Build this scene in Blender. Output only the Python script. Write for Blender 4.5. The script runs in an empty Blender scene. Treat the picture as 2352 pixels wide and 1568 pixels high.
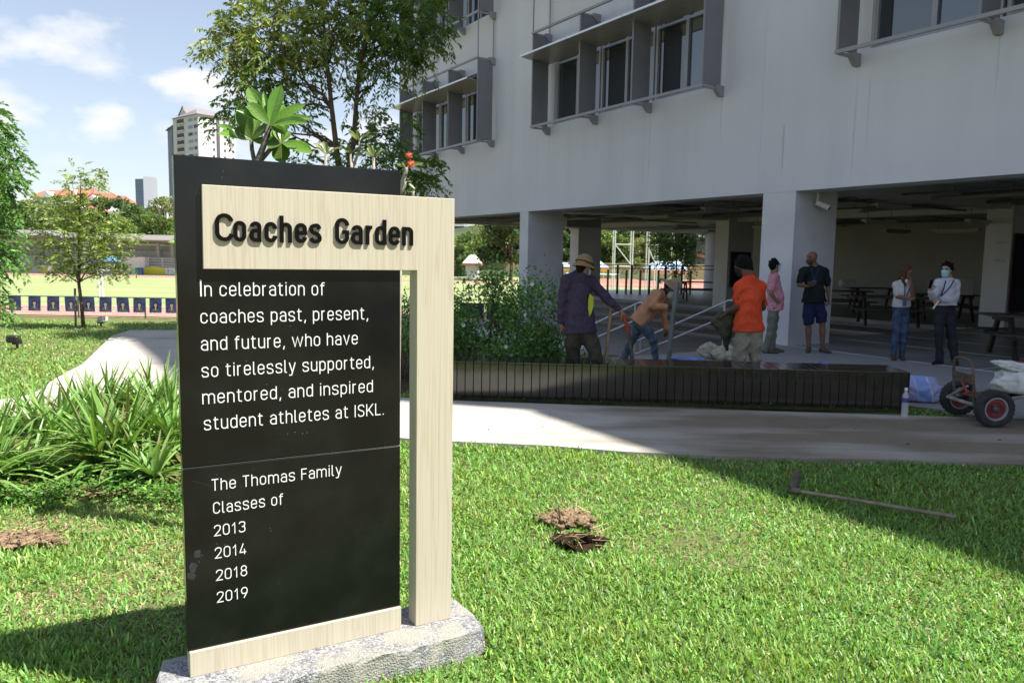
import bpy, math, random
import numpy as np
from mathutils import Vector, Matrix

sc = bpy.context.scene
# ---------------------------------------------------------------- camera
FOC, PITCH, ROLL, CAMZ = 1773.0, 0.108083, 0.016986, 1.6   # focal length in pixels of a 2352 px wide frame
FW = np.array([0, math.cos(PITCH), -math.sin(PITCH)])
_r0 = np.array([1.0, 0, 0]); _u0 = np.cross(_r0, FW)
RT = math.cos(ROLL)*_r0 + math.sin(ROLL)*_u0
UP = np.cross(RT, FW)
CAM = np.array([0, 0, CAMZ])
cd = bpy.data.cameras.new('camera')
cd.sensor_width = 36.0; cd.lens = FOC/2352*36.0
cd.clip_start = 0.05; cd.clip_end = 6000
cd.dof.use_dof = True; cd.dof.focus_distance = 2.95; cd.dof.aperture_fstop = 9.0
cam = bpy.data.objects.new('camera', cd); sc.collection.objects.link(cam)
cam.matrix_world = Matrix(((RT[0], UP[0], -FW[0], 0), (RT[1], UP[1], -FW[1], 0), (RT[2], UP[2], -FW[2], CAMZ), (0, 0, 0, 1)))
sc.camera = cam
# ---------------------------------------------------------------- sun, sky, exposure
SUN_EL, SUN_AZ = math.radians(58.0), math.radians(104.5)     # azimuth clockwise from +Y
SUN = Vector((math.sin(SUN_AZ)*math.cos(SUN_EL), math.cos(SUN_AZ)*math.cos(SUN_EL), math.sin(SUN_EL)))
sl = bpy.data.lights.new('sun', 'SUN'); sl.energy = 5.0; sl.angle = math.radians(0.53); sl.color = (1.0, 0.955, 0.88)
so = bpy.data.objects.new('sun', sl); sc.collection.objects.link(so)
so.rotation_euler = (-SUN).to_track_quat('-Z', 'Y').to_euler(); so.location = (20, -10, 60)
sc.view_settings.view_transform = 'Standard'; sc.view_settings.look = 'None'
sc.view_settings.exposure = 1.05; sc.view_settings.gamma = 1.0
sc.cycles.use_denoising = True
sc.cycles.max_bounces = 8; sc.cycles.diffuse_bounces = 4; sc.cycles.glossy_bounces = 3
sc.cycles.transmission_bounces = 4; sc.cycles.transparent_max_bounces = 6
sc.cycles.caustics_reflective = False; sc.cycles.caustics_refractive = False

world = bpy.data.worlds.new("World"); sc.world = world; world.use_nodes = True
wn, wl = world.node_tree.nodes, world.node_tree.links
wn.clear()
def WN(t, **kw):
    n = wn.new(t)
    for k, v in kw.items(): setattr(n, k, v)
    return n
def WM(op, a, b=None, c=None, clamp=False):
    n = wn.new('ShaderNodeMath'); n.operation = op; n.use_clamp = clamp
    for i, v in enumerate((a, b, c)):
        if v is None: continue
        if isinstance(v, (int, float)): n.inputs[i].default_value = v
        else: wl.new(v, n.inputs[i])
    return n.outputs[0]
w_out = WN('ShaderNodeOutputWorld'); w_bg = WN('ShaderNodeBackground'); w_bg.inputs['Strength'].default_value = 0.085
wl.new(w_bg.outputs[0], w_out.inputs[0])
w_sky = WN('ShaderNodeTexSky'); w_sky.sky_type = 'NISHITA'; w_sky.sun_disc = False
w_sky.sun_elevation = SUN_EL; w_sky.sun_rotation = SUN_AZ; w_sky.altitude = 50; w_sky.air_density = 1.0; w_sky.dust_density = 1.0; w_sky.ozone_density = 1.6
w_tc = WN('ShaderNodeTexCoord'); w_sep = WN('ShaderNodeSeparateXYZ'); wl.new(w_tc.outputs['Generated'], w_sep.inputs[0])
w_az = WM('ARCTAN2', w_sep.outputs[0], w_sep.outputs[1]); w_el = WM('ARCSINE', w_sep.outputs[2])
w_n1 = WN('ShaderNodeTexNoise'); w_n1.inputs['Scale'].default_value = 9; w_n1.inputs['Detail'].default_value = 9; w_n1.inputs['Roughness'].default_value = 0.55
w_mp = WN('ShaderNodeMapping'); w_mp.inputs['Scale'].default_value = (1, 1, 1.9)
wl.new(w_tc.outputs['Generated'], w_mp.inputs[0]); wl.new(w_mp.outputs[0], w_n1.inputs['Vector'])
w_nz = WM('MULTIPLY_ADD', w_n1.outputs[0], 2.6, -1.3)
def px_dir(px, py):
    d = FW + RT*((px-1176)/FOC) - UP*((py-784)/FOC); return d/np.linalg.norm(d)
# clouds: centre and half size in pixels of the photograph, density
CLOUDS = [(60, 110, 190, 75, 1.0), (230, 155, 150, 60, .85), (-60, 60, 130, 60, 1.0), (420, 190, 90, 38, 1.1), (480, 230, 120, 36, .8), (245, 285, 70, 36, 1.15),
          (372, 300, 60, 40, .55), (170, 372, 70, 26, .5), (700, 330, 260, 70, .8), (880, 300, 130, 70, .9), (420, 440, 260, 26, .45), (-300, 200, 260, 90, .9),
          (1500, -300, 420, 150, .9), (-700, -200, 420, 160, .9), (2600, -100, 500, 200, .9)]
tot = None
for (cx, cy, hw, hh, dn) in CLOUDS:
    d = px_dir(cx, cy); a0 = math.atan2(d[0], d[1]); e0 = math.asin(d[2])
    dx = WM('DIVIDE', WM('SUBTRACT', w_az, a0), hw/FOC*1.5); dy = WM('DIVIDE', WM('SUBTRACT', w_el, e0), hh/FOC*1.5)
    rr = WM('SQRT', WM('ADD', WM('MULTIPLY', dx, dx), WM('MULTIPLY', dy, dy)))
    v = WM('SUBTRACT', 1.0, rr)
    v = WM('SUBTRACT', WM('MULTIPLY_ADD', w_nz, 1.05, v), 0.14)
    v = WM('MULTIPLY', WM('MULTIPLY', v, 1.25, clamp=True), dn)
    tot = v if tot is None else WM('MAXIMUM', tot, v)
tot = WM('MINIMUM', tot, 0.96)
w_haze = WM('MULTIPLY', WM('SUBTRACT', 1.0, WM('DIVIDE', w_el, 0.55), clamp=True), 0.26)   # thin veil of cloud towards the horizon
tot = WM('MAXIMUM', tot, WM('ADD', w_haze, 0.13))
w_mix = WN('ShaderNodeMix'); w_mix.data_type = 'RGBA'
wl.new(tot, w_mix.inputs[0]); wl.new(w_sky.outputs[0], w_mix.inputs[6]); w_mix.inputs[7].default_value = (6.0, 6.0, 6.1, 1)
wl.new(w_mix.outputs[2], w_bg.inputs[0])

# ---------------------------------------------------------------- helpers
rng = np.random.default_rng(7); random.seed(7)
COL = sc.collection
Zv = np.array([0, 0, 1.0])
def ray(px, py): return FW + RT*((px-1176)/FOC) - UP*((py-784)/FOC)
def G(px, py, z=0.0):
    d = ray(px, py); return CAM + d*((z-CAMZ)/d[2])          # the point of height z seen at that pixel
def AT(px, py, Y):
    d = ray(px, py); return CAM + d*(Y/d[1])                  # the point Y metres ahead seen at that pixel
def nrm(v):
    v = np.asarray(v, float); return v/max(np.linalg.norm(v), 1e-9)

def root_loc(o):
    l = np.zeros(3)
    while o is not None:
        l += np.array(o.location); o = o.parent
    return l
def tag(o, label=None, cat=None, group=None, kind=None):
    if label: o['label'] = label
    if cat: o['category'] = cat
    if group: o['group'] = group
    if kind: o['kind'] = kind
    return o
def thing(name, label, cat, loc=(0, 0, 0), rz=0.0, group=None):
    o = bpy.data.objects.new(name, None); COL.objects.link(o); o.location = loc; o.rotation_euler = (0, 0, rz)
    o.empty_display_size = 0.1
    return tag(o, label, cat, group)
def dup(root, loc, rz=None, label=None, scale=None):
    def cp(o, par):
        c = o.copy(); COL.objects.link(c); c.parent = par
        for ch in list(o.children): cp(ch, c)
        return c
    r = cp(root, None); r.location = loc
    if rz is not None: r.rotation_euler = (0, 0, rz)
    if scale is not None: r.scale = scale if hasattr(scale, '__len__') else (scale,)*3
    if label: r['label'] = label
    return r
def link_mesh(name, me, mat, parent=None, local=False):
    o = bpy.data.objects.new(name, me); COL.objects.link(o)
    if mat is not None: me.materials.append(mat)
    if parent is not None: o.parent = parent
    return o

class MB:
    """collects shapes and links them as one mesh"""
    def __init__(s): s.v = []; s.f = []
    def add(s, vs, fs):
        b = len(s.v); s.v += [tuple(map(float, p)) for p in vs]; s.f += [tuple(b+i for i in f) for f in fs]; return s
    def box(s, c, size, ax=None, ay=None, az=None, bev=0.0):
        ax = np.array([1., 0, 0]) if ax is None else nrm(ax); az = Zv if az is None else nrm(az)
        ay = np.cross(az, ax) if ay is None else nrm(ay)
        c = np.asarray(c, float); h = np.asarray(size, float)/2
        if bev > 0:
            b = min(bev, *(h*0.9)); vs = []; idx = {}
            for sx in (-1, 1):
                for sy in (-1, 1):
                    for sz in (-1, 1):
                        for k in range(3):
                            d = h - b; d = d.copy(); d[k] = h[k]
                            idx[(sx, sy, sz, k)] = len(vs); vs.append(c + ax*sx*d[0] + ay*sy*d[1] + az*sz*d[2])
            fs = []
            for k in range(3):
                i, j = [q for q in range(3) if q != k]
                for sg in (-1, 1):
                    loop = []
                    for (a, b2) in ((-1, -1), (1, -1), (1, 1), (-1, 1)):
                        t = [0, 0, 0]; t[k] = sg; t[i] = a; t[j] = b2; loop.append(idx[(t[0], t[1], t[2], k)])
                    fs.append(tuple(loop))
            for k in range(3):      # edges along k
                i, j = [q for q in range(3) if q != k]
                for a in (-1, 1):
                    for b2 in (-1, 1):
                        q = []
                        for (sg, kk) in ((-1, i), (1, i), (1, j), (-1, j)):
                            t = [0, 0, 0]; t[k] = sg; t[i] = a; t[j] = b2; q.append(idx[(t[0], t[1], t[2], kk)])
                        fs.append(tuple(q))
            for sx in (-1, 1):
                for sy in (-1, 1):
                    for sz in (-1, 1): fs.append(tuple(idx[(sx, sy, sz, k)] for k in range(3)))
            return s.add(vs, fs)
        vs = [c + ax*x*h[0] + ay*y*h[1] + az*z*h[2] for x in (-1, 1) for y in (-1, 1) for z in (-1, 1)]
        return s.add(vs, [(0, 1, 3, 2), (4, 6, 7, 5), (0, 4, 5, 1), (2, 3, 7, 6), (0, 2, 6, 4), (1, 5, 7, 3)])
    def prism(s, pts, lo, hi):
        """polygon in the ground plane raised from lo to hi"""
        n = len(pts); vs = [(p[0], p[1], lo) for p in pts] + [(p[0], p[1], hi) for p in pts]
        return s.add(vs, [tuple(range(n-1, -1, -1)), tuple(range(n, 2*n))] + [(i, (i+1) % n, n+(i+1) % n, n+i) for i in range(n)])
    def slab(s, pts, off):
        """any planar polygon (3-D points) thickened by the vector off"""
        n = len(pts); pts = [np.asarray(p, float) for p in pts]; off = np.asarray(off, float)
        return s.add(pts + [p+off for p in pts], [tuple(range(n-1, -1, -1)), tuple(range(n, 2*n))] + [(i, (i+1) % n, n+(i+1) % n, n+i) for i in range(n)])
    def tube(s, path, r, n=8, closed=False, cap=True, flat=None):
        path = [np.asarray(p, float) for p in path]; m = len(path)
        rs = [r]*m if not hasattr(r, '__len__') else list(r)
        prev = None; rings = []
        for i in range(m):
            a = path[(i-1) % m] if (closed or i > 0) else path[i]; b = path[(i+1) % m] if (closed or i < m-1) else path[i]
            t = nrm(b-a)
            if prev is None:
                ref = Zv if abs(t[2]) < 0.9 else np.array([1., 0, 0]); u = nrm(np.cross(t, ref))
            else: u = nrm(prev - t*np.dot(prev, t))
            prev = u; w = np.cross(t, u)
            rings.append([path[i] + rs[i]*(math.cos(2*math.pi*k/n)*u + (flat or 1)*math.sin(2*math.pi*k/n)*w) for k in range(n)])
        vs = [p for rg in rings for p in rg]; fs = []
        for i in range(m if closed else m-1):
            j = (i+1) % m
            for k in range(n): fs.append((i*n+k, i*n+(k+1) % n, j*n+(k+1) % n, j*n+k))
        if cap and not closed: fs += [tuple(range(n-1, -1, -1)), tuple((m-1)*n+k for k in range(n))]
        return s.add(vs, fs)
    def lathe(s, c, axis, prof, n=24, cap=True):
        """prof: list of (radius, distance along axis)"""
        axis = nrm(axis); ref = Zv if abs(axis[2]) < 0.9 else np.array([1., 0, 0]); u = nrm(np.cross(axis, ref)); w = np.cross(axis, u); c = np.asarray(c, float)
        vs = [c + axis*h + max(r, 1e-4)*(math.cos(2*math.pi*k/n)*u + math.sin(2*math.pi*k/n)*w) for (r, h) in prof for k in range(n)]
        m = len(prof); fs = [(i*n+k, i*n+(k+1) % n, (i+1)*n+(k+1) % n, (i+1)*n+k) for i in range(m-1) for k in range(n)]
        if cap: fs += [tuple(range(n-1, -1, -1)), tuple((m-1)*n+k for k in range(n))]
        return s.add(vs, fs)
    def ball(s, c, r, n=12, m=8, axes=None):
        r = (r,)*3 if not hasattr(r, '__len__') else r; ax = axes or (np.array([1., 0, 0]), np.array([0, 1., 0]), Zv); c = np.asarray(c, float); vs = []; fs = []
        for i in range(m+1):
            th = math.pi*i/m
            for k in range(n):
                ph = 2*math.pi*k/n; d = (math.sin(th)*math.cos(ph), math.sin(th)*math.sin(ph), math.cos(th))
                vs.append(c + ax[0]*r[0]*d[0] + ax[1]*r[1]*d[1] + ax[2]*r[2]*d[2])
        for i in range(m):
            for k in range(n): fs.append((i*n+k, (i+1)*n+k, (i+1)*n+(k+1) % n, i*n+(k+1) % n))
        return s.add(vs, fs)
    def build(s, name, mat, parent=None, smooth=False, origin=None, fix=True):
        V = np.array(s.v)
        if parent is not None: off = root_loc(parent)
        elif origin is not None: off = np.asarray(origin, float)
        else: off = np.array([(V[:, 0].min()+V[:, 0].max())/2, (V[:, 1].min()+V[:, 1].max())/2, V[:, 2].min()])
        me = bpy.data.meshes.new(name); me.from_pydata([tuple(p) for p in V-off], [], s.f)
        if fix:
            import bmesh
            bm = bmesh.new(); bm.from_mesh(me); bmesh.ops.recalc_face_normals(bm, faces=bm.faces); bm.to_mesh(me); bm.free()
        if smooth:
            me.polygons.foreach_set('use_smooth', [True]*len(me.polygons))
        me.update()
        o = link_mesh(name, me, mat, parent)
        if parent is None: o.location = off
        if smooth == 'auto':
            try: me.set_sharp_from_angle(angle=math.radians(38))
            except Exception: pass
        return o

def arr_mesh(name, V, mat, parent=None, tint=None, smooth=False, origin=None, nper=4):
    """V: (n, nper, 3) separate faces; tint: (n, 3) colour per face"""
    V = np.asarray(V, np.float32); n = len(V)
    flat = V.reshape(-1, 3).astype(np.float64)
    if parent is not None: off = root_loc(parent)
    elif origin is not None: off = np.asarray(origin, float)
    else: off = np.array([flat[:, 0].mean(), flat[:, 1].mean(), flat[:, 2].min()])
    flat = flat - off
    me = bpy.data.meshes.new(name)
    me.vertices.add(n*nper); me.vertices.foreach_set('co', flat.ravel())
    me.loops.add(n*nper); me.loops.foreach_set('vertex_index', np.arange(n*nper, dtype=np.int32))
    me.polygons.add(n); me.polygons.foreach_set('loop_start', np.arange(0, n*nper, nper, dtype=np.int32))
    try: me.polygons.foreach_set('loop_total', np.full(n, nper, dtype=np.int32))
    except Exception: pass
    if tint is not None:
        at = me.color_attributes.new('tint', 'FLOAT_COLOR', 'POINT')
        c = np.ones((n, nper, 4), np.float32); c[:, :, :3] = np.asarray(tint)[:, None, :]
        at.data.foreach_set('color', c.ravel())
    me.update(calc_edges=True); me.validate()
    o = link_mesh(name, me, mat, parent)
    if parent is None: o.location = off
    return o

# ---------------------------------------------------------------- materials
def _nodes(name):
    m = bpy.data.materials.new(name); m.use_nodes = True; nt = m.node_tree
    return m, nt.nodes, nt.links, nt.nodes['Principled BSDF']
def lin(r, g, b):
    f = lambda c: ((c/255+0.055)/1.055)**2.4 if c > 10 else c/255/12.92
    return (f(r), f(g), f(b))
def mat(name, col, rough=0.6, var=0.12, vs=6.0, bump=0.0, bs=40.0, spec=0.4, metal=0.0, col2=None, stretch=(1, 1, 1), detail=6, lo=0.35, hi=0.65, coat=0.0, alpha=None):
    m, N, L, P = _nodes(name)
    tc = N.new('ShaderNodeTexCoord'); mp = N.new('ShaderNodeMapping'); mp.inputs['Scale'].default_value = stretch
    L.new(tc.outputs['Object'], mp.inputs[0])
    nz = N.new('ShaderNodeTexNoise'); nz.inputs['Scale'].default_value = vs; nz.inputs['Detail'].default_value = detail; L.new(mp.outputs[0], nz.inputs['Vector'])
    cr = N.new('ShaderNodeValToRGB'); cr.color_ramp.elements[0].position = lo; cr.color_ramp.elements[1].position = hi
    c1 = tuple(max(0, c*(1-var)) for c in col); c2 = col2 if col2 else tuple(min(1, c*(1+var)) for c in col)
    cr.color_ramp.elements[0].color = (*c1, 1); cr.color_ramp.elements[1].color = (*c2, 1)
    L.new(nz.outputs[0], cr.inputs[0]); L.new(cr.outputs[0], P.inputs['Base Color'])
    P.inputs['Roughness'].default_value = rough; P.inputs['Metallic'].default_value = metal
    P.inputs['Specular IOR Level'].default_value = spec; P.inputs['Coat Weight'].default_value = coat
    if bump > 0:
        n2 = N.new('ShaderNodeTexNoise'); n2.inputs['Scale'].default_value = bs; n2.inputs['Detail'].default_value = 5; L.new(mp.outputs[0], n2.inputs['Vector'])
        bp = N.new('ShaderNodeBump'); bp.inputs['Strength'].default_value = min(bump, 1); bp.inputs['Distance'].default_value = 0.02
        L.new(n2.outputs[0], bp.inputs['Height']); L.new(bp.outputs[0], P.inputs['Normal'])
    return m
def leaf_mat(name, trans=0.35, rough=0.45, spec=0.35, tcol=(1.25, 1.3, 0.55)):
    """leaf colour comes from the tint each leaf carries"""
    m, N, L, P = _nodes(name)
    at = N.new('ShaderNodeAttribute'); at.attribute_name = 'tint'
    L.new(at.outputs['Color'], P.inputs['Base Color']); P.inputs['Roughness'].default_value = rough; P.inputs['Specular IOR Level'].default_value = spec
    tr = N.new('ShaderNodeBsdfTranslucent'); mx = N.new('ShaderNodeMixShader'); mx.inputs[0].default_value = trans
    mm = N.new('ShaderNodeMix'); mm.data_type = 'RGBA'; mm.blend_type = 'MULTIPLY'; mm.inputs[0].default_value = 1.0
    L.new(at.outputs['Color'], mm.inputs[6]); mm.inputs[7].default_value = (*tcol, 1); L.new(mm.outputs[2], tr.inputs[0])
    out = N['Material Output']; L.new(P.outputs[0], mx.inputs[1]); L.new(tr.outputs[0], mx.inputs[2]); L.new(mx.outputs[0], out.inputs[0])
    return m
def glass_mat(name, col=(0.02, 0.026, 0.03), rough=0.03):
    m, N, L, P = _nodes(name); P.inputs['Base Color'].default_value = (*col, 1); P.inputs['Roughness'].default_value = rough; P.inputs['Specular IOR Level'].default_value = 1.0; P.inputs['IOR'].default_value = 1.7
    tc = N.new('ShaderNodeTexCoord'); nz = N.new('ShaderNodeTexNoise'); nz.inputs['Scale'].default_value = 0.7; L.new(tc.outputs['Object'], nz.inputs['Vector'])
    bp = N.new('ShaderNodeBump'); bp.inputs['Strength'].default_value = 0.03; L.new(nz.outputs[0], bp.inputs['Height']); L.new(bp.outputs[0], P.inputs['Normal'])
    return m
# ================================================================ THE SCHOOL BUILDING
_b = math.radians(-31.785)
EB = np.array([math.sin(_b), math.cos(_b), 0]); NBV = np.array([-math.cos(_b), math.sin(_b), 0])
Q0 = np.array([5.3052, 14.7878, 0])
def B(s, z, n=0.0): return Q0 + EB*s + NBV*n + np.array([0, 0, z])      # s along the facade, n outwards
def sn(p): r = np.asarray(p, float)-Q0; return float(r@EB), float(r@NBV)

M_wall = mat('white_wall_paint', (0.70, 0.69, 0.70), rough=0.8, var=0.05, vs=0.9, col2=(0.76, 0.75, 0.76), bump=0.06, bs=8, stretch=(1, 1, .25))
def streaked_wall():
    m, N, L, P = _nodes('streaked_white_render')
    tc = N.new('ShaderNodeTexCoord')
    def noise(scale, st, det=5):
        mp = N.new('ShaderNodeMapping'); mp.inputs['Scale'].default_value = st; L.new(tc.outputs['Object'], mp.inputs[0])
        n = N.new('ShaderNodeTexNoise'); n.inputs['Scale'].default_value = scale; n.inputs['Detail'].default_value = det; L.new(mp.outputs[0], n.inputs['Vector']); return n.outputs[0]
    def ramp(v, a, b, ca, cb):
        r = N.new('ShaderNodeValToRGB'); r.color_ramp.elements[0].position = a; r.color_ramp.elements[1].position = b
        r.color_ramp.elements[0].color = (*ca, 1); r.color_ramp.elements[1].color = (*cb, 1); L.new(v, r.inputs[0]); return r.outputs[0]
    def mul(a, b):
        x = N.new('ShaderNodeMix'); x.data_type = 'RGBA'; x.blend_type = 'MULTIPLY'; x.inputs[0].default_value = 1; L.new(a, x.inputs[6]); L.new(b, x.inputs[7]); return x.outputs[2]
    base = ramp(noise(0.35, (1, 1, 1)), .3, .7, (0.615, 0.60, 0.64), (0.68, 0.665, 0.695))
    st = ramp(noise(2.2, (1, 1, .05), 7), .30, .52, (0.945, 0.945, 0.95), (1, 1, 1))
    st2 = ramp(noise(0.8, (1.2, 1.2, .35), 4), .28, .36, (0.95, 0.955, 0.965), (1, 1, 1))
    L.new(mul(mul(base, st), st2), P.inputs['Base Color']); P.inputs['Roughness'].default_value = 0.82; P.inputs['Specular IOR Level'].default_value = 0.25
    return m
M_facade = streaked_wall()
M_beam = mat('grey_beam_paint', (0.52, 0.53, 0.53), rough=0.8, var=0.06, vs=1.5)
M_ceil = mat('dark_ceiling', (0.62, 0.62, 0.60), rough=0.9, var=0.12, vs=1.2)
M_fin = mat('grey_aluminium', (0.235, 0.225, 0.245), rough=0.5, var=0.05, vs=2, metal=0.15)
M_frame = mat('grey_window_frame', (0.33, 0.32, 0.345), rough=0.45, var=0.04, vs=3, metal=0.15)
M_rail = mat('grey_rail_paint', (0.30, 0.29, 0.315), rough=0.5, var=0.05, vs=3)
M_glass = glass_mat('dark_window_glass'); M_glass2 = glass_mat('sky_tinted_window_glass', (.035, .055, .075), .04)  # second glass has the sky's blue reflection painted into its colour
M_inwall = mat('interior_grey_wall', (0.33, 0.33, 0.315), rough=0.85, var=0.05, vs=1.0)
M_col = mat('column_paint', (0.60, 0.585, 0.61), rough=0.8, var=0.04, vs=1.5, col2=(0.66, 0.645, 0.665), bump=0.04, bs=10)
M_joint = mat('rain_streak_grey', (0.585, 0.572, 0.605), rough=0.85, var=0.10, vs=4, stretch=(1, 1, .3)); M_patch = mat('repainted_patch', (0.66, 0.65, 0.69), rough=0.8, var=0.02)
M_roof = mat('flat_roof', (0.35, 0.34, 0.33), rough=0.9)

bld = thing('school_building', 'white rendered school building raised on columns over an open ground floor', 'building', B(0, 0, -6))
S0, S1, WT = -40.0, 18.63, 0.30          # facade from its far corner S1 to beyond the right of the picture
ZB, ZR0, ZR1, ZR2 = 2.94, 16.0, 25.2, 18.6
# ribbon windows: (s_left, s_right, fins, storeys)
BOXES = [((17.02, 11.52), (17.2, 15.25, 13.3, 11.35)), ((8.10, 2.15), (8.3, 6.17, 4.16, 1.97)), ((-1.36, -7.95), (-1.15, -3.47, -5.8, -8.1)), ((-11.2, -17.0), (-11.0, -13.0, -15.0, -17.2))]
STOREY = [(5.24, 7.42), (9.04, 11.22), (12.84, 15.0)]
cuts_s = sorted({S0, S1} | {v for bx in BOXES for v in bx[0]}); cuts_z = sorted({ZB, ZR0} | {v for st in STOREY for v in st})
w = MB()
for i in range(len(cuts_s)-1):
    for j in range(len(cuts_z)-1):
        sm, zm = (cuts_s[i]+cuts_s[i+1])/2, (cuts_z[j]+cuts_z[j+1])/2
        if any(bx[0][1] < sm < bx[0][0] for bx in BOXES) and any(a < zm < b for a, b in STOREY): continue
        ds, dz = cuts_s[i+1]-cuts_s[i], cuts_z[j+1]-cuts_z[j]
        w.box(B(sm, zm, -WT/2), (ds, WT, dz), ax=EB)
w.build('facade_wall', M_facade, bld, fix=False)
w = MB()
w.box(B(S1-WT/2, (ZB+ZR0)/2, -WT-9.85), (WT, 19.7, ZR0-ZB), ax=EB)                       # end wall
w.box(B((S0+S1)/2-.2, (3.55+ZR0)/2, -20.1), (S1-S0-.4, .2, ZR0-3.55), ax=EB)              # rear wall
w.box(B(S0+WT/2, (ZB+ZR0)/2, -WT-9.85), (WT, 19.7, ZR0-ZB), ax=EB)
w.build('outer_wall', M_facade, bld, fix=False)
w = MB(); w.box(B((S0+S1)/2-.2, ZR0+.1, -10.1), (S1-S0-.4, 19.4, .2), ax=EB); w.build('roof', M_roof, bld)
w = MB(); w.box(B(-6.35, (ZR0+ZR1)/2+.11, -4.6), (10.3, 9.2, ZR1-ZR0-.2), ax=EB); w.build('stair_tower', M_facade, bld)
w = MB(); w.box(B(-25.8, (ZR0+ZR2)/2+.11, -4.6), (28.4, 9.2, ZR2-ZR0-.2), ax=EB); w.build('upper_storey', M_facade, bld)
# beam under the facade wall and the ceiling behind it
w = MB(); w.box(B((S0+S1)/2, (ZB+3.5)/2-.006, -WT-.16), (S1-S0-.02, .30, 3.5-ZB), ax=EB)
for n_ in (-8.2-.63, -16.4-.63): w.box(B((S0+S1)/2, 3.2, n_), (S1-S0-.02, .5, .5), ax=EB)
for s_ in (S1-.45, 9.55, .35, -8.9, -18.2): w.box(B(s_, 3.22, -8.6), (.45, 16.0, .44), ax=EB)
w.build('ceiling_beam', M_beam, bld)
w = MB(); w.box(B((S0+S1)/2, 3.47, -10.4), (S1-S0-.7, 19.0, .16), ax=EB); w.build('ceiling', M_ceil, bld)
# columns, three rows on a grid behind the facade
for si in (0.385, 9.52, 18.2, -8.9, -18.2):
    for ni in (-.63, -8.83, -17.0):
        if si > 18 and ni > -1: continue
        wdt = .77 if ni > -1 and si < 1 else (.46 if ni > -1 else .62)
        w = MB()
        if si > 18 and ni < -16: w.tube([B(si, -.8, ni+.1), B(si, 3.4, ni+.1)], .43, 24)
        else: w.box(B(si, 1.3, ni), (wdt, 1.25, 4.2), ax=EB)
        w.build('column', M_col, bld, smooth='auto' if (si > 18 and ni < -16) else False)
# inner walls of the open ground floor
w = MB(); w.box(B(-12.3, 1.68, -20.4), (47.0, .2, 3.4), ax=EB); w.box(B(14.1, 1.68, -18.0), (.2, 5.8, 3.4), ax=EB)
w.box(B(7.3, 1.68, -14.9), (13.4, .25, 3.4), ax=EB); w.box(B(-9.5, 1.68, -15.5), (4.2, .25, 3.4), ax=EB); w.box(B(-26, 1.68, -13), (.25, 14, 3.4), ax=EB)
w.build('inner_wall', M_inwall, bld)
# faint joints of the render, rain streaks under the brackets, a repainted patch
rj = random.Random(8)
for s_ in (10.3, 5.1, .9, -4.6, -9.4): w = MB(); w.box(B(s_, (ZB+9)/2, .0012), (.006, .0024, 9-ZB-.02), ax=EB); w.build('render_joint', M_joint, bld)
for s_, z1_, L_, wd_ in ((8.3, 5.0, 1.7, .03), (6.17, 5.05, .8, .025), (4.16, 5.05, 1.9, .035), (1.97, 5.0, 1.3, .03), (-1.15, 5.0, 1.9, .04), (-1.4, 4.7, 1.2, .02), (-3.47, 5.0, .9, .03), (11.35, 4.95, .7, .03), (13.3, 5.0, 1.1, .03), (15.25, 5.0, .8, .03), (.35, 4.2, .9, .05)):
    w = MB(); wd_ *= .55; x_ = [(wd_*rj.uniform(.6, 1), 0), (wd_*rj.uniform(.8, 1.2), -.4), (wd_*rj.uniform(.3, .7), -.8), (0.004, -1)]; w.slab([B(s_+a, z1_+b*L_, .001) for a, b in x_]+[B(s_-a*.8, z1_+b*L_, .001) for a, b in reversed(x_)], NBV*.0012); w.build('rain_streak', M_joint, bld)
w = MB(); w.box(B(-1.62, 3.10, .0009), (1.25, .0018, .30), ax=EB); w.build('paint_patch', M_patch, bld)
# windows: one frame per bay, its panes as sub-parts
def window_band(bx, st):
    (sl_, sr_), fins = bx; z0, z1 = st
    edges = [sl_] + [f for f in fins[1:-1]] + [sr_]
    for i in range(3):
        a, b = edges[i]-(0.03 if i else 0), edges[i+1]+(0.03 if i < 2 else 0)
        mid = (a+b)/2; f = MB(); n_ = -.12; t = .06
        f.box(B((a+b)/2, z0+t/2, n_), (a-b, .09, t), ax=EB); f.box(B((a+b)/2, z1-t/2, n_), (a-b, .09, t), ax=EB)
        for s_ in (a-t/2, mid, b+t/2): f.box(B(s_, (z0+z1)/2, n_), (t*(1.5 if s_ == mid else 1), .087, z1-z0-2*t), ax=EB)
        f.box(B((a+b)/2, 6.86+z0-5.24, n_), (a-b-2*t, .083, t), ax=EB)
        fo = f.build('window', M_frame, bld)
        for (p, q) in ((a-t, mid), (mid, b+t)):
            g = MB(); g.box(B((p+q)/2, (z0+z1)/2, n_-.02), (p-q, .012, z1-z0-2*t), ax=EB); g.build('pane', M_glass if p == a-t else M_glass2, fo)
    r = MB(); r.box(B((sl_+sr_)/2, (z0+z1)/2, -1.2), (sl_-sr_, .05, z1-z0+.3), ax=EB)     # blind wall of the room behind the glass
    return r
for bx in BOXES:
    for st in STOREY: window_band(bx, st)
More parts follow.
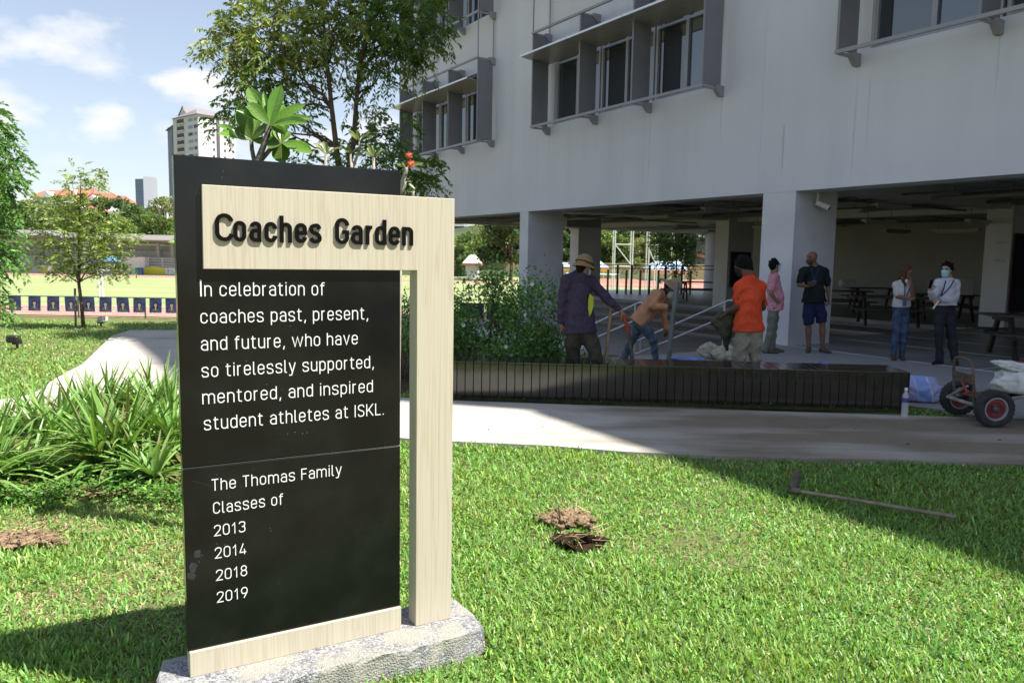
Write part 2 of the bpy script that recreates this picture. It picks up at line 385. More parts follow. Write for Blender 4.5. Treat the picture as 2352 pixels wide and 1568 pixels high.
# sunshades: vertical fins on brackets, a sloping shelf, rails and tie rods
def sunshade(bx, st, top):
    fins = bx[1]; z0, z1 = st[0]-.10, st[1]+.18; D = .60
    m = MB()
    for z_ in (z0, z1):                                              # outer rails
        m.box(B((fins[0]+fins[-1])/2, z_, D), (fins[0]-fins[-1]+.06, .05, .06), ax=EB)
    for s_ in fins:
        for z_ in (z0, z1):                                          # arms and wall brackets
            m.box(B(s_, z_-.015, D/2), (.045, D-.05, .05), ax=EB)
            m.slab([B(s_-.05, z_+.05, .0), B(s_-.05, z_-.16, .0), B(s_-.05, z_-.16, .10), B(s_-.05, z_-.04, .22), B(s_-.05, z_+.05, .22)], EB*.1)
    for s_ in (fins[0], fins[-1]):
        if not top:
            for n_ in (D-.01, .06): m.box(B(s_, (z1+st[0]+3.70)/2, n_), (.03, .03, 3.70+st[0]-z1-.06), ax=EB)
    o = m.build('sunshade', M_rail, bld)
    for k, s_ in enumerate(fins):
        f = MB(); f.box(B(s_, (z0+z1)/2, D/2+.03), (.035, D-.10, z1-z0-.08), ax=EB)
        f.box(B(s_, (z0+z1)/2, D-.012), (.05, .03, z1-z0-.07), ax=EB); f.build('fin', M_fin, o)
    s_a, s_b = fins[0]+.12, fins[-1]+.06
    h = MB(); zt = st[0]+1.72
    for k in range(3):
        a = s_a+(s_b-s_a)*k/3-.008; b = s_a+(s_b-s_a)*(k+1)/3+.008
        h.slab([B(a, zt-.10, .05), B(b, zt-.10, .05), B(b, zt, .92), B(a, zt, .92)], (0, 0, .022))
        e_ = MB(); e_.box(B((a+b)/2, zt+.012, .930), (a-b, .02, .045), ax=EB); e_.build('shelf_edge', M_edge, o)
    h.build('sun_shelf', M_shelf, o)
M_edge = mat('painted_edge_glint', (.80, .82, .86), rough=.3, var=.03, metal=.2)  # sky highlight along the shelf front, painted as a paler colour
M_shelf = mat('pale_metal_shelf', (0.38, 0.37, 0.37), rough=0.35, var=0.05, metal=0.3)
for bx in BOXES:
    for k, st in enumerate(STOREY): sunshade(bx, st, k == 2)

# ---------------------------------------------------------------- floors round the building
M_deck = mat('wet_looking_deck_concrete', (0.27, 0.265, 0.26), rough=0.42, var=0.16, vs=1.1, bump=0.06, bs=30, spec=0.4)
M_apron = mat('pebble_wash_apron', (0.28, 0.272, 0.268), rough=0.75, var=0.22, vs=60, bump=0.3, bs=90, detail=3)
M_court = mat('court_paving', (0.245, 0.215, 0.20), rough=0.6, var=0.15, vs=1.4, bump=0.05, bs=25)
M_riser = mat('shade_toned_riser', (0.17, 0.155, 0.15), rough=0.7, var=0.12, vs=2)  # darker than the treads: the shade on the risers is painted in
M_line = mat('pale_joint_strip', (0.45, 0.45, 0.46), rough=0.7, var=0.08, vs=5)
w = MB()
w.prism([B(0.8, 0)[:2], B(0.8, 0, -8.1)[:2], B(22, 0, -8.1)[:2], B(22, 0, -24)[:2], B(-40, 0, -24)[:2], B(-40, 0)[:2]], -.9, 0)
tag(w.build('deck_floor', M_deck), kind='structure')
w = MB()
w.prism([B(-40, 0, .004)[:2], B(0.78, 0, .004)[:2], B(0.0, 0, .6)[:2], B(0.0, 0, 4.8)[:2], B(-2.5, 0, 4.6)[:2], B(-4.4, 0, 3.95)[:2], B(-5.2, 0, 3.8)[:2], B(-9, 0, 3.75)[:2], B(-40, 0, 3.7)[:2]], -.9, .006)
tag(w.build('apron_pavement', M_apron), kind='structure')
w = MB()
w.box(B(-20, .004, -.02), (41, .11, .012), ax=EB)
for n_ in (-2.3, -4.2, -6.6): w.box(B(-20, .001, n_), (41, .05, .006), ax=EB)
for s_ in (-3.5, -8): w.box(B(s_, .001, -6), (.05, 11.8, .006), ax=EB)
tag(w.build('floor_joint_lines', M_line), kind='structure')
# sunken court in front of the deck, with shallow terraces and a stair down from the apron
w = MB(); w.prism([B(.8, 0, 3.9)[:2], B(.8, 0, -3.5)[:2], B(13.3, 0, -3.5)[:2], B(11.0, 0, 3.9)[:2]], -1.3, -.50)
tag(w.build('sunken_court_floor', M_court), kind='structure')
lv = [(-3.3, -.50), (-4.5, -.39), (-5.85, -.27), (-7.2, -.14), (-8.1, 0.0)]
for k in range(1, 5):
    w = MB(); a = lv[k-1][0]; b = lv[k][0]; z_ = lv[k][1]
    if k < 4: w.box(B(.8+(11+1.7*k)/2, z_-.03, (lv[k][0]+a)/2), (11+1.7*k, a-lv[k][0], .06), ax=EB); tag(w.build('terrace_tread', M_court), kind='structure')
    w = MB(); w.box(B(.8+(11+1.7*k)/2, (z_-.06+lv[k-1][1])/2-.2, a-.03), (11+1.7*k, .05, z_-.06-lv[k-1][1]+.4), ax=EB); tag(w.build('terrace_riser', M_riser), kind='structure')
w = MB()
for k in range(6): w.box(B(.2+.36*k, -.15-.13*k-.2, 2.4), (.36, 2.6, .4), ax=EB)
tag(w.build('garden_steps', M_court), kind='structure')
w = MB(); w.box(B(6.0, -.47, 4.25), (10.4, .75, 1.05), ax=EB); tag(w.build('court_retaining_wall', M_beam, None), 'low grey retaining wall of the sunken court behind the shrubs', 'wall')
# ================================================================ GROUND, LAWN, PATH, SPORTS FIELD
ZF = -1.4                                            # level of the sports field
def zg(x, y):
    t = np.clip((y-15.5)/(33.5-15.5), 0, 1); z = ZF*(t*t*(3-2*t))
    s = (x-Q0[0])*EB[0] + (y-Q0[1])*EB[1]; n = (x-Q0[0])*NBV[0] + (y-Q0[1])*NBV[1]
    low = (s > -41) & (s < 13.0) & (n < 3.6) & (n > -25)
    z = np.where(low, -1.6, z)
    low2 = (s > 0.6) & (s < 11.0) & (n < 4.1) & (n > -25)
    return np.where(low2, -1.6, z)
M_soil = mat('thatch_and_soil', (0.22, 0.17, 0.10), rough=0.95, var=0.35, vs=9, col2=(0.15, 0.19, 0.06), bump=0.5, bs=70, spec=0.1, detail=10)
HOLE = G(1332, 1243, 0.0)
xs = np.concatenate([HOLE[0]+np.linspace(-.16, .16, 15), np.linspace(-1500, -60, 20), np.linspace(-55, -14, 20), np.linspace(-13.5, 16, 80), np.linspace(17, 60, 30), np.linspace(70, 1500, 18)])
ys = np.concatenate([HOLE[1]+np.linspace(-.14, .14, 15), np.linspace(-200, -2, 12), np.linspace(-1, 22, 70), np.linspace(22.5, 50, 40), np.linspace(54, 120, 20), np.linspace(140, 2500, 16)])
xs = np.unique(np.sort(xs)); ys = np.unique(np.sort(ys)); X_, Y_ = np.meshgrid(xs, ys, indexing='ij'); Z_ = zg(X_, Y_)
Z_ = Z_ + np.where(Y_ < 15, 0.012*np.sin(X_*2.1+Y_*1.3)*np.cos(Y_*1.7-X_*.6), 0) - .012 - .13*np.exp(-((((X_-HOLE[0])/.105)**2+((Y_-HOLE[1])/.075)**2)**2))
nx, ny = X_.shape; V = np.stack([X_, Y_, Z_], -1).reshape(-1, 3)
ii, jj = np.meshgrid(np.arange(nx-1), np.arange(ny-1), indexing='ij'); a = (ii*ny+jj).ravel()
F = np.stack([a, a+ny, a+ny+1, a+1], -1)
me = bpy.data.meshes.new('ground'); me.from_pydata([tuple(p) for p in V], [], [tuple(f) for f in F]); me.polygons.foreach_set('use_smooth', [True]*len(F))
tag(link_mesh('ground', me, M_soil), kind='structure')

def inpoly(px, py, poly):
    poly = np.asarray(poly); r = np.zeros(px.shape, bool); n = len(poly); j = n-1
    for i in range(n):
        xi, yi, xj, yj = poly[i][0], poly[i][1], poly[j][0], poly[j][1]
        c = ((yi > py) != (yj > py)) & (px < (xj-xi)*(py-yi)/(yj-yi+1e-12)+xi); r ^= c; j = i
    return r
# concrete path (outline read off the photograph and laid on the ground)
PATH_PX = [(258, 770), (300, 758), (430, 758), (445, 830), (560, 880), (750, 905), (917, 912), (1043, 919.5), (1500, 935.5), (2065, 953), (2420, 963),
           (2420, 1068), (2100, 1057), (1700, 1048), (1440, 1037), (1250, 1022), (1043, 1013), (918, 1005), (700, 990), (560, 985), (420, 975), (300, 985), (180, 1010), (60, 1040), (-120, 1090),
           (-250, 960), (-60, 930), (0, 917), (75, 905), (125, 870), (190, 835)]
PATH = [G(x, y, .03)[:2] for x, y in PATH_PX]
def path_concrete(name):
    m, N, L, P = _nodes(name); tc = N.new('ShaderNodeTexCoord')
    def nz(scale, st, det=6):
        mp = N.new('ShaderNodeMapping'); mp.inputs['Scale'].default_value = st; L.new(tc.outputs['Object'], mp.inputs[0]); n = N.new('ShaderNodeTexNoise'); n.inputs['Scale'].default_value = scale; n.inputs['Detail'].default_value = det; L.new(mp.outputs[0], n.inputs['Vector']); return n.outputs[0]
    def ramp(v, a, b, ca, cb):
        r = N.new('ShaderNodeValToRGB'); r.color_ramp.elements[0].position = a; r.color_ramp.elements[1].position = b; r.color_ramp.elements[0].color = (*ca, 1); r.color_ramp.elements[1].color = (*cb, 1); L.new(v, r.inputs[0]); return r.outputs[0]
    def mul(a, b):
        x = N.new('ShaderNodeMix'); x.data_type = 'RGBA'; x.blend_type = 'MULTIPLY'; x.inputs[0].default_value = 1; L.new(a, x.inputs[6]); L.new(b, x.inputs[7]); return x.outputs[2]
    base = ramp(nz(2.0, (1, 1, 1), 10), .3, .7, (.42, .385, .335), (.52, .485, .43))
    grain = ramp(nz(55, (1, 1, 1), 4), .3, .7, (.84, .84, .84), (1.06, 1.06, 1.06))
    # brown water stains, with shade painted in along the stretch beside the bench
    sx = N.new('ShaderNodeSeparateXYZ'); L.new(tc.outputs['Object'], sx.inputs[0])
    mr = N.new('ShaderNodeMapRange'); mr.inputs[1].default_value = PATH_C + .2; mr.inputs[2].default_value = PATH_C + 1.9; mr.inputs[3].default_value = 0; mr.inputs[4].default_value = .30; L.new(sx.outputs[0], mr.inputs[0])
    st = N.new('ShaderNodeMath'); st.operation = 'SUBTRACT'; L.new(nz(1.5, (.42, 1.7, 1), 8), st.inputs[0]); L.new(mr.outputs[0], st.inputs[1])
    stain_shade = ramp(st.outputs[0], .16, .44, (.50, .445, .365), (1, 1, 1))
    L.new(mul(mul(base, grain), stain_shade), P.inputs['Base Color']); P.inputs['Roughness'].default_value = .82; P.inputs['Specular IOR Level'].default_value = .25
    bp = N.new('ShaderNodeBump'); bp.inputs['Strength'].default_value = .25; bp.inputs['Distance'].default_value = .01; L.new(nz(60, (1, 1, 1), 4), bp.inputs['Height']); L.new(bp.outputs[0], P.inputs['Normal'])
    return m
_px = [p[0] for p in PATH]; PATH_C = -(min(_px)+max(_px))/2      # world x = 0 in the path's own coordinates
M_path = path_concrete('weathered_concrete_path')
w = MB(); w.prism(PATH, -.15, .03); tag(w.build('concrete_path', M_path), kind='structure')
M_dry = mat('dry_soil', (0.23, 0.16, 0.10), rough=0.95, var=.3, vs=25, bump=.7, bs=60, spec=.1)
M_dark_soil = mat('dark_bed_soil', (0.075, 0.052, 0.035), rough=0.95, var=.4, vs=14, bump=.8, bs=50, spec=.1)
BED_PX = [(-120, 1180), (0, 1125), (130, 1118), (250, 1130), (420, 1135), (560, 1090), (560, 1000), (430, 985), (300, 995), (150, 1020), (0, 1060), (-150, 1100)]
BED = [G(x, y, 0)[:2] for x, y in BED_PX]
w = MB(); w.prism(BED, -.1, .014); tag(w.build('planting_bed_soil', M_dark_soil), kind='structure')
# planting bed behind the bench
BED2 = [(-3.2, 9.0), (-.9, 8.95), (1.3, 9.0), (2.2, 9.4), (2.6, 10.6), (1.4, 12.1), (-.9, 12.6), (-4.4, 13.8), (-5.0, 11.8)]
w = MB(); w.prism(BED2, -.1, .016); tag(w.build('shrub_bed_soil', M_dark_soil), kind='structure')
# sports field: turf, red running track with white lines
M_turf = mat('mown_turf', (0.27, 0.315, 0.135), rough=0.9, var=.14, vs=.35, bump=.1, bs=6, spec=.15, stretch=(.25, 1, 1), detail=8)
M_track = mat('red_running_track', (0.40, 0.165, 0.125), rough=0.85, var=.1, vs=.8, spec=.2)
M_trackline = mat('white_track_paint', (0.75, 0.73, 0.71), rough=.8, var=.05)
def sheet(name, pts, m, z):
    w = MB(); w.add([(p[0], p[1], z) for p in pts], [tuple(range(len(pts)))]); return tag(w.build(name, m), kind='structure')
sheet('sports_field', [(-140, 34.6), (90, 34.6), (90, 150), (-140, 150)], M_turf, ZF+.004)
def track_strip(pts_in, pts_out, z): 
    w = MB(); n = len(pts_in); w.add([(p[0], p[1], z) for p in pts_in] + [(p[0], p[1], z) for p in pts_out], [(i, i+1, n+i+1, n+i) for i in range(n-1)]); return w
def oval(off):          # near straight, the bend on the right, far straight
    x0, yn, yf = 14.0, 42.0, 90.0; r = (yf-yn)/2; pts = [(-140, yn-off)]
    for k in range(25):
        t = -math.pi/2 + math.pi*k/24; pts.append((x0+(r+off)*math.cos(t), (yn+yf)/2+(r+off)*math.sin(t)))
    return pts + [(-140, yf+off)]
tag(track_strip(oval(0), oval(6.7), ZF+.008).build('running_track', M_track), kind='structure')
w = MB()
for k in range(7):
    o_ = 1.1*k; q = track_strip(oval(o_), oval(o_+.12), ZF+.012); w.add(q.v, q.f)
tag(w.build('track_lane_lines', M_trackline), kind='structure')
sheet('far_track_apron', [(7, 83), (70, 83), (70, 124), (7, 124)], M_track, ZF+.006)
# ================================================================ LETTERING (single-stroke sans, built as flat ribbons)
def arc(cx, cy, rx, ry, a0, a1, n=9):
    return [(cx+rx*math.cos(math.radians(a0+(a1-a0)*k/n)), cy+ry*math.sin(math.radians(a0+(a1-a0)*k/n))) for k in range(n+1)]
def spline(pts, n=5):
    out = []; P = [pts[0]] + list(pts) + [pts[-1]]
    for i in range(1, len(P)-2):
        for k in range(n):
            t = k/n; a, b, c, d = (np.array(P[i+q]) for q in (-1, 0, 1, 2))
            out.append(tuple(.5*((2*b)+(c-a)*t+(2*a-5*b+4*c-d)*t*t+(3*b-3*c+d-a)*t**3)))
    return out + [tuple(pts[-1])]
def ring(x0, x1, y0, y1, start, end, R=None):
    """part of an upright rounded rectangle, from angle start counter-clockwise to end (degrees)"""
    R = min((x1-x0)/2, (y1-y0)/2) if R is None else R; pts = []
    cs = [(x1-R, y1-R), (x0+R, y1-R), (x0+R, y0+R), (x1-R, y0+R)]; n = 8
    full = []
    for q in range(4):
        for k in range(n+1):
            a = 90*q + 90*k/n; full.append((a, cs[q][0]+R*math.cos(math.radians(a)), cs[q][1]+R*math.sin(math.radians(a))))
    ang = start
    seq = [f for rep in range(3) for f in [(fa+360*rep, fx, fy) for fa, fx, fy in full]]
    pts = [(x, y) for (a, x, y) in seq if start-1e-6 <= a <= end+1e-6]
    return pts
def gap_ring(l, r, b, t, yt, yb):
    """an upright rounded rectangle left open on the right between heights yb and yt"""
    R = min((r-l)/2, (t-b)/2); a0 = math.degrees(math.asin(min(1, max(0, (yt-(t-R))/R)))); a1 = math.degrees(math.asin(min(1, max(0, ((b+R)-yb)/R))))
    p = ring(l, r, b, t, a0+.01, 359.99-a1)
    if yt < t-R: p = [(r, yt)] + p
    if yb > b+R: p = p + [(r, yb)]
    return p
def glyph(ch, W, w, X, H):
    """strokes of a letter of width W, stroke w, x-height X, capital height H; (path, closed)"""
    h = w/2; l, r = h, W-h; t = X-h; b = h; T = H-h; m = X*.52; D = -.24*H
    o = lambda: ring(l, r, b, t, 0, 359.9)
    R = min((r-l)/2, (t-b)/2)
    S = []
    def P(pts, closed=False): S.append((pts, closed))
    if ch == 'o': P(o(), True)
    elif ch == 'c': P(gap_ring(l, r, b, t, X*.67, X*.33))
    elif ch == 'e':
        q_ = [p for p in gap_ring(l, r, b, t, m, X*.30) if True]; P([(l, m-h*.2), (r, m-h*.2)] + q_[1:])
    elif ch == 'a':
        P([(l+h*.3, X*.74)] + [p for p in reversed(ring(l+h*.2, r, b, t, 0, 165))] + [(r, 0)])
        P([(r, X*.56)] + ring(l, r, b, X*.56, 90, 270) + [(r-h*.6, b)])
    elif ch in 'dq': P(o(), True); P([(r, 0 if ch == 'd' else D), (r, H if ch == 'd' else X)])
    elif ch in 'bp': P(o(), True); P([(l, 0 if ch == 'b' else D), (l, H if ch == 'b' else X)])
    elif ch in 'nhr':
        P([(l, 0), (l, H if ch == 'h' else X)])
        if ch == 'r': P([(l, X*.55)] + list(reversed(ring(l, l+(W-w)*1.55, b, t, 78, 180)))[1:])
        else: P([(l, X*.5)] + list(reversed(ring(l, r, b, t, 0, 180)))[1:] + [(r, 0)])
    elif ch == 'm':
        c = W/2; P([(l, 0), (l, X)])
        P([(l, X*.55)] + list(reversed(ring(l, c, b, t, 0, 180)))[1:] + [(c, 0)]); P([(c, X*.55)] + list(reversed(ring(c, r, b, t, 0, 180)))[1:] + [(r, 0)])
    elif ch == 'u': P([(l, X)] + ring(l, r, b, t, 180, 360) + [(r, X*.5)]); P([(r, 0), (r, X)])
    elif ch == 'i': P([(W/2, 0), (W/2, X)]); P([(W/2, H-w*1.05), (W/2, H+w*.1)])
    elif ch == 'l': P([(l, H), (l, b+W*.45), (l+W*.12, b+W*.12), (W*.55, b), (W, b)])
    elif ch == 't': P([(W*.36, H*.95), (W*.36, b+W*.35), (W*.45, b+W*.1), (W*.66, b), (W, b)]); P([(0, t), (W*.95, t)])
    elif ch == 'f': P([(W*.36, 0), (W*.36, T-W*.35), (W*.45, T-W*.1), (W*.66, T), (W, T)]); P([(0, t), (W*.95, t)])
    elif ch == 's': P(spline([(r-h*.1, X*.73), (r-W*.14, t-X*.02), (W*.5, t), (l+W*.08, t-X*.06), (l, X*.72), (l+W*.12, X*.57), (W*.5, X*.51), (r-W*.12, X*.43), (r, X*.28), (r-W*.08, b+X*.05), (W*.48, b), (l+W*.12, b+X*.03), (l-h*.1, X*.26)]))
    elif ch == 'v': P([(h*.7, X), (W/2, b*.6), (W-h*.7, X)])
    elif ch == 'w': P([(h*.7, X), (W*.27, b*.6), (W/2, X*.97), (W*.73, b*.6), (W-h*.7, X)])
    elif ch == 'y': P([(h*.7, X), (W*.52, b*.6)]); P([(W-h*.7, X), (W*.40, D+X*.06), (W*.25, D+h), (W*.02, D+h)])
    elif ch == ',': P([(W*.68, w*1.2), (W*.28, -w*2.1)])
    elif ch == '.': P([(W*.5, 0), (W*.5, w*1.15)])
    elif ch == 'C': P(gap_ring(l, r, b, T, H*.72, H*.28))
    elif ch == 'G': P(gap_ring(l, r, b, T, H*.72, H*.46) + [(W*.52, H*.46)])
    elif ch == 'S': P(spline([(r, H*.77), (r-W*.12, T-H*.03), (W*.5, T), (l+W*.1, T-H*.05), (l, H*.74), (l+W*.12, H*.59), (W*.5, H*.51), (r-W*.1, H*.42), (r, H*.26), (r-W*.1, b+H*.05), (W*.5, b), (l+W*.12, b+H*.03), (l, H*.23)]))
    elif ch == 'I': P([(W/2, 0), (W/2, H)])
    elif ch == 'T': P([(W/2, 0), (W/2, T)]); P([(0, T), (W, T)])
    elif ch == 'F': P([(l, 0), (l, H)]); P([(l, T), (W, T)]); P([(l, H*.52), (W*.9, H*.52)])
    elif ch == 'E': P([(l, 0), (l, H)]); P([(l, T), (W, T)]); P([(l, H*.52), (W*.9, H*.52)]); P([(l, b), (W, b)])
    elif ch == 'L': P([(l, H), (l, 0)]); P([(l, b), (W, b)])
    elif ch == 'K': P([(l, 0), (l, H)]); P([(W-h*.4, H), (l+w*.4, H*.38)]); P([(l+W*.26, H*.56), (W-h*.2, 0)])
    elif ch == 'H': P([(l, 0), (l, H)]); P([(r, 0), (r, H)]); P([(l, H*.52), (r, H*.52)])
    elif ch == 'M': P([(l, 0), (l, T), (W/2, H*.3), (r, T), (r, 0)])
    elif ch == 'N': P([(l, 0), (l, T), (r, b), (r, H)])
    elif ch == 'A': P([(h*.6, 0), (W/2, T), (W-h*.6, 0)]); P([(W*.22, H*.3), (W*.78, H*.3)])
    elif ch == 'P' or ch == 'R':
        P([(l, 0), (l, H)]); P([(l, T)] + list(reversed(ring(l, r, H*.46, T, 270-360+360, 450))) + [(l, H*.46)]) if False else P([(l, T), (W*.55, T), (r-W*.05, T-H*.07), (r, H*.74), (r-W*.05, H*.53), (W*.55, H*.46), (l, H*.46)])
        if ch == 'R': P([(W*.5, H*.46), (r, 0)])
    elif ch == 'O' or ch == '0': P(ring(l, r, b, T, 0, 359.9), True)
    elif ch == '1': P([(W*.62, 0), (W*.62, T), (W*.12, H*.72)])
    elif ch == '2': P(spline([(l, H*.72), (l+W*.07, T-H*.08), (W*.5, T), (r-W*.06, T-H*.08), (r, H*.72), (r-W*.12, H*.52), (W*.4, H*.24), (l, b)]) + [(W, b)])
    elif ch == '3': P(spline([(l, H*.80), (l+W*.12, T-H*.04), (W*.5, T), (r-W*.06, T-H*.07), (r-W*.03, H*.74), (r-W*.14, H*.57), (W*.48, H*.53)])); P(spline([(W*.48, H*.53), (r-W*.1, H*.49), (r, H*.29), (r-W*.08, b+H*.07), (W*.5, b), (l+W*.1, b+H*.05), (l, H*.22)]))
    elif ch == '4': P([(W*.58, H), (h, H*.24), (h, H*.2), (W, H*.2)]); P([(W*.74, 0), (W*.74, H*.48)])
    elif ch == '8': P(ring(l, r, b, H*.54, 0, 359.9), True); P(ring(l+W*.05, r-W*.05, H*.54, T, 0, 359.9), True)
    elif ch == '9': P(ring(l, r, H*.40, T, 0, 359.9), True); P([(r, H*.66), (r-W*.03, H*.48), (W*.42, 0)])
    return S
ADV = {'i': .12, 'l': .20, 't': .40, 'f': .38, 'r': .36, 'm': .96, 'w': .96, 'I': .12, ',': .17, '.': .13, ' ': .36, 'T': .58, 'C': .62, 'G': .64, 'S': .60, 'K': .66, 'L': .52, 'F': .52, 'E': .52, '1': .42, 'M': .8, 'v': .58, 'y': .58, 'H': .64, 'O': .64, 'A': .66, 'N': .66, 'P': .58, 'R': .6}
def ribbon(mb, path, closed, w, place, z0, z1):
    """a stroke of width w; place(x, y, z) gives the 3-D point"""
    p = [np.array(q, float) for q in path]; q = [p[0]]
    for k in p[1:]:
        if np.linalg.norm(k-q[-1]) > 1e-6: q.append(k)
    if closed and np.linalg.norm(q[0]-q[-1]) < 1e-4: q.pop()
    n = len(q); Lp, Rp = [], []
    for i in range(n):
        a = q[i-1] if (i > 0 or closed) else None; c = q[(i+1) % n] if (i < n-1 or closed) else None
        d1 = nrm(q[i]-a) if a is not None else None; d2 = nrm(c-q[i]) if c is not None else None
        if d1 is None: d1 = d2
        if d2 is None: d2 = d1
        n1 = np.array([-d1[1], d1[0]]); n2 = np.array([-d2[1], d2[0]]); mm = n1+n2
        ln = np.linalg.norm(mm); mm = n1 if ln < .35 else mm/ln; k = w/2/max(.5, float(np.dot(mm, n1)))
        Lp.append(q[i]+mm*k); Rp.append(q[i]-mm*k)
    vs = [place(a[0], a[1], z1) for a in Lp] + [place(a[0], a[1], z1) for a in Rp] + [place(a[0], a[1], z0) for a in Lp] + [place(a[0], a[1], z0) for a in Rp]
    fs = []
    for i in range(n if closed else n-1):
        j = (i+1) % n; fs += [(i, n+i, n+j, j), (2*n+i, 2*n+j, 3*n+j, 3*n+i), (i, j, 2*n+j, 2*n+i), (n+i, 3*n+i, 3*n+j, n+j)]
    if not closed: fs += [(0, 2*n, 3*n, n), (n-1, 2*n-1, 4*n-1, 3*n-1)]
    mb.add(vs, fs)
def write_line(mb_in, text, x0, x1, y, w, X, H, place, z0, z1, first_scale=1.0, gap=.19):
    """set a line of text between x0 and x1"""
    def lay(k):
        x = 0; out = []
        for i, c in enumerate(text):
            a = ADV.get(c, .56)*H*k if c not in 'iI.,' else ADV[c]*H
            out.append((c, x, a)); x += a + gap*H*(k if c != ' ' else .25)
        return out, x - gap*H*k
    lo, hi = .4, 2.2
    for _ in range(40):
        k = (lo+hi)/2; L_, tot = lay(k)
        if tot < x1-x0: lo = k
        else: hi = k
    zz = 0; words = [mb_in]
    for i, (c, x, a) in enumerate(L_):
        if c == ' ' and isinstance(mb_in, list): words.append(MB())
        mb = words[-1] if not isinstance(mb_in, list) else (words[-1] if isinstance(words[-1], MB) else None)
        if mb is None: words = [MB()]; mb = words[-1]
        sc_ = first_scale if i == 0 else 1
        for path, cl in glyph(c, a, w*(1.25 if sc_ > 1 else 1), X*sc_, H*sc_):
            ribbon(mb, [(px_+x0+x, py_+y) for px_, py_ in path], cl, w*(1.25 if sc_ > 1 else 1), place, z0, z1+zz); zz = 1.5e-5-zz
    return words
# ================================================================ THE GARDEN SIGN
_a = math.radians(60.666)
TS = np.array([math.sin(_a), math.cos(_a), 0]); NS = np.array([math.cos(_a), -math.sin(_a), 0])
SP = np.array([-0.3726, 3.0035, 0.0])
def SG(t, z, n=0.0): return SP + TS*t + NS*n + np.array([0, 0, z])
def laminate(name):
    m, N, L, P = _nodes(name)
    tc = N.new('ShaderNodeTexCoord'); mp = N.new('ShaderNodeMapping'); mp.inputs['Rotation'].default_value = (0, 0, -math.pi/2+_a); L.new(tc.outputs['Object'], mp.inputs[0])
    mp2 = N.new('ShaderNodeMapping'); mp2.inputs['Scale'].default_value = (30, 30, .8); L.new(mp.outputs[0], mp2.inputs[0])
    n1 = N.new('ShaderNodeTexNoise'); n1.inputs['Scale'].default_value = 1.0; n1.inputs['Detail'].default_value = 3; n1.inputs['Distortion'].default_value = .6; L.new(mp2.outputs[0], n1.inputs['Vector'])
    mu = N.new('ShaderNodeMath'); mu.operation = 'MULTIPLY'; mu.inputs[1].default_value = 14; L.new(n1.outputs[0], mu.inputs[0])
    fr = N.new('ShaderNodeMath'); fr.operation = 'PINGPONG'; fr.inputs[1].default_value = 1.0; L.new(mu.outputs[0], fr.inputs[0])
    cr = N.new('ShaderNodeValToRGB'); cr.color_ramp.elements[0].position = 0; cr.color_ramp.elements[1].position = .55
    cr.color_ramp.elements[0].color = (0.475, 0.42, 0.32, 1); cr.color_ramp.elements[1].color = (0.54, 0.49, 0.39, 1); L.new(fr.outputs[0], cr.inputs[0])
    mp3 = N.new('ShaderNodeMapping'); mp3.inputs['Scale'].default_value = (300, 300, 5); L.new(mp.outputs[0], mp3.inputs[0])
    n2 = N.new('ShaderNodeTexNoise'); n2.inputs['Scale'].default_value = 1.0; n2.inputs['Detail'].default_value = 2; L.new(mp3.outputs[0], n2.inputs['Vector'])
    c2 = N.new('ShaderNodeValToRGB'); c2.color_ramp.elements[0].position = .3; c2.color_ramp.elements[1].position = .7
    c2.color_ramp.elements[0].color = (.92, .915, .90, 1); c2.color_ramp.elements[1].color = (1, 1, 1, 1); L.new(n2.outputs[0], c2.inputs[0])
    mx = N.new('ShaderNodeMix'); mx.data_type = 'RGBA'; mx.blend_type = 'MULTIPLY'; mx.inputs[0].default_value = 1; L.new(cr.outputs[0], mx.inputs[6]); L.new(c2.outputs[0], mx.inputs[7])
    L.new(mx.outputs[2], P.inputs['Base Color']); P.inputs['Roughness'].default_value = .42; P.inputs['Specular IOR Level'].default_value = .35
    return m
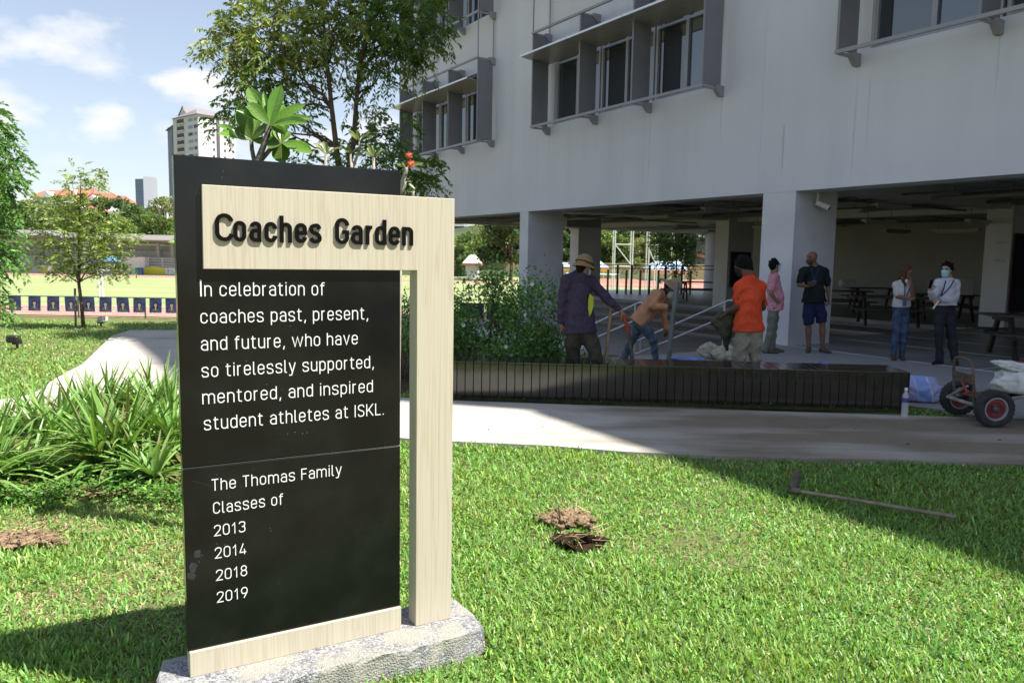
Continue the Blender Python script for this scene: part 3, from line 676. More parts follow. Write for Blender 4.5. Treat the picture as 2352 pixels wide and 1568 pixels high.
def black_gloss(name):
    m, N, L, P = _nodes(name)
    tc = N.new('ShaderNodeTexCoord'); n0 = N.new('ShaderNodeTexNoise'); n0.inputs['Scale'].default_value = 90; n0.inputs['Detail'].default_value = 2; L.new(tc.outputs['Object'], n0.inputs['Vector'])
    bp = N.new('ShaderNodeBump'); bp.inputs['Strength'].default_value = .05; bp.inputs['Distance'].default_value = .002; L.new(n0.outputs[0], bp.inputs['Height']); L.new(bp.outputs[0], P.inputs['Normal'])
    vo = N.new('ShaderNodeTexVoronoi'); vo.inputs['Scale'].default_value = 42; L.new(tc.outputs['Object'], vo.inputs['Vector'])     # dust specks
    n3 = N.new('ShaderNodeTexNoise'); n3.inputs['Scale'].default_value = 5; n3.inputs['Detail'].default_value = 6; L.new(tc.outputs['Object'], n3.inputs['Vector'])
    lt = N.new('ShaderNodeMath'); lt.operation = 'LESS_THAN'; lt.inputs[1].default_value = .055; L.new(vo.outputs['Distance'], lt.inputs[0])
    gt = N.new('ShaderNodeMath'); gt.operation = 'GREATER_THAN'; gt.inputs[1].default_value = .57; L.new(n3.outputs[0], gt.inputs[0])
    ml = N.new('ShaderNodeMath'); ml.operation = 'MULTIPLY'; L.new(lt.outputs[0], ml.inputs[0]); L.new(gt.outputs[0], ml.inputs[1])
    cr = N.new('ShaderNodeValToRGB'); cr.color_ramp.elements[0].position = .40; cr.color_ramp.elements[1].position = .75; cr.color_ramp.elements[0].color = (.006, .006, .0065, 1); cr.color_ramp.elements[1].color = (.013, .0135, .0125, 1); L.new(n3.outputs[0], cr.inputs[0])
    mx = N.new('ShaderNodeMix'); mx.data_type = 'RGBA'; L.new(ml.outputs[0], mx.inputs[0]); L.new(cr.outputs[0], mx.inputs[6]); mx.inputs[7].default_value = (.22, .21, .19, 1)
    L.new(mx.outputs[2], P.inputs['Base Color']); P.inputs['Roughness'].default_value = .14; P.inputs['Specular IOR Level'].default_value = .34
    return m
M_lam = laminate('pale_wood_laminate'); M_blk = black_gloss('black_gloss_panel')
M_letter = mat('black_acrylic_letter', (.006, .0055, .0055), rough=.6, var=.05, spec=.06)
M_white_vinyl = mat('white_vinyl', (.80, .80, .80), rough=.5, var=.02)
M_seam = mat('bright_seam', (.5, .5, .5), rough=.35, var=.1, metal=.3)
def pebble_concrete(name):
    m, N, L, P = _nodes(name)
    tc = N.new('ShaderNodeTexCoord'); vo = N.new('ShaderNodeTexVoronoi'); vo.inputs['Scale'].default_value = 130; L.new(tc.outputs['Object'], vo.inputs['Vector'])
    sp = N.new('ShaderNodeSeparateColor'); L.new(vo.outputs['Color'], sp.inputs[0])
    cr = N.new('ShaderNodeValToRGB'); cr.color_ramp.elements[0].position = 0; cr.color_ramp.elements[1].position = 1; cr.color_ramp.elements[0].color = (.10, .105, .12, 1); cr.color_ramp.elements[1].color = (.40, .395, .39, 1); L.new(sp.outputs[0], cr.inputs[0])
    nz = N.new('ShaderNodeTexNoise'); nz.inputs['Scale'].default_value = 7; nz.inputs['Detail'].default_value = 6; L.new(tc.outputs['Object'], nz.inputs['Vector'])
    c2 = N.new('ShaderNodeValToRGB'); c2.color_ramp.elements[0].position = .45; c2.color_ramp.elements[1].position = .62; c2.color_ramp.elements[0].color = (0, 0, 0, 1); c2.color_ramp.elements[1].color = (.8, .8, .8, 1); L.new(nz.outputs[0], c2.inputs[0])
    mx = N.new('ShaderNodeMix'); mx.data_type = 'RGBA'; L.new(c2.outputs[0], mx.inputs[0]); L.new(cr.outputs[0], mx.inputs[6]); mx.inputs[7].default_value = (.33, .315, .265, 1)
    L.new(mx.outputs[2], P.inputs['Base Color']); P.inputs['Roughness'].default_value = .85
    bp = N.new('ShaderNodeBump'); bp.inputs['Strength'].default_value = .8; bp.inputs['Distance'].default_value = .004; bp.invert = True; L.new(vo.outputs['Distance'], bp.inputs['Height']); L.new(bp.outputs[0], P.inputs['Normal'])
    return m
M_pebble = pebble_concrete('pebble_concrete')
sign = thing('garden_sign', 'black and pale wood sign reading Coaches Garden standing on the lawn', 'sign', SG(-.35, 0, -.05))
ZS = .10
# the concrete base, edges worn and uneven
rb = random.Random(3); ring_t, ring_b = [], []
base_out = [(-.93, .165), (-.6, .15), (-.2, .15), (.1, .16), (.245, .13), (.262, .0), (.25, -.17), (.0, -.19), (-.5, -.18), (-.93, -.19), (-.965, -.05)]
q = []
for i in range(len(base_out)):
    a, b = base_out[i], base_out[(i+1) % len(base_out)]
    n_ = max(1, int(math.hypot(b[0]-a[0], b[1]-a[1])/.05))
    for k in range(n_): q.append((a[0]+(b[0]-a[0])*k/n_+rb.uniform(-.006, .006), a[1]+(b[1]-a[1])*k/n_+rb.uniform(-.006, .006)))
w = MB(); n_ = len(q); cx_, cy_ = -.35, -.01
rings = [(1.03, -.06), (1.02, .02), (1.0, ZS-.018), (.985, ZS-.003), (.95, ZS)]
vs = []
for (sc_, z_) in rings:
    for (t_, m_) in q:
        e = rb.uniform(-.004, .004)
        vs.append(SG(cx_+(t_-cx_)*(1-(1-sc_)*.35), z_+(e*.6 if z_ < ZS-.001 else 0), cy_+(m_-cy_)*(1-(1-sc_)*1.2)+e))
fs = [(k*n_+i, k*n_+(i+1) % n_, (k+1)*n_+(i+1) % n_, (k+1)*n_+i) for k in range(len(rings)-1) for i in range(n_)] + [tuple((len(rings)-1)*n_+i for i in range(n_))]
w.add(vs, fs); w.build('concrete_base', M_pebble, sign)
# black panels, with the bright seam between them
pf, pb = -.020, -.075
w = MB(); w.box(SG(-.459, (.8555+1.922)/2, (pf+pb)/2), (.797, pf-pb, 1.922-.8585), ax=TS, bev=.003); w.build('upper_panel', M_blk, sign)
w = MB(); w.box(SG(-.459, (.19+.853)/2, (pf+pb)/2), (.797, pf-pb, .853-.19), ax=TS, bev=.002); w.build('lower_panel', M_blk, sign)
w = MB(); w.box(SG(-.462, .8555, (pf+pb)/2-.001), (.785, pf-pb-.003, .0013), ax=TS); w.build('panel_seam', M_seam, sign)
# pale wood crossbar and post in one L, and the skirting strip
w = MB(); L_out = [(-.776, 1.544), (0, 1.544), (0, ZS), (.158, ZS), (.158, 1.826), (-.774, 1.826)]
w.slab([SG(t_, z_, 0) for t_, z_ in L_out], -NS*.078)
lo = w.build('wood_frame', M_lam, sign)
bv = lo.modifiers.new('bevel', 'BEVEL'); bv.width = .0018; bv.segments = 2
w = MB(); w.box(SG(-.457, (ZS+.193)/2, -.046), (.788+.006, .076, .193-ZS), ax=TS, bev=.0015); w.build('skirting_strip', M_lam, sign)
# raised letters of the name
BOLD = [('C', -.736, -.676), ('o', -.677, -.635), ('a', -.624, -.584), ('c', -.573, -.531), ('h', -.521, -.479), ('e', -.468, -.426), ('s', -.417, -.373),
        ('G', -.322, -.271), ('a', -.263, -.219), ('r', -.207, -.175), ('d', -.170, -.127), ('e', -.116, -.073), ('n', -.062, -.019)]
for ch, a, b in BOLD:
    w = MB(); zz = 0
    for path, cl in glyph(ch, b-a, .0132, .0705, .094):
        ribbon(w, [(x+a, y+1.639) for x, y in path], cl, .0132, lambda x, y, z: SG(x, y, z), .0005, .0080+zz); zz += 4e-5
    w.build('raised_letter', M_letter, sign, fix=False)
TEXT = [('In celebration of', -.786, -.357, 1.4505, .0475, 1.19), ('coaches past, present,', -.787, -.190, 1.3575, .0465, 1), ('and future, who have', -.788, -.232, 1.2640, .0465, 1),
        ('so tirelessly supported,', -.788, -.168, 1.1705, .0465, 1), ('mentored, and inspired', -.788, -.173, 1.0770, .0465, 1), ('student athletes at ISKL.', -.785, -.128, .9845, .0465, 1),
        ('The Thomas Family', -.765, -.298, .7655, .0420, 1), ('Classes of', -.762, -.519, .6815, .0420, 1), ('2013', -.761, -.654, .5995, .0405, 1), ('2014', -.760, -.653, .5170, .0405, 1), ('2018', -.758, -.651, .4345, .0405, 1), ('2019', -.757, -.651, .3525, .0405, 1)]
for s_, a, b, y, H_, fs_ in TEXT:
    words = write_line([], s_, a, b, y, H_*.080, H_*.79, H_, lambda x, y, z: SG(x, y, pf+z), .0002, .0009, fs_, gap=.19 if s_[0] != '2' else .17)
    for w in words: w.build('text_word', M_white_vinyl, sign, fix=False)
# scuffs and a scratch on the black board
M_scuff = mat('grey_scuff', (.030, .032, .034), rough=.5, var=.3, vs=60)
w = MB(); rs = random.Random(5)
for (t_, z_) in ((-.835, .50), (-.815, .545), (-.84, .47)):
    pts = [SG(t_+(.012+.01*rs.random())*math.cos(2*math.pi*k/11)*rs.uniform(.5, 1.1), z_+(.014+.012*rs.random())*math.sin(2*math.pi*k/11)*rs.uniform(.5, 1.1), pf) for k in range(11)]
    w.slab(pts, NS*.0003)
w.build('scuff_mark', M_scuff, sign)
w = MB(); w.slab([SG(-.828, .811, pf), SG(-.762, .783, pf), SG(-.762, .7820, pf), SG(-.828, .8100, pf)], NS*.0003); w.build('scratch', M_scuff, sign)
# ================================================================ BENCH
M_board = mat('dark_stained_board', (0.026, 0.020, 0.016), rough=0.12, var=.3, vs=2.5, stretch=(3, 3, .6), bump=.05, bs=9, spec=1.0)
M_plinth = mat('mossy_plinth', (.07, .06, .04), rough=.95, var=.4, vs=12, col2=(.05, .07, .02), bump=.5, bs=30)
bx0, bx1 = np.array([-.98, 8.56, 0]), np.array([4.30, 8.235, 0])
BD = nrm(bx1-bx0); BN = np.array([BD[1], -BD[0], 0])                 # along the bench, towards the camera
bench = thing('garden_bench', 'long low bench clad in dark stained boards beside the concrete path', 'bench', (bx0+bx1)/2)
Lb = np.linalg.norm(bx1-bx0); pitch = .0925; nb_ = int(round(Lb/pitch)); rb = random.Random(9)
def make_board(k):
    c = bx0 + BD*(k+.5)*Lb/nb_; wd = Lb/nb_-.005; jt = rb.uniform(-.0012, .0012)
    w = MB()
    w.box(c + Zv*(.045+.3755/2) + BN*(-.011+jt), (wd, .022, .3755), ax=BD, bev=.003)
    w.box(c + Zv*(.4325+jt) - BN*.295, (wd, .59, .023), ax=BD, bev=.003)
    w.box(c + Zv*(.045+.3755/2) - BN*.579, (wd, .022, .3755), ax=BD, bev=.003)
    return w
for k in range(nb_): make_board(k).build('board', M_board, bench)
w = MB(); w.box((bx0+bx1)/2 + Zv*.16 - BN*.295, (Lb-.06, .5, .31), ax=BD); w.box((bx0+bx1)/2 + Zv*.02 - BN*.30, (Lb-.03, .55, .05), ax=BD); w.build('plinth', M_plinth, bench)
w = MB(); w.box(bx1 + Zv*.232 - BN*.295 - BD*.002, (.022, .52, .372), ax=BD, bev=.003); w.build('end_board', M_board, bench)

# ================================================================ HANDRAILS OF THE GARDEN STEPS
M_steel = mat('brushed_steel', (.46, .46, .50), rough=.38, var=.06, vs=5, metal=.55)
def handrail(p_top, k_low, drop, label, post_ts):
    t = thing('handrail', label, 'handrail', p_top, group='handrails of the garden steps')
    tops = []
    for zt in (.90, .63):
        a = np.array(p_top)+Zv*zt; bq = a + EB*k_low - Zv*drop; c = bq + EB*.28
        w = MB(); w.tube([a - EB*.16 - Zv*.0, a, bq, c], .021, 10); w.build('rail', M_steel, t, smooth='auto'); tops.append((a, bq))
    for u in post_ts:
        a = tops[0][0]*(1-u)+tops[0][1]*u; w = MB(); w.tube([a, a-Zv*1.25], .019, 8); w.build('post', M_steel, t, smooth='auto')
    return t
handrail((3.90, 13.92, 0), 2.44, .98, 'nearer steel handrail, rising to the man in the orange shirt', (.04, .96))
handrail((2.10, 12.75, 0), 2.60, .98, 'farther steel handrail, passing behind the bending worker', (.04, .97))

# ================================================================ PICNIC TABLES
M_tbl = mat('dark_table_board', (.055, .047, .043), rough=.5, var=.2, vs=3, stretch=(1, 6, 1))
M_leg = mat('black_table_leg', (.018, .014, .013), rough=.5, var=.2)
def picnic_table(loc, rz, label):
    t = thing('picnic_table', label, 'picnic table', (0, 0, 0), 0, 'picnic tables under the building')
    w = MB()
    for k in range(5): w.box((0, -.30+.15*k, .735), (1.85, .142, .04), bev=.004)
    w.build('tabletop', M_tbl, t)
    for sy in (-1, 1):
        w = MB()
        for k in range(2): w.box((0, sy*(.62+.145*k), .435), (1.85, .138, .04), bev=.004)
        w.build('seat', M_tbl, t)
    for sx in (-1, 1):
        for sy in (-1, 1):
            w = MB(); w.slab([(sx*.62-.03, sy*.22, .714), (sx*.62-.03, sy*.33, .714), (sx*.62-.03, sy*.72, 0), (sx*.62-.03, sy*.58, 0)], (.06, 0, 0)); w.build('leg', M_leg, t)
        w = MB(); w.box((sx*.62+.06*sx, 0, .385), (.05, 1.5, .085)); w.box((sx*.62+.06*sx, 0, .675), (.05, .72, .08)); w.build('crosspiece', M_leg, t)
    t.location = loc; t.rotation_euler = (0, 0, rz); return t
aE = math.atan2(EB[1], EB[0])
def gxy(px, py, z=0): p = G(px, py, z); return (p[0], p[1], z)
picnic_table((9.35, 13.55, 0), math.radians(-14), 'nearest picnic table, at the right edge behind the cart')
def pt(px, Y, rz, lab): p = AT(px, 700, Y); return picnic_table((p[0], p[1], 0.004), math.radians(rz), lab)
pt(1925, 24.2, -8, 'dark picnic table just right of the bald man and the column')
pt(2040, 20.4, -16, 'dark picnic table behind the woman in jeans')
pt(2005, 27.5, -8, 'dark picnic table in deep shade beyond the one near the bald man')
pt(2165, 22.6, -14, 'dark picnic table with the white box on it')
pt(2150, 29.0, -8, 'hindmost dark picnic table, by the pale far wall')
pt(1608, 31.5, -6, 'picnic table standing against daylight by the round column')
pt(2400, 23.0, -8, 'picnic table beside the notice board at the right edge')
# box and laptop left on tables
M_card = mat('white_card', (.62, .64, .62), rough=.7, var=.05)
w = MB(); p = AT(2165, 700, 22.45); w.box((p[0]+.12, p[1]-.3, .757+.24), (.92, .35, .47), bev=.01); tag(w.build('box', M_card), 'pale flat box standing on a picnic table behind the man in white', 'box')
M_bag = mat('white_paper_bag', (.55, .56, .55), rough=.8, var=.1)
w = MB(); p = AT(1962, 700, 27.4); w.box((p[0]-.3, p[1], .757+.13), (.5, .3, .26), bev=.03); tag(w.build('paper_bag', M_bag), 'white bag standing on a far table right of the bald man', 'bag')

# ================================================================ THINGS FIXED UNDER THE CEILING
M_tubew = mat('pale_lamp_housing', (.42, .42, .40), rough=.5, var=.05)
M_pipe = mat('dark_service_pipe', (.13, .13, .13), rough=.55, var=.2, vs=3)
M_pipe2 = mat('grey_service_duct', (.25, .25, .25), rough=.5, var=.1, vs=3)
lamp0 = thing('ceiling_lamp', 'unlit pale tube lamp hanging in deep shade under the ceiling', 'lamp', (0, 0, 0), 0, 'tube lamps under the ceiling')
w = MB(); w.box((0, 0, 0), (1.35, .16, .07), bev=.02); w.build('housing', M_tubew, lamp0)
w = MB(); w.tube([(-.58, 0, -.055), (.58, 0, -.055)], .026, 8); w.build('lamp_tube', M_tubew, lamp0)
for x in (-.5, .5): w = MB(); w.tube([(x, 0, .03), (x, 0, .55)], .008, 5); w.build('hanger', M_pipe, lamp0)
LAMPS = [(1505, 497, 2.98, 'leftmost tube lamp, above the bending worker'), (1655, 480, 2.98, 'tube lamp left of the man in orange, under the beam'), (1580, 520, 2.9, 'tube lamp in front of the round column'),
         (1768, 520, 2.72, 'tube lamp between two pillars behind the man in pink'), (1800, 535, 2.6, 'short tube lamp seen past the bright pillar edge'), (2050, 472, 2.95, 'tube lamp high right of the security camera'),
         (1925, 485, 2.9, 'tube lamp right of the pillar with the camera'), (2020, 508, 2.7, 'tube lamp above and left of the woman in jeans'), (2060, 530, 2.65, 'tube lamp straight above the woman in jeans'), (2195, 528, 2.6, 'lower tube lamp above the man in the white shirt'), (2255, 508, 2.7, 'tube lamp beside the far grey pillar')]
for k, (px, py, z, lab) in enumerate(LAMPS):
    p = G(px, py, z); l = lamp0 if k == 0 else dup(lamp0, (0, 0, 0)); l['label'] = lab
    l.location = p; l.rotation_euler = (0, 0, math.atan2(NBV[1], NBV[0]) if k % 3 else aE)
rp = random.Random(4)
pipes = thing('ceiling_services', 'dark pipes and ducts hanging under the ceiling of the open floor', 'pipes', B(0, 3.1, -8))
for k in range(15):
    n_ = -1.3-1.15*k; z_ = 3.05+.22*rp.random(); r_ = rp.choice([.022, .03, .045, .06])
    w = MB(); w.tube([B(18.0, z_, n_), B(-25, z_, n_)], r_, 8)
    for s_ in np.arange(-24, 18, 2.3): w.tube([B(s_, z_, n_), B(s_, 3.4, n_)], .009, 5)
    w.build('pipe', M_pipe if k % 3 else M_pipe2, pipes, smooth='auto')
for k in range(13):
    s_ = 17-3.1*k+rp.uniform(-.5, .5); z_ = 2.98+.3*rp.random(); r_ = rp.choice([.02, .03, .05])
    w = MB(); w.tube([B(s_, z_, -.9), B(s_, z_, -16)], r_, 8); w.build('pipe', M_pipe if k % 2 else M_pipe2, pipes, smooth='auto')
for c_, s_ in ((B(6.5, 3.2, -10.5), (7, .5, .28)), (B(14.5, 2.95, -5.5), (1.2, 1.6, .35)), (B(-5, 3.2, -12), (9, .6, .28))): w = MB(); w.box(c_, s_, ax=EB); w.build('duct', M_pipe2, pipes)
# security camera on the pillar
p = AT(1879, 452, 14.95)
M_camw = mat('white_camera_shell', (.6, .6, .6), rough=.4, var=.04)
cc = thing('security_camera', 'white bullet security camera under the beam at the front pillar', 'camera', p)
d = nrm(np.array([.75, -.55, -.42])); w = MB(); w.tube([p+Zv*.10, p-Zv*.02, p-Zv*.10], .022, 8); w.box(p+Zv*.10, (.10, .08, .05)); w.build('bracket', M_camw, cc)
w = MB(); w.tube([p-Zv*.12-d*.02, p-Zv*.12+d*.24], .052, 14); w.box(p-Zv*.075+d*.12, (.3, .12, .012), ax=d, ay=nrm(np.cross(Zv, d))); w.build('camera_body', M_camw, cc)
w = MB(); w.tube([p-Zv*.12+d*.241, p-Zv*.12+d*.247], .043, 14); w.build('lens_cover', M_glass, cc)
# notice boards
M_board_navy = mat('navy_felt', (.018, .020, .042), rough=.95, var=.1); M_woodtrim = mat('brown_board_frame', (.09, .05, .03), rough=.6)
def notice_board(c, ax, nv, wd, ht, lab):
    t = thing('notice_board', lab, 'notice board', c-Zv*ht/2, group='notice boards on the pillars')
    w = MB(); w.box(np.array(c)+nv*.012, (wd, .024, ht), ax=ax); w.build('felt', M_board_navy, t)
    w = MB()
    for sg in (-1, 1):
        w.box(np.array(c)+nv*.018+Zv*sg*(ht/2+.02), (wd+.08, .036, .04), ax=ax); w.box(np.array(c)+nv*.018+np.array(ax)*sg*(wd/2+.02), (.04, .036, ht), ax=ax)
    w.build('board_frame', M_woodtrim, t); return t
notice_board(B(9.52-.31, 1.32, -8.83), NBV, -EB, .92, 1.15, 'dark blue notice board on the pillar left of the man in orange')
notice_board(B(.385-.31-.5, 1.42, -8.9), NBV, -EB, 1.10, 1.9, 'tall dark blue notice board on the pillar at the right edge') if False else notice_board(B(.385-.31, 1.42, -8.85), NBV, -EB, 1.05, 1.9, 'tall dark blue notice board on the pillar at the right edge')
# small pictures on the far wall
M_pic = mat('framed_print', (.13, .11, .08), rough=.6, var=.5, vs=9)
for k, px in enumerate((2120, 2146, 2169)):
    p = AT(px, 615, 30.0); s_, n_ = sn(p); q = B(s_, p[2], -20.28); f = (q-CAM); f = CAM + f*1.0
    w = MB(); w.box(q, (.42, .03, .42), ax=EB, bev=.01); tag(w.build('wall_picture', M_pic), ['leftmost small framed picture on the far wall', 'middle small framed picture on the far wall', 'rightmost small framed picture on the far wall'][k], 'picture', 'small pictures on the far wall')
# small signs on the right pillar
M_plate = mat('pale_switch_plate', (.5, .5, .48), rough=.5, var=.05)
for px, py, lab in ((2283, 557, 'upper pale switch plate on the right pillar'), (2278, 598, 'lower pale switch plate on the right pillar')):
    p = AT(px, py, 19.5); s_, n_ = sn(p); w = MB(); w.box(B(.30, p[2], -8.19), (.22, .02, .07), ax=EB, bev=.004); tag(w.build('switch_plate', M_plate), lab, 'switch plate', 'switch plates on the right pillar')

# ================================================================ TOOLS
M_wood = mat('worn_wood_handle', (.30, .20, .12), rough=.7, var=.25, vs=12, stretch=(4, 4, .7))
M_greywood = mat('weathered_pale_handle', (.26, .205, .155), rough=.75, var=.25, vs=14)
M_iron = mat('dull_iron', (.10, .095, .09), rough=.55, var=.35, vs=18, metal=.5)
M_red = mat('chipped_red_paint', (.42, .045, .04), rough=.5, var=.3, vs=30, col2=(.30, .05, .04))
def zr1(x, y, Y): return AT((2200+x*.3188)*.57422, (1000+y*.3188)*.57422, Y)
a, b = zr1(772, 655, 9.0), zr1(680, 1560, 8.95)
w = MB(); w.tube([a, a*.5+b*.5, b], [.021, .019, .018], 10); tag(w.build('tool_handle', M_wood, smooth='auto'), 'plain wooden pole stuck upright behind the bench', 'pole')
a, b, c = zr1(932, 825, 8.80), zr1(985, 1045, 8.82), zr1(1060, 1560, 8.85)
hoe2 = thing('digging_bar', 'red topped digging bar held by the man in purple', 'tool', c)
w = MB(); w.tube([a, b], [.024, .022], 10); w.build('grip', M_red, hoe2, smooth='auto')
w = MB(); w.tube([b, c], [.021, .026], 10); w.build('shaft', M_iron, hoe2, smooth='auto')
a, b = zr1(1592, 405, 11.15), zr1(1462, 1600, 11.0)
M_galv = mat('galvanised_pipe', (.15, .17, .155), rough=.5, var=.2, vs=8, metal=.3)
w = MB(); w.tube([a, b], .036, 14); tag(w.build('metal_pipe', M_galv, smooth='auto'), 'grey metal pipe held upright by the bending worker', 'pipe')
# hoe lying in the grass
h0, h1 = G(1822, 1126, .05), G(2196, 1187, .05)
hoe = thing('garden_hoe', 'garden hoe lying on the shaded lawn with its blade standing up', 'hoe', h0)
mid = (h0+h1)/2
w = MB(); w.tube([h0, h0*.6+h1*.4+Zv*.004, h1], [.0125, .012, .0135], 10); w.build('handle', M_greywood, hoe, smooth='auto')
bu = nrm(G(1860, 1098, 0)-G(1822, 1126, 0))
w = MB(); pts = []
h_ax = nrm(h1-h0); up_ = nrm(Zv*.93 + bu*.22); sd = nrm(np.cross(up_, h_ax)); sd = nrm(sd*.45*(1 if sd[1] > 0 else -1)+np.array([1.0, .1, .1]))
for (u, v) in ((-.03, -.01), (.028, -.01), (.06, .07), (.072, .15), (.045, .205), (.012, .225), (-.022, .20), (-.052, .14), (-.05, .06)): pts.append(h0 + sd*u*.72 + up_*v*.66)
w.slab(pts, nrm(np.cross(sd, up_))*.006); w.build('blade', M_iron, hoe)
w = MB(); w.tube([h0-h_ax*.03, h0+h_ax*.05], .025, 10); w.build('socket', M_iron, hoe, smooth='auto')

# ================================================================ WATER BOTTLE
def clear_plastic(name):
    m, N, L, P = _nodes(name); P.inputs['Base Color'].default_value = (.75, .78, .80, 1); P.inputs['Roughness'].default_value = .12; P.inputs['Alpha'].default_value = .38; P.inputs['Specular IOR Level'].default_value = .8
    return m
M_plastic = clear_plastic('clear_bottle_plastic'); M_cap = mat('white_bottle_cap', (.8, .8, .8), rough=.4); M_lbl = mat('purple_label', (.075, .055, .24), rough=.4, var=.2, vs=30)
bp_ = G(2077, 958, .03); bo = thing('water_bottle', 'clear plastic water bottle with purple label beside the bench end', 'bottle', bp_)
prof = [(.030, 0), (.034, .006), (.034, .03)]
for k in range(7): prof += [(.0345, .034+.017*k), (.0315, .0425+.017*k)]
prof += [(.034, .155), (.0345, .21), (.030, .235), (.014, .268), (.0125, .285)]
w = MB(); w.lathe(bp_, Zv, prof, 20); w.build('bottle_body', M_plastic, bo, smooth=True)
w = MB(); w.lathe(bp_, Zv, [(.0352, .160), (.0354, .205)], 20); w.build('label', M_lbl, bo, smooth='auto')
w = MB(); w.lathe(bp_, Zv, [(.0165, .283), (.0165, .305), (.012, .309)], 16); w.build('cap', M_cap, bo, smooth='auto')

# ================================================================ TWO WHEELED CART
M_tyre = mat('worn_black_tyre', (.035, .035, .036), rough=.85, var=.3, vs=20, bump=.5, bs=45)
M_rimred = mat('dusty_red_rim', (.20, .03, .035), rough=.6, var=.35, vs=12)
M_rimgrey = mat('grey_rim_edge', (.30, .30, .30), rough=.5, var=.15)
M_rust = mat('brown_rusty_frame', (.11, .075, .055), rough=.7, var=.35, vs=20)
M_tubeg = mat('grey_cart_tube', (.27, .26, .24), rough=.5, var=.25, vs=12)
def zc(x, y, Y): return AT((3500+x*.287)*.57422, (1350+y*.287)*.57422, Y)
wr = zc(1655, 1040, 7.45); wl_ = zc(1160, 890, 8.05)
ax_ = nrm(np.array([wr[0]-wl_[0], wr[1]-wl_[1], 0])); R_ = .182
wr[2] = R_+.03; wl_ = wr + (wl_-wr)*np.array([1, 1, 0]); wl_[2] = R_+.03
cart = thing('hand_cart', 'rusty two wheeled hand cart with red rims on the shaded path', 'cart', (wr+wl_)/2*np.array([1, 1, 0]))
def wheel(c, out):
    t_ = MB(); prof = [(.105, -.03), (.125, -.05), (.155, -.056), (.176, -.045), (R_, -.018), (R_, .018), (.176, .045), (.155, .056), (.125, .05), (.105, .03)]
    t_.lathe(c, out, prof, 40, cap=False)
    for k in range(26):
        an = 2*math.pi*k/26; u = nrm(np.cross(out, Zv)); w_ = np.cross(out, u); d_ = u*math.cos(an)+w_*math.sin(an)
        for sg in (-1, 1): t_.box(c + d_*(R_-.004) + out*sg*.030, (.016, .026, .010), ax=np.cross(d_, out), ay=out, az=d_)
    wo = t_.build('wheel', M_tyre, cart, smooth='auto')
    r_ = MB(); r_.lathe(c, out, [(.118, .022), (.118, .040), (.104, .043), (.098, .028), (.098, .020)], 32, cap=False); r_.lathe(c, out, [(.118, -.022), (.118, -.040), (.104, -.043), (.098, -.028), (.098, -.020)], 32, cap=False); r_.build('rim_edge', M_rimgrey, wo, smooth='auto')
    r_ = MB(); r_.lathe(c, out, [(.10, -.012), (.10, .020), (.07, .024), (.055, .012), (.045, .012)], 32); r_.build('rim', M_rimred, wo, smooth='auto')
    r_ = MB(); r_.lathe(c, out, [(.032, -.04), (.032, .035), (.02, .045)], 20)
    for k in range(4):
        u = nrm(np.cross(out, Zv)); w_ = np.cross(out, u); an = math.pi/4+math.pi/2*k; r_.tube([c+(u*math.cos(an)+w_*math.sin(an))*.046+out*.012, c+(u*math.cos(an)+w_*math.sin(an))*.046+out*.026], .007, 6)
    r_.build('hub', M_iron, wo, smooth='auto')
wheel(wr, ax_); wheel(wl_, ax_)
fwd = nrm(np.cross(Zv, ax_)); fwd = fwd if fwd[0] > 0 else -fwd          # handles run to the right, out of the picture
mid_ = (wr+wl_)/2; half = np.linalg.norm(wr-wl_)/2-.075
w = MB(); w.tube([wl_, wr], .014, 8); w.build('axle', M_iron, cart)
# upright front hoop
f0 = mid_ - fwd*.10; hl, hr = f0-ax_*half*.72, f0+ax_*half*.72
hoop = []
for (u, z_) in ((-1, .02), (-1.02, .10), (-1.08, .20), (-1.05, .40), (-.98, .50), (-.78, .555), (-.3, .572), (.3, .572), (.78, .555), (.98, .50), (1.05, .40), (1.08, .20), (1.02, .10), (1, .02)):
    z_ *= .80; hoop.append(f0 + ax_*u*half*.72 + Zv*z_ - fwd*(.02+.10*z_))
w = MB(); w.tube(hoop, .014, 8); w.build('front_hoop', M_rust, cart, smooth='auto')
w = MB(); w.slab([f0-ax_*half*.74+Zv*.22-fwd*.05, f0+ax_*half*.74+Zv*.22-fwd*.05, f0+ax_*half*.74+Zv*.31-fwd*.06, f0-ax_*half*.74+Zv*.31-fwd*.06], fwd*.004); w.build('hoop_plate', M_rust, cart)
w = MB()
for sg in (-1, 1):
    a_ = mid_ - fwd*.16 + ax_*half*sg*.98 + Zv*.02; w.tube([a_, a_ + fwd*.55 + Zv*.10, a_ + fwd*1.75 + Zv*.19], .017, 8)
w.tube([mid_-fwd*.16-ax_*half*1.0+Zv*.02, mid_-fwd*.16+ax_*half*1.0+Zv*.02], .019, 8); w.tube([mid_+fwd*.6-ax_*half+Zv*.13, mid_+fwd*.6+ax_*half+Zv*.13], .015, 8)
w.tube([mid_-fwd*.16-ax_*half+Zv*.02, mid_-fwd*.08-ax_*half*.1+Zv*.17], .013, 8)
w.build('chassis_tube', M_tubeg, cart, smooth='auto')
w = MB(); w.tube([mid_-fwd*.1-ax_*half*.62+Zv*.24, mid_-fwd*.10+ax_*half*.05+Zv*.10], .012, 6); w.tube([mid_-fwd*.1+ax_*half*.62+Zv*.14, mid_-fwd*.10+ax_*half*.05+Zv*.10], .012, 6); w.build('red_brace', M_red, cart)
w = MB(); w.slab([mid_-fwd*.05-ax_*half*.9+Zv*.06, mid_-fwd*.05+ax_*half*.9+Zv*.06, mid_+fwd*.95+ax_*half*.9+Zv*.135, mid_+fwd*.95-ax_*half*.9+Zv*.135], Zv*.006); w.build('load_bed', M_rust, cart)

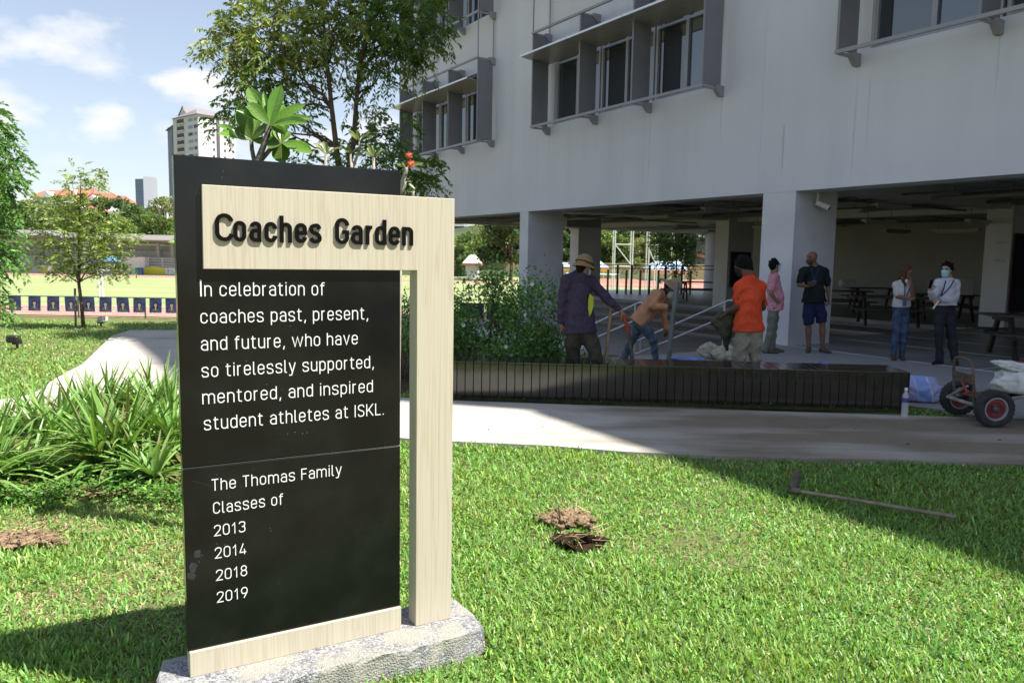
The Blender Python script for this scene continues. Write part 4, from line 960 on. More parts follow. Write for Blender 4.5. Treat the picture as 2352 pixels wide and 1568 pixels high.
# ---------------------------------------------------------------- soft crumpled things
from mathutils import noise as mnoise
def lump(c, r, axes=None, amp=.25, fr=3.0, n=44, m=26, seed=0, flat=None, ridge=.5, fold=0.0):
    """a crumpled bag: a ball pushed in and out by ridged noise, flattened where it rests"""
    mb = MB(); mb.ball((0, 0, 0), (1, 1, 1), n, m); out = []
    ax = axes or (np.array([1., 0, 0]), np.array([0, 1., 0]), Zv)
    for v in mb.v:
        p = Vector(v)*fr + Vector((seed*7.3, seed*3.1, seed*1.7))
        f = 1 + amp*(mnoise.noise(p*.6)*1.1 + ridge*(1-2*abs(mnoise.noise(p*1.4))) + .25*mnoise.noise(p*3.5)) + fold*(1-2*abs(math.sin(v[0]*5.5+v[1]*2.2+3*mnoise.noise(p*.7)+seed)))*max(0, 1-abs(v[2])*.6)
        q = np.array(v)*f; z_ = q[2]
        if flat is not None and z_ < -flat: q[2] = -flat+(z_+flat)*.12
        out.append(np.asarray(c)+ax[0]*q[0]*r[0]+ax[1]*q[1]*r[1]+ax[2]*q[2]*r[2])
    mb.v = [tuple(p) for p in out]; return mb
M_sack = mat('soiled_white_sack', (.62, .61, .57), rough=.85, var=.2, vs=14, bump=.25, bs=60)
M_sackd = mat('beige_canvas_sack', (.42, .37, .28), rough=.9, var=.25, vs=12, bump=.3, bs=60)
M_redprint = mat('red_sack_print', (.36, .05, .07), rough=.8, var=.15, vs=20)
sb = mid_ + fwd*.50 + Zv*.235
sack = thing('white_sack', 'limp white sack with a red printed panel lying on the cart', 'sack', sb)
lump(sb, (.36, .22, .15), (fwd, ax_, Zv), amp=.24, fr=1.3, seed=2, flat=.7, n=72, m=44, fold=.07).build('sack_cloth', M_sack, sack, smooth=True)
lump(sb+fwd*.33-Zv*.05, (.17, .20, .17), (fwd, ax_, Zv), amp=.24, fr=1.4, seed=5, flat=.8, fold=.08).build('sack_fold', M_sack, sack, smooth=True)
lump(sb-fwd*.06+Zv*.125, (.24, .17, .05), (nrm(fwd-Zv*.18), ax_, nrm(Zv+fwd*.18)), amp=.24, fr=1.4, seed=9, fold=.09).build('sack_mouth', M_sack, sack, smooth=True)
pr = [sb-fwd*.20+ax_*.115+Zv*.155, sb+fwd*.09+ax_*.165+Zv*.105, sb+fwd*.06+ax_*.02+Zv*.185, sb-fwd*.18+ax_*.0+Zv*.20]
w = MB(); w.slab(pr, nrm(np.cross(pr[1]-pr[0], pr[3]-pr[0]))*.004); po = w.build('printed_panel', M_redprint, sack)
pu, pv_ = nrm(pr[1]-pr[0]), nrm(pr[3]-pr[0]); pn = nrm(np.cross(pu, pv_))
w = MB(); write_line(w, 'GAN', .03, .20, .03, .008, .034, .044, lambda x, y, z: pr[0]+pu*x+pv_*y+pn*(z+.0045), 0, .001); w.build('sack_lettering', M_sack, po, fix=False)
w = lump(mid_+fwd*1.0-ax_*.25+Zv*.25, (.10, .12, .10), amp=.25, fr=2.0, seed=11, flat=.8); tag(w.build('brown_bundle', M_rust, smooth=True), 'small brown bundle behind the white sack on the cart', 'bundle')
# blue woven bag with white stripes beside the bench
def striped_bag(name):
    m, N, L, P = _nodes(name); tc = N.new('ShaderNodeTexCoord'); mp = N.new('ShaderNodeMapping'); L.new(tc.outputs['Object'], mp.inputs[0]); mp.inputs['Rotation'].default_value = (0, .25, .2)
    sx = N.new('ShaderNodeSeparateXYZ'); L.new(mp.outputs[0], sx.inputs[0]); mu = N.new('ShaderNodeMath'); mu.operation = 'MULTIPLY'; mu.inputs[1].default_value = 3.4; L.new(sx.outputs[0], mu.inputs[0])
    fr = N.new('ShaderNodeMath'); fr.operation = 'FRACT'; L.new(mu.outputs[0], fr.inputs[0]); cr = N.new('ShaderNodeValToRGB'); e = cr.color_ramp.elements; e[0].position = 0; e[0].color = (.24, .36, .70, 1); e[1].position = .46; e[1].color = (.26, .38, .72, 1)
    for p_, c_ in ((.48, (.55, .6, .7, 1)), (.52, (.55, .6, .7, 1)), (.54, (.36, .36, .60, 1)), (.97, (.36, .36, .62, 1)), (.985, (.6, .62, .7, 1))): k = e.new(p_); k.color = c_
    L.new(fr.outputs[0], cr.inputs[0]); L.new(cr.outputs[0], P.inputs['Base Color']); P.inputs['Roughness'].default_value = .55
    return m
M_bluebag = striped_bag('blue_striped_woven_bag')
p = G(2125, 925, .02); w = lump(p+np.array([.03, .22, .11]), (.27, .20, .17), amp=.24, fr=1.3, seed=4, flat=.7, n=56, m=34)
tag(w.build('blue_bag', M_bluebag, smooth=True), 'blue striped woven bag slumped between bench end and cart', 'bag')
# sacks and plastic by the workers
M_blueplastic = mat('thin_blue_plastic', (.20, .24, .50), rough=.35, var=.3, vs=9)
for (px, py, r, sd_, mt, nm, lab, cat_) in (
        (1628, 822, (.17, .14, .15), 21, M_sackd, 'canvas_sack', 'open beige sack on the ground, left of the other sack', 'sack'),
        (1668, 826, (.22, .17, .13), 22, M_sackd, 'canvas_sack', 'beige sack beside the trousers of the man in orange', 'sack'),
        (1570, 830, (.30, .10, .045), 23, M_blueplastic, 'plastic_sheet', 'crumpled blue plastic sheet right of the metal pipe', 'plastic sheet'),
        (1520, 831, (.16, .08, .03), 24, M_blueplastic, 'plastic_sheet', 'blue plastic scrap between the worker and the pipe', 'plastic sheet'),
        (1438, 829, (.12, .08, .03), 25, M_blueplastic, 'plastic_sheet', 'blue plastic scrap by the boots of the bending worker', 'plastic sheet'),
        (1893, 836, (.09, .06, .03), 26, M_blueplastic, 'plastic_sheet', 'small blue plastic scrap behind the right half of the bench', 'plastic sheet')):
    p = G(px, py, .01); w = lump(p+Zv*r[2]*.7, r, amp=.26, fr=1.3, seed=sd_, flat=.7, n=64, m=38, fold=.10); tag(w.build(nm, mt, smooth=True), lab, cat_)
M_teal = mat('teal_print', (.05, .17, .24), rough=.7, var=.2, vs=30)
p = G(1672, 822, .01); w = lump(p+Zv*.20+np.array([0, -.10, 0]), (.13, .06, .05), amp=.3, fr=1.6, seed=31); tag(w.build('blue_packet', M_teal, smooth=True), 'teal plastic packet lying on the beige sack', 'packet')
# ground spotlights in the lawn on the left
M_spot = mat('black_spot_housing', (.02, .02, .02), rough=.5); M_spotw = mat('pale_spot_lens', (.55, .54, .48), rough=.35)
for (px, py, lab) in ((232, 749, 'pale headed ground spotlight beside the young tree'), (40, 800, 'black ground spotlight on the lawn at the left edge')):
    p = G(px, py, 0.0); p[2] = zg(p[0], p[1]); t = thing('ground_spotlight', lab, 'spotlight', p, group='spotlights in the lawn')
    dd = nrm((1, -.25, .1)) if px > 100 else nrm((-1, -.1, .05))
    w = MB(); w.tube([p, p+Zv*.09], .02, 8); w.box(p+Zv*.10, (.10, .12, .06)); w.build('stake', M_spot, t)
    w = MB(); w.box(p+Zv*.15+dd*.05, (.18, .15, .12), ax=dd, bev=.02); w.build('lamp_head', M_spotw if px > 100 else M_spot, t)
    if px < 100: w = MB(); w.box(p+Zv*.11+dd*.30, (.42, .02, .012), ax=dd); w.build('cable_bar', M_spotw, t)
# upturned earth: heap of lifted turf and the hole beside it
def clods(name, px, py, rx, ry, n, lab, seed, zs=1.0):
    rr = np.random.default_rng(seed); p = G(px, py, .015); w = MB()
    for k in range(n):
        u = rr.normal(0, .5, 2); r_ = (zs*.45+.55)*rr.uniform(.008, .034)*(1.25-.6*min(1, np.hypot(*u))); c = p+np.array([u[0]*rx, u[1]*ry, .006+zs*(.006+.035*math.exp(-3*(u@u))*rr.uniform(.3, 1))])
        q = lump(c, (r_*rr.uniform(.8, 1.6), r_, r_*rr.uniform(.6, 1)), amp=.6, fr=2.6, seed=seed+k, n=14, m=9, ridge=.7); w.add(q.v, q.f)
    q = lump(p, (rx*.8, ry*.8, .018*zs+.008), amp=.5, fr=3, seed=seed+500, n=40, m=18); w.add(q.v, q.f)
    tag(w.build(name, M_dry, smooth=True), lab, 'soil heap')
clods('soil_heap', 1302, 1194, .135, .11, 70, 'small heap of lifted soil and roots on the sunlit lawn', 3)
clods('soil_heap', 50, 1238, .20, .13, 90, 'patch of bare crumbly soil in the left lawn', 200, .15)
p = G(1332, 1243, .02); w = MB(); n_ = 26; vs = []
for k, (r, z_) in enumerate(((.150, .000), (.135, .016), (.118, .010), (.098, -.03), (.070, -.085), (.0, -.105))):
    for i in range(n_): an = 2*math.pi*i/n_; j = 1+.16*math.sin(3*an+k)+.1*math.sin(7*an+2*k); vs.append(p+np.array([math.cos(an)*r*j, math.sin(an)*r*.75*j, z_+.006*math.sin(5*an+k)]))
w.add(vs, [(k*n_+i, k*n_+(i+1) % n_, (k+1)*n_+(i+1) % n_, (k+1)*n_+i) for k in range(5) for i in range(n_)])
tag(w.build('dug_hole', mat('fresh_dark_soil', (.030, .019, .012), rough=1, var=.4, vs=30, bump=.6, bs=60, spec=.05), smooth=True), 'small freshly dug hole rimmed with dark soil in the lawn', 'hole')
# ================================================================ PEOPLE
def surface_nets(D, o, h):
    """numpy surface nets of a distance grid D (zero level), origin o, cell h"""
    S = D < 0; nx, ny, nz = D.shape
    c = np.zeros((nx-1, ny-1, nz-1), np.int8); cor = [(i, j, k) for i in (0, 1) for j in (0, 1) for k in (0, 1)]
    for (i, j, k) in cor: c += S[i:nx-1+i, j:ny-1+j, k:nz-1+k]
    act = (c > 0) & (c < 8); idx = -np.ones(act.shape, np.int64); I = np.argwhere(act); idx[act] = np.arange(len(I))
    acc = np.zeros((len(I), 3)); cnt = np.zeros(len(I))
    val = {q: D[I[:, 0]+q[0], I[:, 1]+q[1], I[:, 2]+q[2]] for q in cor}
    for a in cor:
        for ax in range(3):
            if a[ax]: continue
            b = list(a); b[ax] = 1; b = tuple(b); va, vb = val[a], val[b]; m = (va < 0) != (vb < 0)
            t = np.where(m, va/np.where(m, va-vb, 1), 0); p = np.tile(np.array(a, float), (len(I), 1)); p[:, ax] = t
            acc[m] += p[m]; cnt[m] += 1
    V = o + h*(I + acc/np.maximum(cnt, 1)[:, None]); F = []
    for ax in range(3):
        u, v = (ax+1) % 3, (ax+2) % 3; sl = [slice(1, n-1) for n in D.shape]; sl[ax] = slice(0, D.shape[ax]-1)
        A = S[tuple(sl)]; sl2 = list(sl); sl2[ax] = slice(1, D.shape[ax]); Bq = S[tuple(sl2)]
        for flip in (False, True):
            E_ = np.argwhere((A & ~Bq) if not flip else (~A & Bq))
            for d in range(3):
                if d != ax: E_[:, d] += 1
            q = []
            for (du, dv) in ((-1, -1), (0, -1), (0, 0), (-1, 0)):
                e = E_.copy(); e[:, u] += du; e[:, v] += dv; q.append(idx[e[:, 0], e[:, 1], e[:, 2]])
            q = np.stack(q, -1); F.append(q if not flip else q[:, ::-1])
    return V, np.concatenate(F)
class SDF:
    """blended round cones; h is the cell of the grid"""
    def __init__(s, h=.0075): s.p = []; s.h = h; s.cut = []
    def cone(s, a, b, ra, rb, k=.02, flat=None, f=1.0): s.p.append((np.asarray(a, float), np.asarray(b, float), ra, rb, k, None if flat is None else nrm(flat), f)); return s
    def chain(s, pts, rs, k=.02, flat=None, f=1.0):
        for i in range(len(pts)-1): s.cone(pts[i], pts[i+1], rs[i], rs[i+1], k, flat, f)
        return s
    def ball(s, c, r, k=.02, flat=None, f=1.0): return s.cone(c, np.asarray(c)+np.array([0, 0, 1e-4]), r, r, k, flat, f)
    def clip(s, p, n): s.cut.append((np.asarray(p, float), nrm(n))); return s     # keep the side against n
    def mesh(s, name, m, parent, wrinkle=0.0, wf=9.0, seed=0):
        h = s.h; P = s.p; mx = .03
        lo = np.min([np.minimum(a-ra, b-rb) for a, b, ra, rb, *_ in P], 0)-.04; hi = np.max([np.maximum(a+ra, b+rb) for a, b, ra, rb, *_ in P], 0)+.04
        n = np.ceil((hi-lo)/h).astype(int)+1; D = np.full(n, .2, np.float32)
        gx, gy, gz = (lo[i]+h*np.arange(n[i]) for i in range(3))
        for a, b, ra, rb, k, fl, f in P:
            R = max(ra, rb)+k+.035; l0 = np.maximum(((np.minimum(a, b)-R-lo)/h).astype(int), 0); h0 = np.minimum(((np.maximum(a, b)+R-lo)/h).astype(int)+2, n)
            q = np.stack(np.meshgrid(gx[l0[0]:h0[0]], gy[l0[1]:h0[1]], gz[l0[2]:h0[2]], indexing='ij'), -1)
            ba = b-a; t = np.clip(((q-a)@ba)/max(ba@ba, 1e-12), 0, 1); v = q-a-t[..., None]*ba; r = ra+(rb-ra)*t
            if fl is not None: v = v + ((1/f-1)*(v@fl))[..., None]*fl
            d = (np.linalg.norm(v, axis=-1)-r)*(1 if fl is None else (.5+.5*min(f, 1)))
            sl = tuple(slice(l0[i], h0[i]) for i in range(3)); o = D[sl]; hh = np.clip(.5+.5*(o-d)/max(k, 1e-6), 0, 1)
            D[sl] = o*(1-hh)+d*hh-k*hh*(1-hh)
        if wrinkle:
            q = np.stack(np.meshgrid(gx, gy, gz, indexing='ij'), -1)
            a = np.sin(q[..., 2]*wf*2.1+3*np.sin(q[..., 0]*wf*.8+seed)+2*np.cos(q[..., 1]*wf*.9-seed))
            b2 = np.sin(q[..., 0]*wf*1.5-q[..., 2]*wf*.9+2.5*np.sin(q[..., 1]*wf+seed*2)+seed)
            D += (wrinkle*(np.abs(a)*.7+.6*b2*np.sin(q[..., 2]*wf*.5+seed))).astype(np.float32)
        for p, nn in s.cut:
            q = np.stack(np.meshgrid(gx, gy, gz, indexing='ij'), -1); D = np.maximum(D, ((q-p)@nn).astype(np.float32))
        V, F = surface_nets(D, lo, h)
        for _ in range(2):               # light smoothing
            acc = np.zeros_like(V); cn = np.zeros(len(V))
            for i in range(4):
                j = (i+1) % 4; np.add.at(acc, F[:, i], V[F[:, j]]); np.add.at(cn, F[:, i], 1); np.add.at(acc, F[:, j], V[F[:, i]]); np.add.at(cn, F[:, j], 1)
            V = V*.5+.5*acc/np.maximum(cn, 1)[:, None]
        off = root_loc(parent); me = bpy.data.meshes.new(name); me.from_pydata((V-off).tolist(), [], F.tolist()); me.polygons.foreach_set('use_smooth', [True]*len(F)); me.update()
        return link_mesh(name, me, m, parent)

def skin(name, col): return mat(name, col, rough=.55, var=.10, vs=14, spec=.3)
def cloth(name, col, var=.10, vs=22, col2=None, bump=.25, rough=.85): return mat(name, col, rough=rough, var=var, vs=vs, bump=bump, bs=34, spec=.15, col2=col2)
M_skin_d = skin('dark_brown_skin', (.11, .055, .036)); M_skin_m = skin('tan_skin', (.26, .14, .09)); M_skin_l = skin('light_skin', (.42, .25, .18)); M_skin_b = skin('brown_skin', (.20, .10, .065))
M_black = mat('black_hair', (.008, .007, .007), spec=.12, rough=.75, var=.3, vs=60, bump=.5, bs=120); M_brownhair = mat('brown_hair', (.085, .035, .016), spec=.2, rough=.6, var=.3, vs=50, bump=.4, bs=110)
M_beard = mat('dark_beard', (.06, .042, .034), rough=.8, var=.3, vs=80, bump=.4, bs=120); M_mask = mat('pale_blue_mask', (.38, .62, .70), rough=.8, var=.05, bump=.2, bs=50); M_maskw = mat('white_mask', (.66, .66, .62), rough=.8, var=.05)
M_maskk = mat('black_mask', (.012, .012, .013), rough=.8); M_shoe = mat('dark_shoe', (.02, .017, .015), rough=.5, var=.2); M_sole = mat('brown_shoe', (.085, .06, .042), rough=.7, var=.2); M_phone = mat('black_phone', (.008, .008, .009), rough=.15); M_lany = mat('navy_lanyard', (.018, .024, .115), rough=.7); M_badge = mat('blue_badge', (.09, .11, .34), rough=.4, var=.2, vs=40)
M_eye = mat('dark_eye', (.012, .01, .01), rough=.2); M_lip = mat('muted_lip', (.16, .06, .05), rough=.5)

def hand(S, wrist, d, palm, grip=None, sc_=1.0, curl=.5, thumb=1):
    """five fingered hand: d points along the hand, palm is the palm normal; grip = curl round a held thing"""
    d = nrm(d); palm = nrm(palm-d*np.dot(palm, d)); sd = np.cross(d, palm)*thumb; c = wrist
    k0 = c+d*.082*sc_
    S.chain([c, c+d*.04*sc_, k0], [.021*sc_, .026*sc_, .027*sc_], .012, palm, .62)
    for i, (o, L, r) in enumerate(((.030, .070, .0090), (.010, .078, .0094), (-.011, .072, .0090), (-.030, .056, .0080))):
        b = k0+sd*o*sc_; cc = curl+.10*i; p = [b]; ang = .15
        for ln in (.45, .32, .23):
            ang += cc; p.append(p[-1]+(d*math.cos(ang)+palm*math.sin(ang))*L*ln*sc_)
        S.chain(p, [r*sc_, r*.96*sc_, r*.88*sc_, r*.74*sc_], .004)
    b = c+d*.022*sc_+sd*.022*sc_; p1 = b+(d*.5+sd*.72+palm*.35)*.042*sc_; p2 = p1+(d*.86+sd*.12+palm*.45*(1+curl))*.032*sc_; p3 = p2+(d*.8-sd*.1+palm*.6*(1+curl))*.024*sc_
    S.chain([b, p1, p2, p3], [.014*sc_, .0115*sc_, .0102*sc_, .0085*sc_], .006)

def person(label, root, J, skin_m, shirt, pants, shoes, hair=None, sleeve='long', shorts=False, face=(0, -1, 0), up=(0, 0, 1), chest=(0, -1, 0), hands=((.4,), (.4,)), handdir=(None, None), palms=(None, None), H=1.68, belly=0.0, hem=0.0, wr=.006, skirt=.10, legf=1.0, name='person', baggy=1.0):
    """J: joints in metres (head, neck, sl/sr shoulders, el/er elbows, wl/wr wrists, hl/hr hips, kl/kr knees, al/ar ankles, tl/tr toes)"""
    g = {k: np.asarray(v, float) for k, v in J.items()}; t = thing(name, label, 'person', root, group='people under and beside the building'); q = H/1.7
    face = nrm(face); up_ = nrm(np.asarray(up, float)-face*np.dot(up, face)); side = np.cross(face, up_); ch = nrm(chest)
    hd = g['head']; S = SDF(.0068)
    # head: skull, face wedge, jaw, nose, ears
    S.ball(hd+up_*.022*q-face*.012*q, .088*q, .02, side, .86); S.cone(hd+face*.022*q+up_*.01*q, hd+face*.028*q-up_*.055*q, .066*q, .050*q, .03, side, .92); S.cone(hd+face*.05*q-up_*.088*q, hd+face*.02*q-up_*.078*q, .030*q, .040*q, .03, side, 1.1)
    S.cone(hd+face*.084*q+up_*.012*q, hd+face*.102*q-up_*.026*q, .009*q, .0135*q, .012); S.cone(hd+face*.078*q+up_*.030*q-side*.03*q, hd+face*.078*q+up_*.030*q+side*.03*q, .013*q, .013*q, .012)
    S.cone(hd+face*.081*q-up_*.052*q-side*.014*q, hd+face*.081*q-up_*.052*q+side*.014*q, .0085*q, .0085*q, .008)
    for sg in (-1, 1): S.cone(hd+side*sg*.077*q-face*.018*q+up_*.016*q, hd+side*sg*.075*q-face*.012*q-up_*.024*q, .013*q, .010*q, .006, side, .5)
    nk = g['neck']; S.cone(hd-up_*.05*q-face*.012*q, nk, .054*q, .060*q, .03)
    sh = (g['sl']+g['sr'])/2; hp = (g['hl']+g['hr'])/2; dn = nrm(hp-sh); ax = nrm(g['sr']-g['sl'])
    bl = 1-.0; cst = sh*.72+hp*.28; wst = sh*.36+hp*.64
    S.cone(nk+dn*.02, cst, .066*q, .112*q, .05, ch, .76); S.cone(g['sl']*.75+sh*.25, g['sr']*.75+sh*.25, .062*q, .062*q, .04); S.cone(cst, wst, .115*q, .105*q, .05, ch, .80); S.cone(wst, hp, .100*q, .100*q, .05, ch, .82)
    for s_ in 'lr':
        k = 0 if s_ == 'l' else 1; e, w_ = g['e'+s_], g['w'+s_]
        af = .80 if sleeve == 'long' else 1.0; lg = 1.0 if shorts else .76; S.chain([g['s'+s_], g['s'+s_]*.45+e*.55, e], [.050*q*af, .045*q*af, .036*q*af], .025); S.chain([e, e*.65+w_*.35, w_], [.036*q*af, .037*q*af, .024*q], .018)
        hdv = handdir[k] if handdir[k] is not None else nrm(w_-e); pl = palms[k] if palms[k] is not None else nrm(np.cross(hdv, ch))+1e-3
        hand(S, w_, np.asarray(hdv, float), np.asarray(pl, float), sc_=q, curl=hands[k][0], thumb=1 if len(hands[k]) < 2 else hands[k][1])
        hj = hp+(g['h'+s_]-hp)*.85; S.chain([hj, hj*.5+g['k'+s_]*.5, g['k'+s_]], [.075*q*lg, .070*q*lg, .050*q*lg], .03); S.chain([g['k'+s_], g['k'+s_]*.68+g['a'+s_]*.32, g['a'+s_]], [.050*q*lg, .052*q*lg, .034*q*max(lg, .85)], .02)
        fdb = nrm((g['t'+s_]-g['a'+s_])*np.array([1, 1, 0])); S.cone(g['a'+s_]-Zv*.03, g['a'+s_]*np.array([1, 1, 0])+Zv*(root[2]+.04)+fdb*.11*q, .031*q, .022*q, .02)
    S.mesh('body', skin_m, t)
    # eyes and lips
    w = MB()
    for sg in (-1, 1): w.ball(hd+face*.0815*q+side*sg*.031*q+up_*.014*q, (.0105*q,)*3, 8, 6)
    w.build('eyes', M_eye, t, smooth=True)
    w = MB(); w.ball(hd+face*.088*q-up_*.052*q, (.022*q, .006*q, .008*q), 10, 6, (side, face, up_)); w.build('mouth', M_lip, t, smooth=True)
    # shirt: torso, sleeves, skirt of the shirt
    S = SDF(.0085); B_ = baggy; dn = nrm(hp-sh)
    S.cone(nk+dn*.035, cst, .088*q, .140*q*B_, .05, ch, .82); [S.cone(nk+dn*.045, sh+(g[k2]-sh)*.80+dn*-.004, .068*q, .066*q*B_, .04) for k2 in ('sl', 'sr')]; S.cone(g['sl']*.82+sh*.18, g['sr']*.82+sh*.18, .070*q*B_, .070*q*B_, .05); S.cone(cst, wst+ch*belly*.6, .138*q*B_, (.128+belly*.35)*q*B_, .06, ch, .84); S.cone(wst+ch*belly, hp+dn*(hem+.05)+ch*belly*.5, (.128+belly*.4)*q*B_, (.140+belly*.25)*q*B_, .06, ch, .84)
    for s_ in 'lr':
        hs = g['h'+s_]-hp; S.cone(wst+hs*.35+ch*belly*.7, hp+hs*.92+dn*(hem+.26)+ch*belly*.3, .118*q*B_, .148*q*B_, .06, ch, .95)
    for s_ in 'lr':
        e, w_ = g['e'+s_], g['w'+s_]; a = g['s'+s_]
        if sleeve == 'long': S.chain([a, a*.4+e*.6, e, e*.5+w_*.5, w_*.94+e*.06], [.070*q*B_, .061*q*B_, .053*q*B_, .049*q*B_, .040*q*B_], .03)
        else: S.chain([a, a*.42+e*.58, a*.22+e*.78], [.068*q*B_, .058*q*B_, .057*q*B_], .03)
    S.clip(hp+dn*(hem+.10*q), dn)
    if sleeve != 'long':
        pass
    so_ = S.mesh('shirt', shirt, t, wrinkle=wr, wf=11, seed=len(label))
    # trousers or shorts
    S = SDF(.0085); st_ = min(-.07, hem+.045); S.cone(hp+dn*st_*q, hp+dn*.02, .122*q, .126*q, .05, ch, .88); S.clip(hp+dn*(st_-.075)*q, -dn) if hem < -.1 else None
    for s_ in 'lr': hs = g['h'+s_]-hp; S.cone(hp+hs*.50+dn*st_*q, hp+hs*.80, .098*q, .100*q, .04, ch, .95)
    for s_ in 'lr':
        h_, k_, a_ = g['h'+s_], g['k'+s_], g['a'+s_]
        if shorts: S.chain([hp+(h_-hp)*.85, h_*.5+k_*.5, h_*.06+k_*.94], [.098*q, .100*q, .094*q], .03); S.clip((h_*.06+k_*.94), k_-h_) if s_ == 'r' else None
        else: S.chain([hp+(h_-hp)*.82, h_*.5+k_*.5, k_, k_*.6+a_*.4, a_-Zv*.035], [.092*q*legf, .090*q*legf, .072*q*legf, .068*q*legf, .058*q*legf], .03)
    S.mesh('shorts' if shorts else 'trousers', pants, t, wrinkle=wr*1.0, wf=9, seed=len(label)+3)
    for s_ in 'lr':
        S = SDF(.007); a_, t_ = g['a'+s_], g['t'+s_]; gz_ = root[2]
        fd = nrm((t_-a_)*np.array([1, 1, 0])); sdv = np.cross(Zv, fd); hl_ = a_*np.array([1, 1, 0])+Zv*(gz_+.042)-fd*.035; to = hl_+fd*.235*q
        S.cone(hl_, hl_*.4+to*.6-Zv*.004, .040*q, .043*q, .02, Zv, .9); S.cone(hl_*.4+to*.6-Zv*.006, to-Zv*.010, .042*q, .034*q, .02, Zv, .72); S.cone(a_-Zv*.02, hl_+fd*.06+Zv*.03, .044*q, .040*q, .02)
        S.clip((0, 0, gz_+.002), (0, 0, -1)); S.mesh('shoe', shoes, t)
    t['_k'] = 0; del t['_k']
    return t, dict(shirt=so_, root=np.asarray(root, float), hd=hd, face=face, up=up_, side=side, q=q, sh=sh, hp=hp, ch=ch, nk=nk, g=g, dn=dn)
def hair_cap(t, c, m, back=.0, low=-.03, r=.097, fringe=.045, nm='hair', extra=None):
    hd, f, u, s, q = c['hd'], c['face'], c['up'], c['side'], c['q']; S = SDF(.0065)
    S.ball(hd+u*.028*q-f*.018*q, r*q, .01, s, .87); S.cone(hd-f*.05*q+u*.0*q, hd-f*.048*q+u*low*q, .066*q, .055*q, .03, s, 1.0)
    if extra: extra(S)
    rt_ = np.random.default_rng(int(abs(hd[0]*997)))
    for k in range(46):
        th, ph = rt_.uniform(0, 1.75), rt_.uniform(0, 6.28); dv = u*math.cos(th)+(s*math.cos(ph)+f*math.sin(ph))*math.sin(th); p0 = hd+u*.024*q-f*.018*q+dv*r*.86*q*(1-.10*abs(dv@s)); S.cone(p0, p0+(dv*.5+u*.2+rt_.normal(0, .5, 3))*.026*q, .020*q, .009*q, .008)
    S.clip(hd+u*(low-.015)*q-f*.035*q, nrm(-u*1.0+f*1.2))
    return S.mesh(nm, m, t, wrinkle=.006, wf=52, seed=3)
def face_mask(t, c, m, nm='face_mask', drop=0.0):
    hd, f, u, s, q = c['hd'], c['face'], c['up'], c['side'], c['q']; S = SDF(.006)
    S.cone(hd+f*.045*q-u*(.030+drop)*q, hd+f*.046*q-u*(.072+drop)*q, .062*q, .055*q, .02, s, .98); S.ball(hd+f*.085*q-u*(.036+drop)*q, .026*q, .03); S.clip(hd+f*.022*q, -f)
    S.mesh(nm, m, t)
    w = MB()
    for sg in (-1, 1): w.tube([hd+f*.04*q+s*sg*.062*q-u*(.03+drop)*q, hd+s*sg*.078*q+f*.0-u*.01*q, hd+s*sg*.084*q-f*.03*q+u*.01*q], .0028, 5)
    w.build('mask_strap', m, t)
def lanyard(t, c, m, badge_at=None, bm=None, bs=(.09, .012, .12), wd=.008):
    """a band that follows the surface of the shirt from the neck to the badge"""
    from mathutils.bvhtree import BVHTree
    me = c['shirt'].data; off = root_loc(c['shirt']); bv_ = BVHTree.FromPolygons([Vector(np.array(v.co)+off) for v in me.vertices], [tuple(p.vertices) for p in me.polygons])
    g, ch, nk, q, dnv = c['g'], c['ch'], c['nk'], c['q'], c['dn']; mid = c['sh']*.5+c['hp']*.5 if badge_at is None else np.asarray(badge_at); ax = nrm(g['sr']-g['sl'])
    def on(p, o=.006):
        h_ = bv_.ray_cast(Vector(p+ch*.6), Vector(-ch)); return np.array(h_[0])+ch*o if h_[0] is not None else p+ch*.12
    w = MB(); mid = on(mid, .008)
    for sg in (-1, 1):
        a = nk+ax*sg*.072*q+dnv*.03; p = [nk+ax*sg*.05*q-ch*.06*q+Zv*.01, nk+ax*sg*.078*q+Zv*.0]
        for u in (0, .12, .25, .4, .55, .7, .85, .97): p.append(on(a*(1-u)+mid*u))
        w.tube(p, wd, 6, flat=.35)
    w.build('lanyard', m, t)
    if bm is not None: w = MB(); w.box(mid+dnv*bs[2]*.5+ch*.010, bs, ax=ax, ay=ch, az=np.cross(ax, ch) if abs(np.cross(ax, ch)[2]) > .3 else Zv, bev=.004); w.build('badge', bm, t)
def zones(bx_, by_, s_): return lambda x, y, Y: AT((bx_+x*s_)*.57422, (by_+y*s_)*.57422, Y)
R1, R2, R3 = zones(2200, 1000, .3188), zones(2750, 950, .3188), zones(3450, 1000, .2933)
def joints(R, Y0, d): return {k: R(v[0], v[1], Y0+(v[2] if len(v) > 2 else 0)) for k, v in d.items()}
def onground(J, z=0.0):
    for s_ in 'lr': J['a'+s_] = np.array([J['a'+s_][0], J['a'+s_][1], z+.085])
    return J

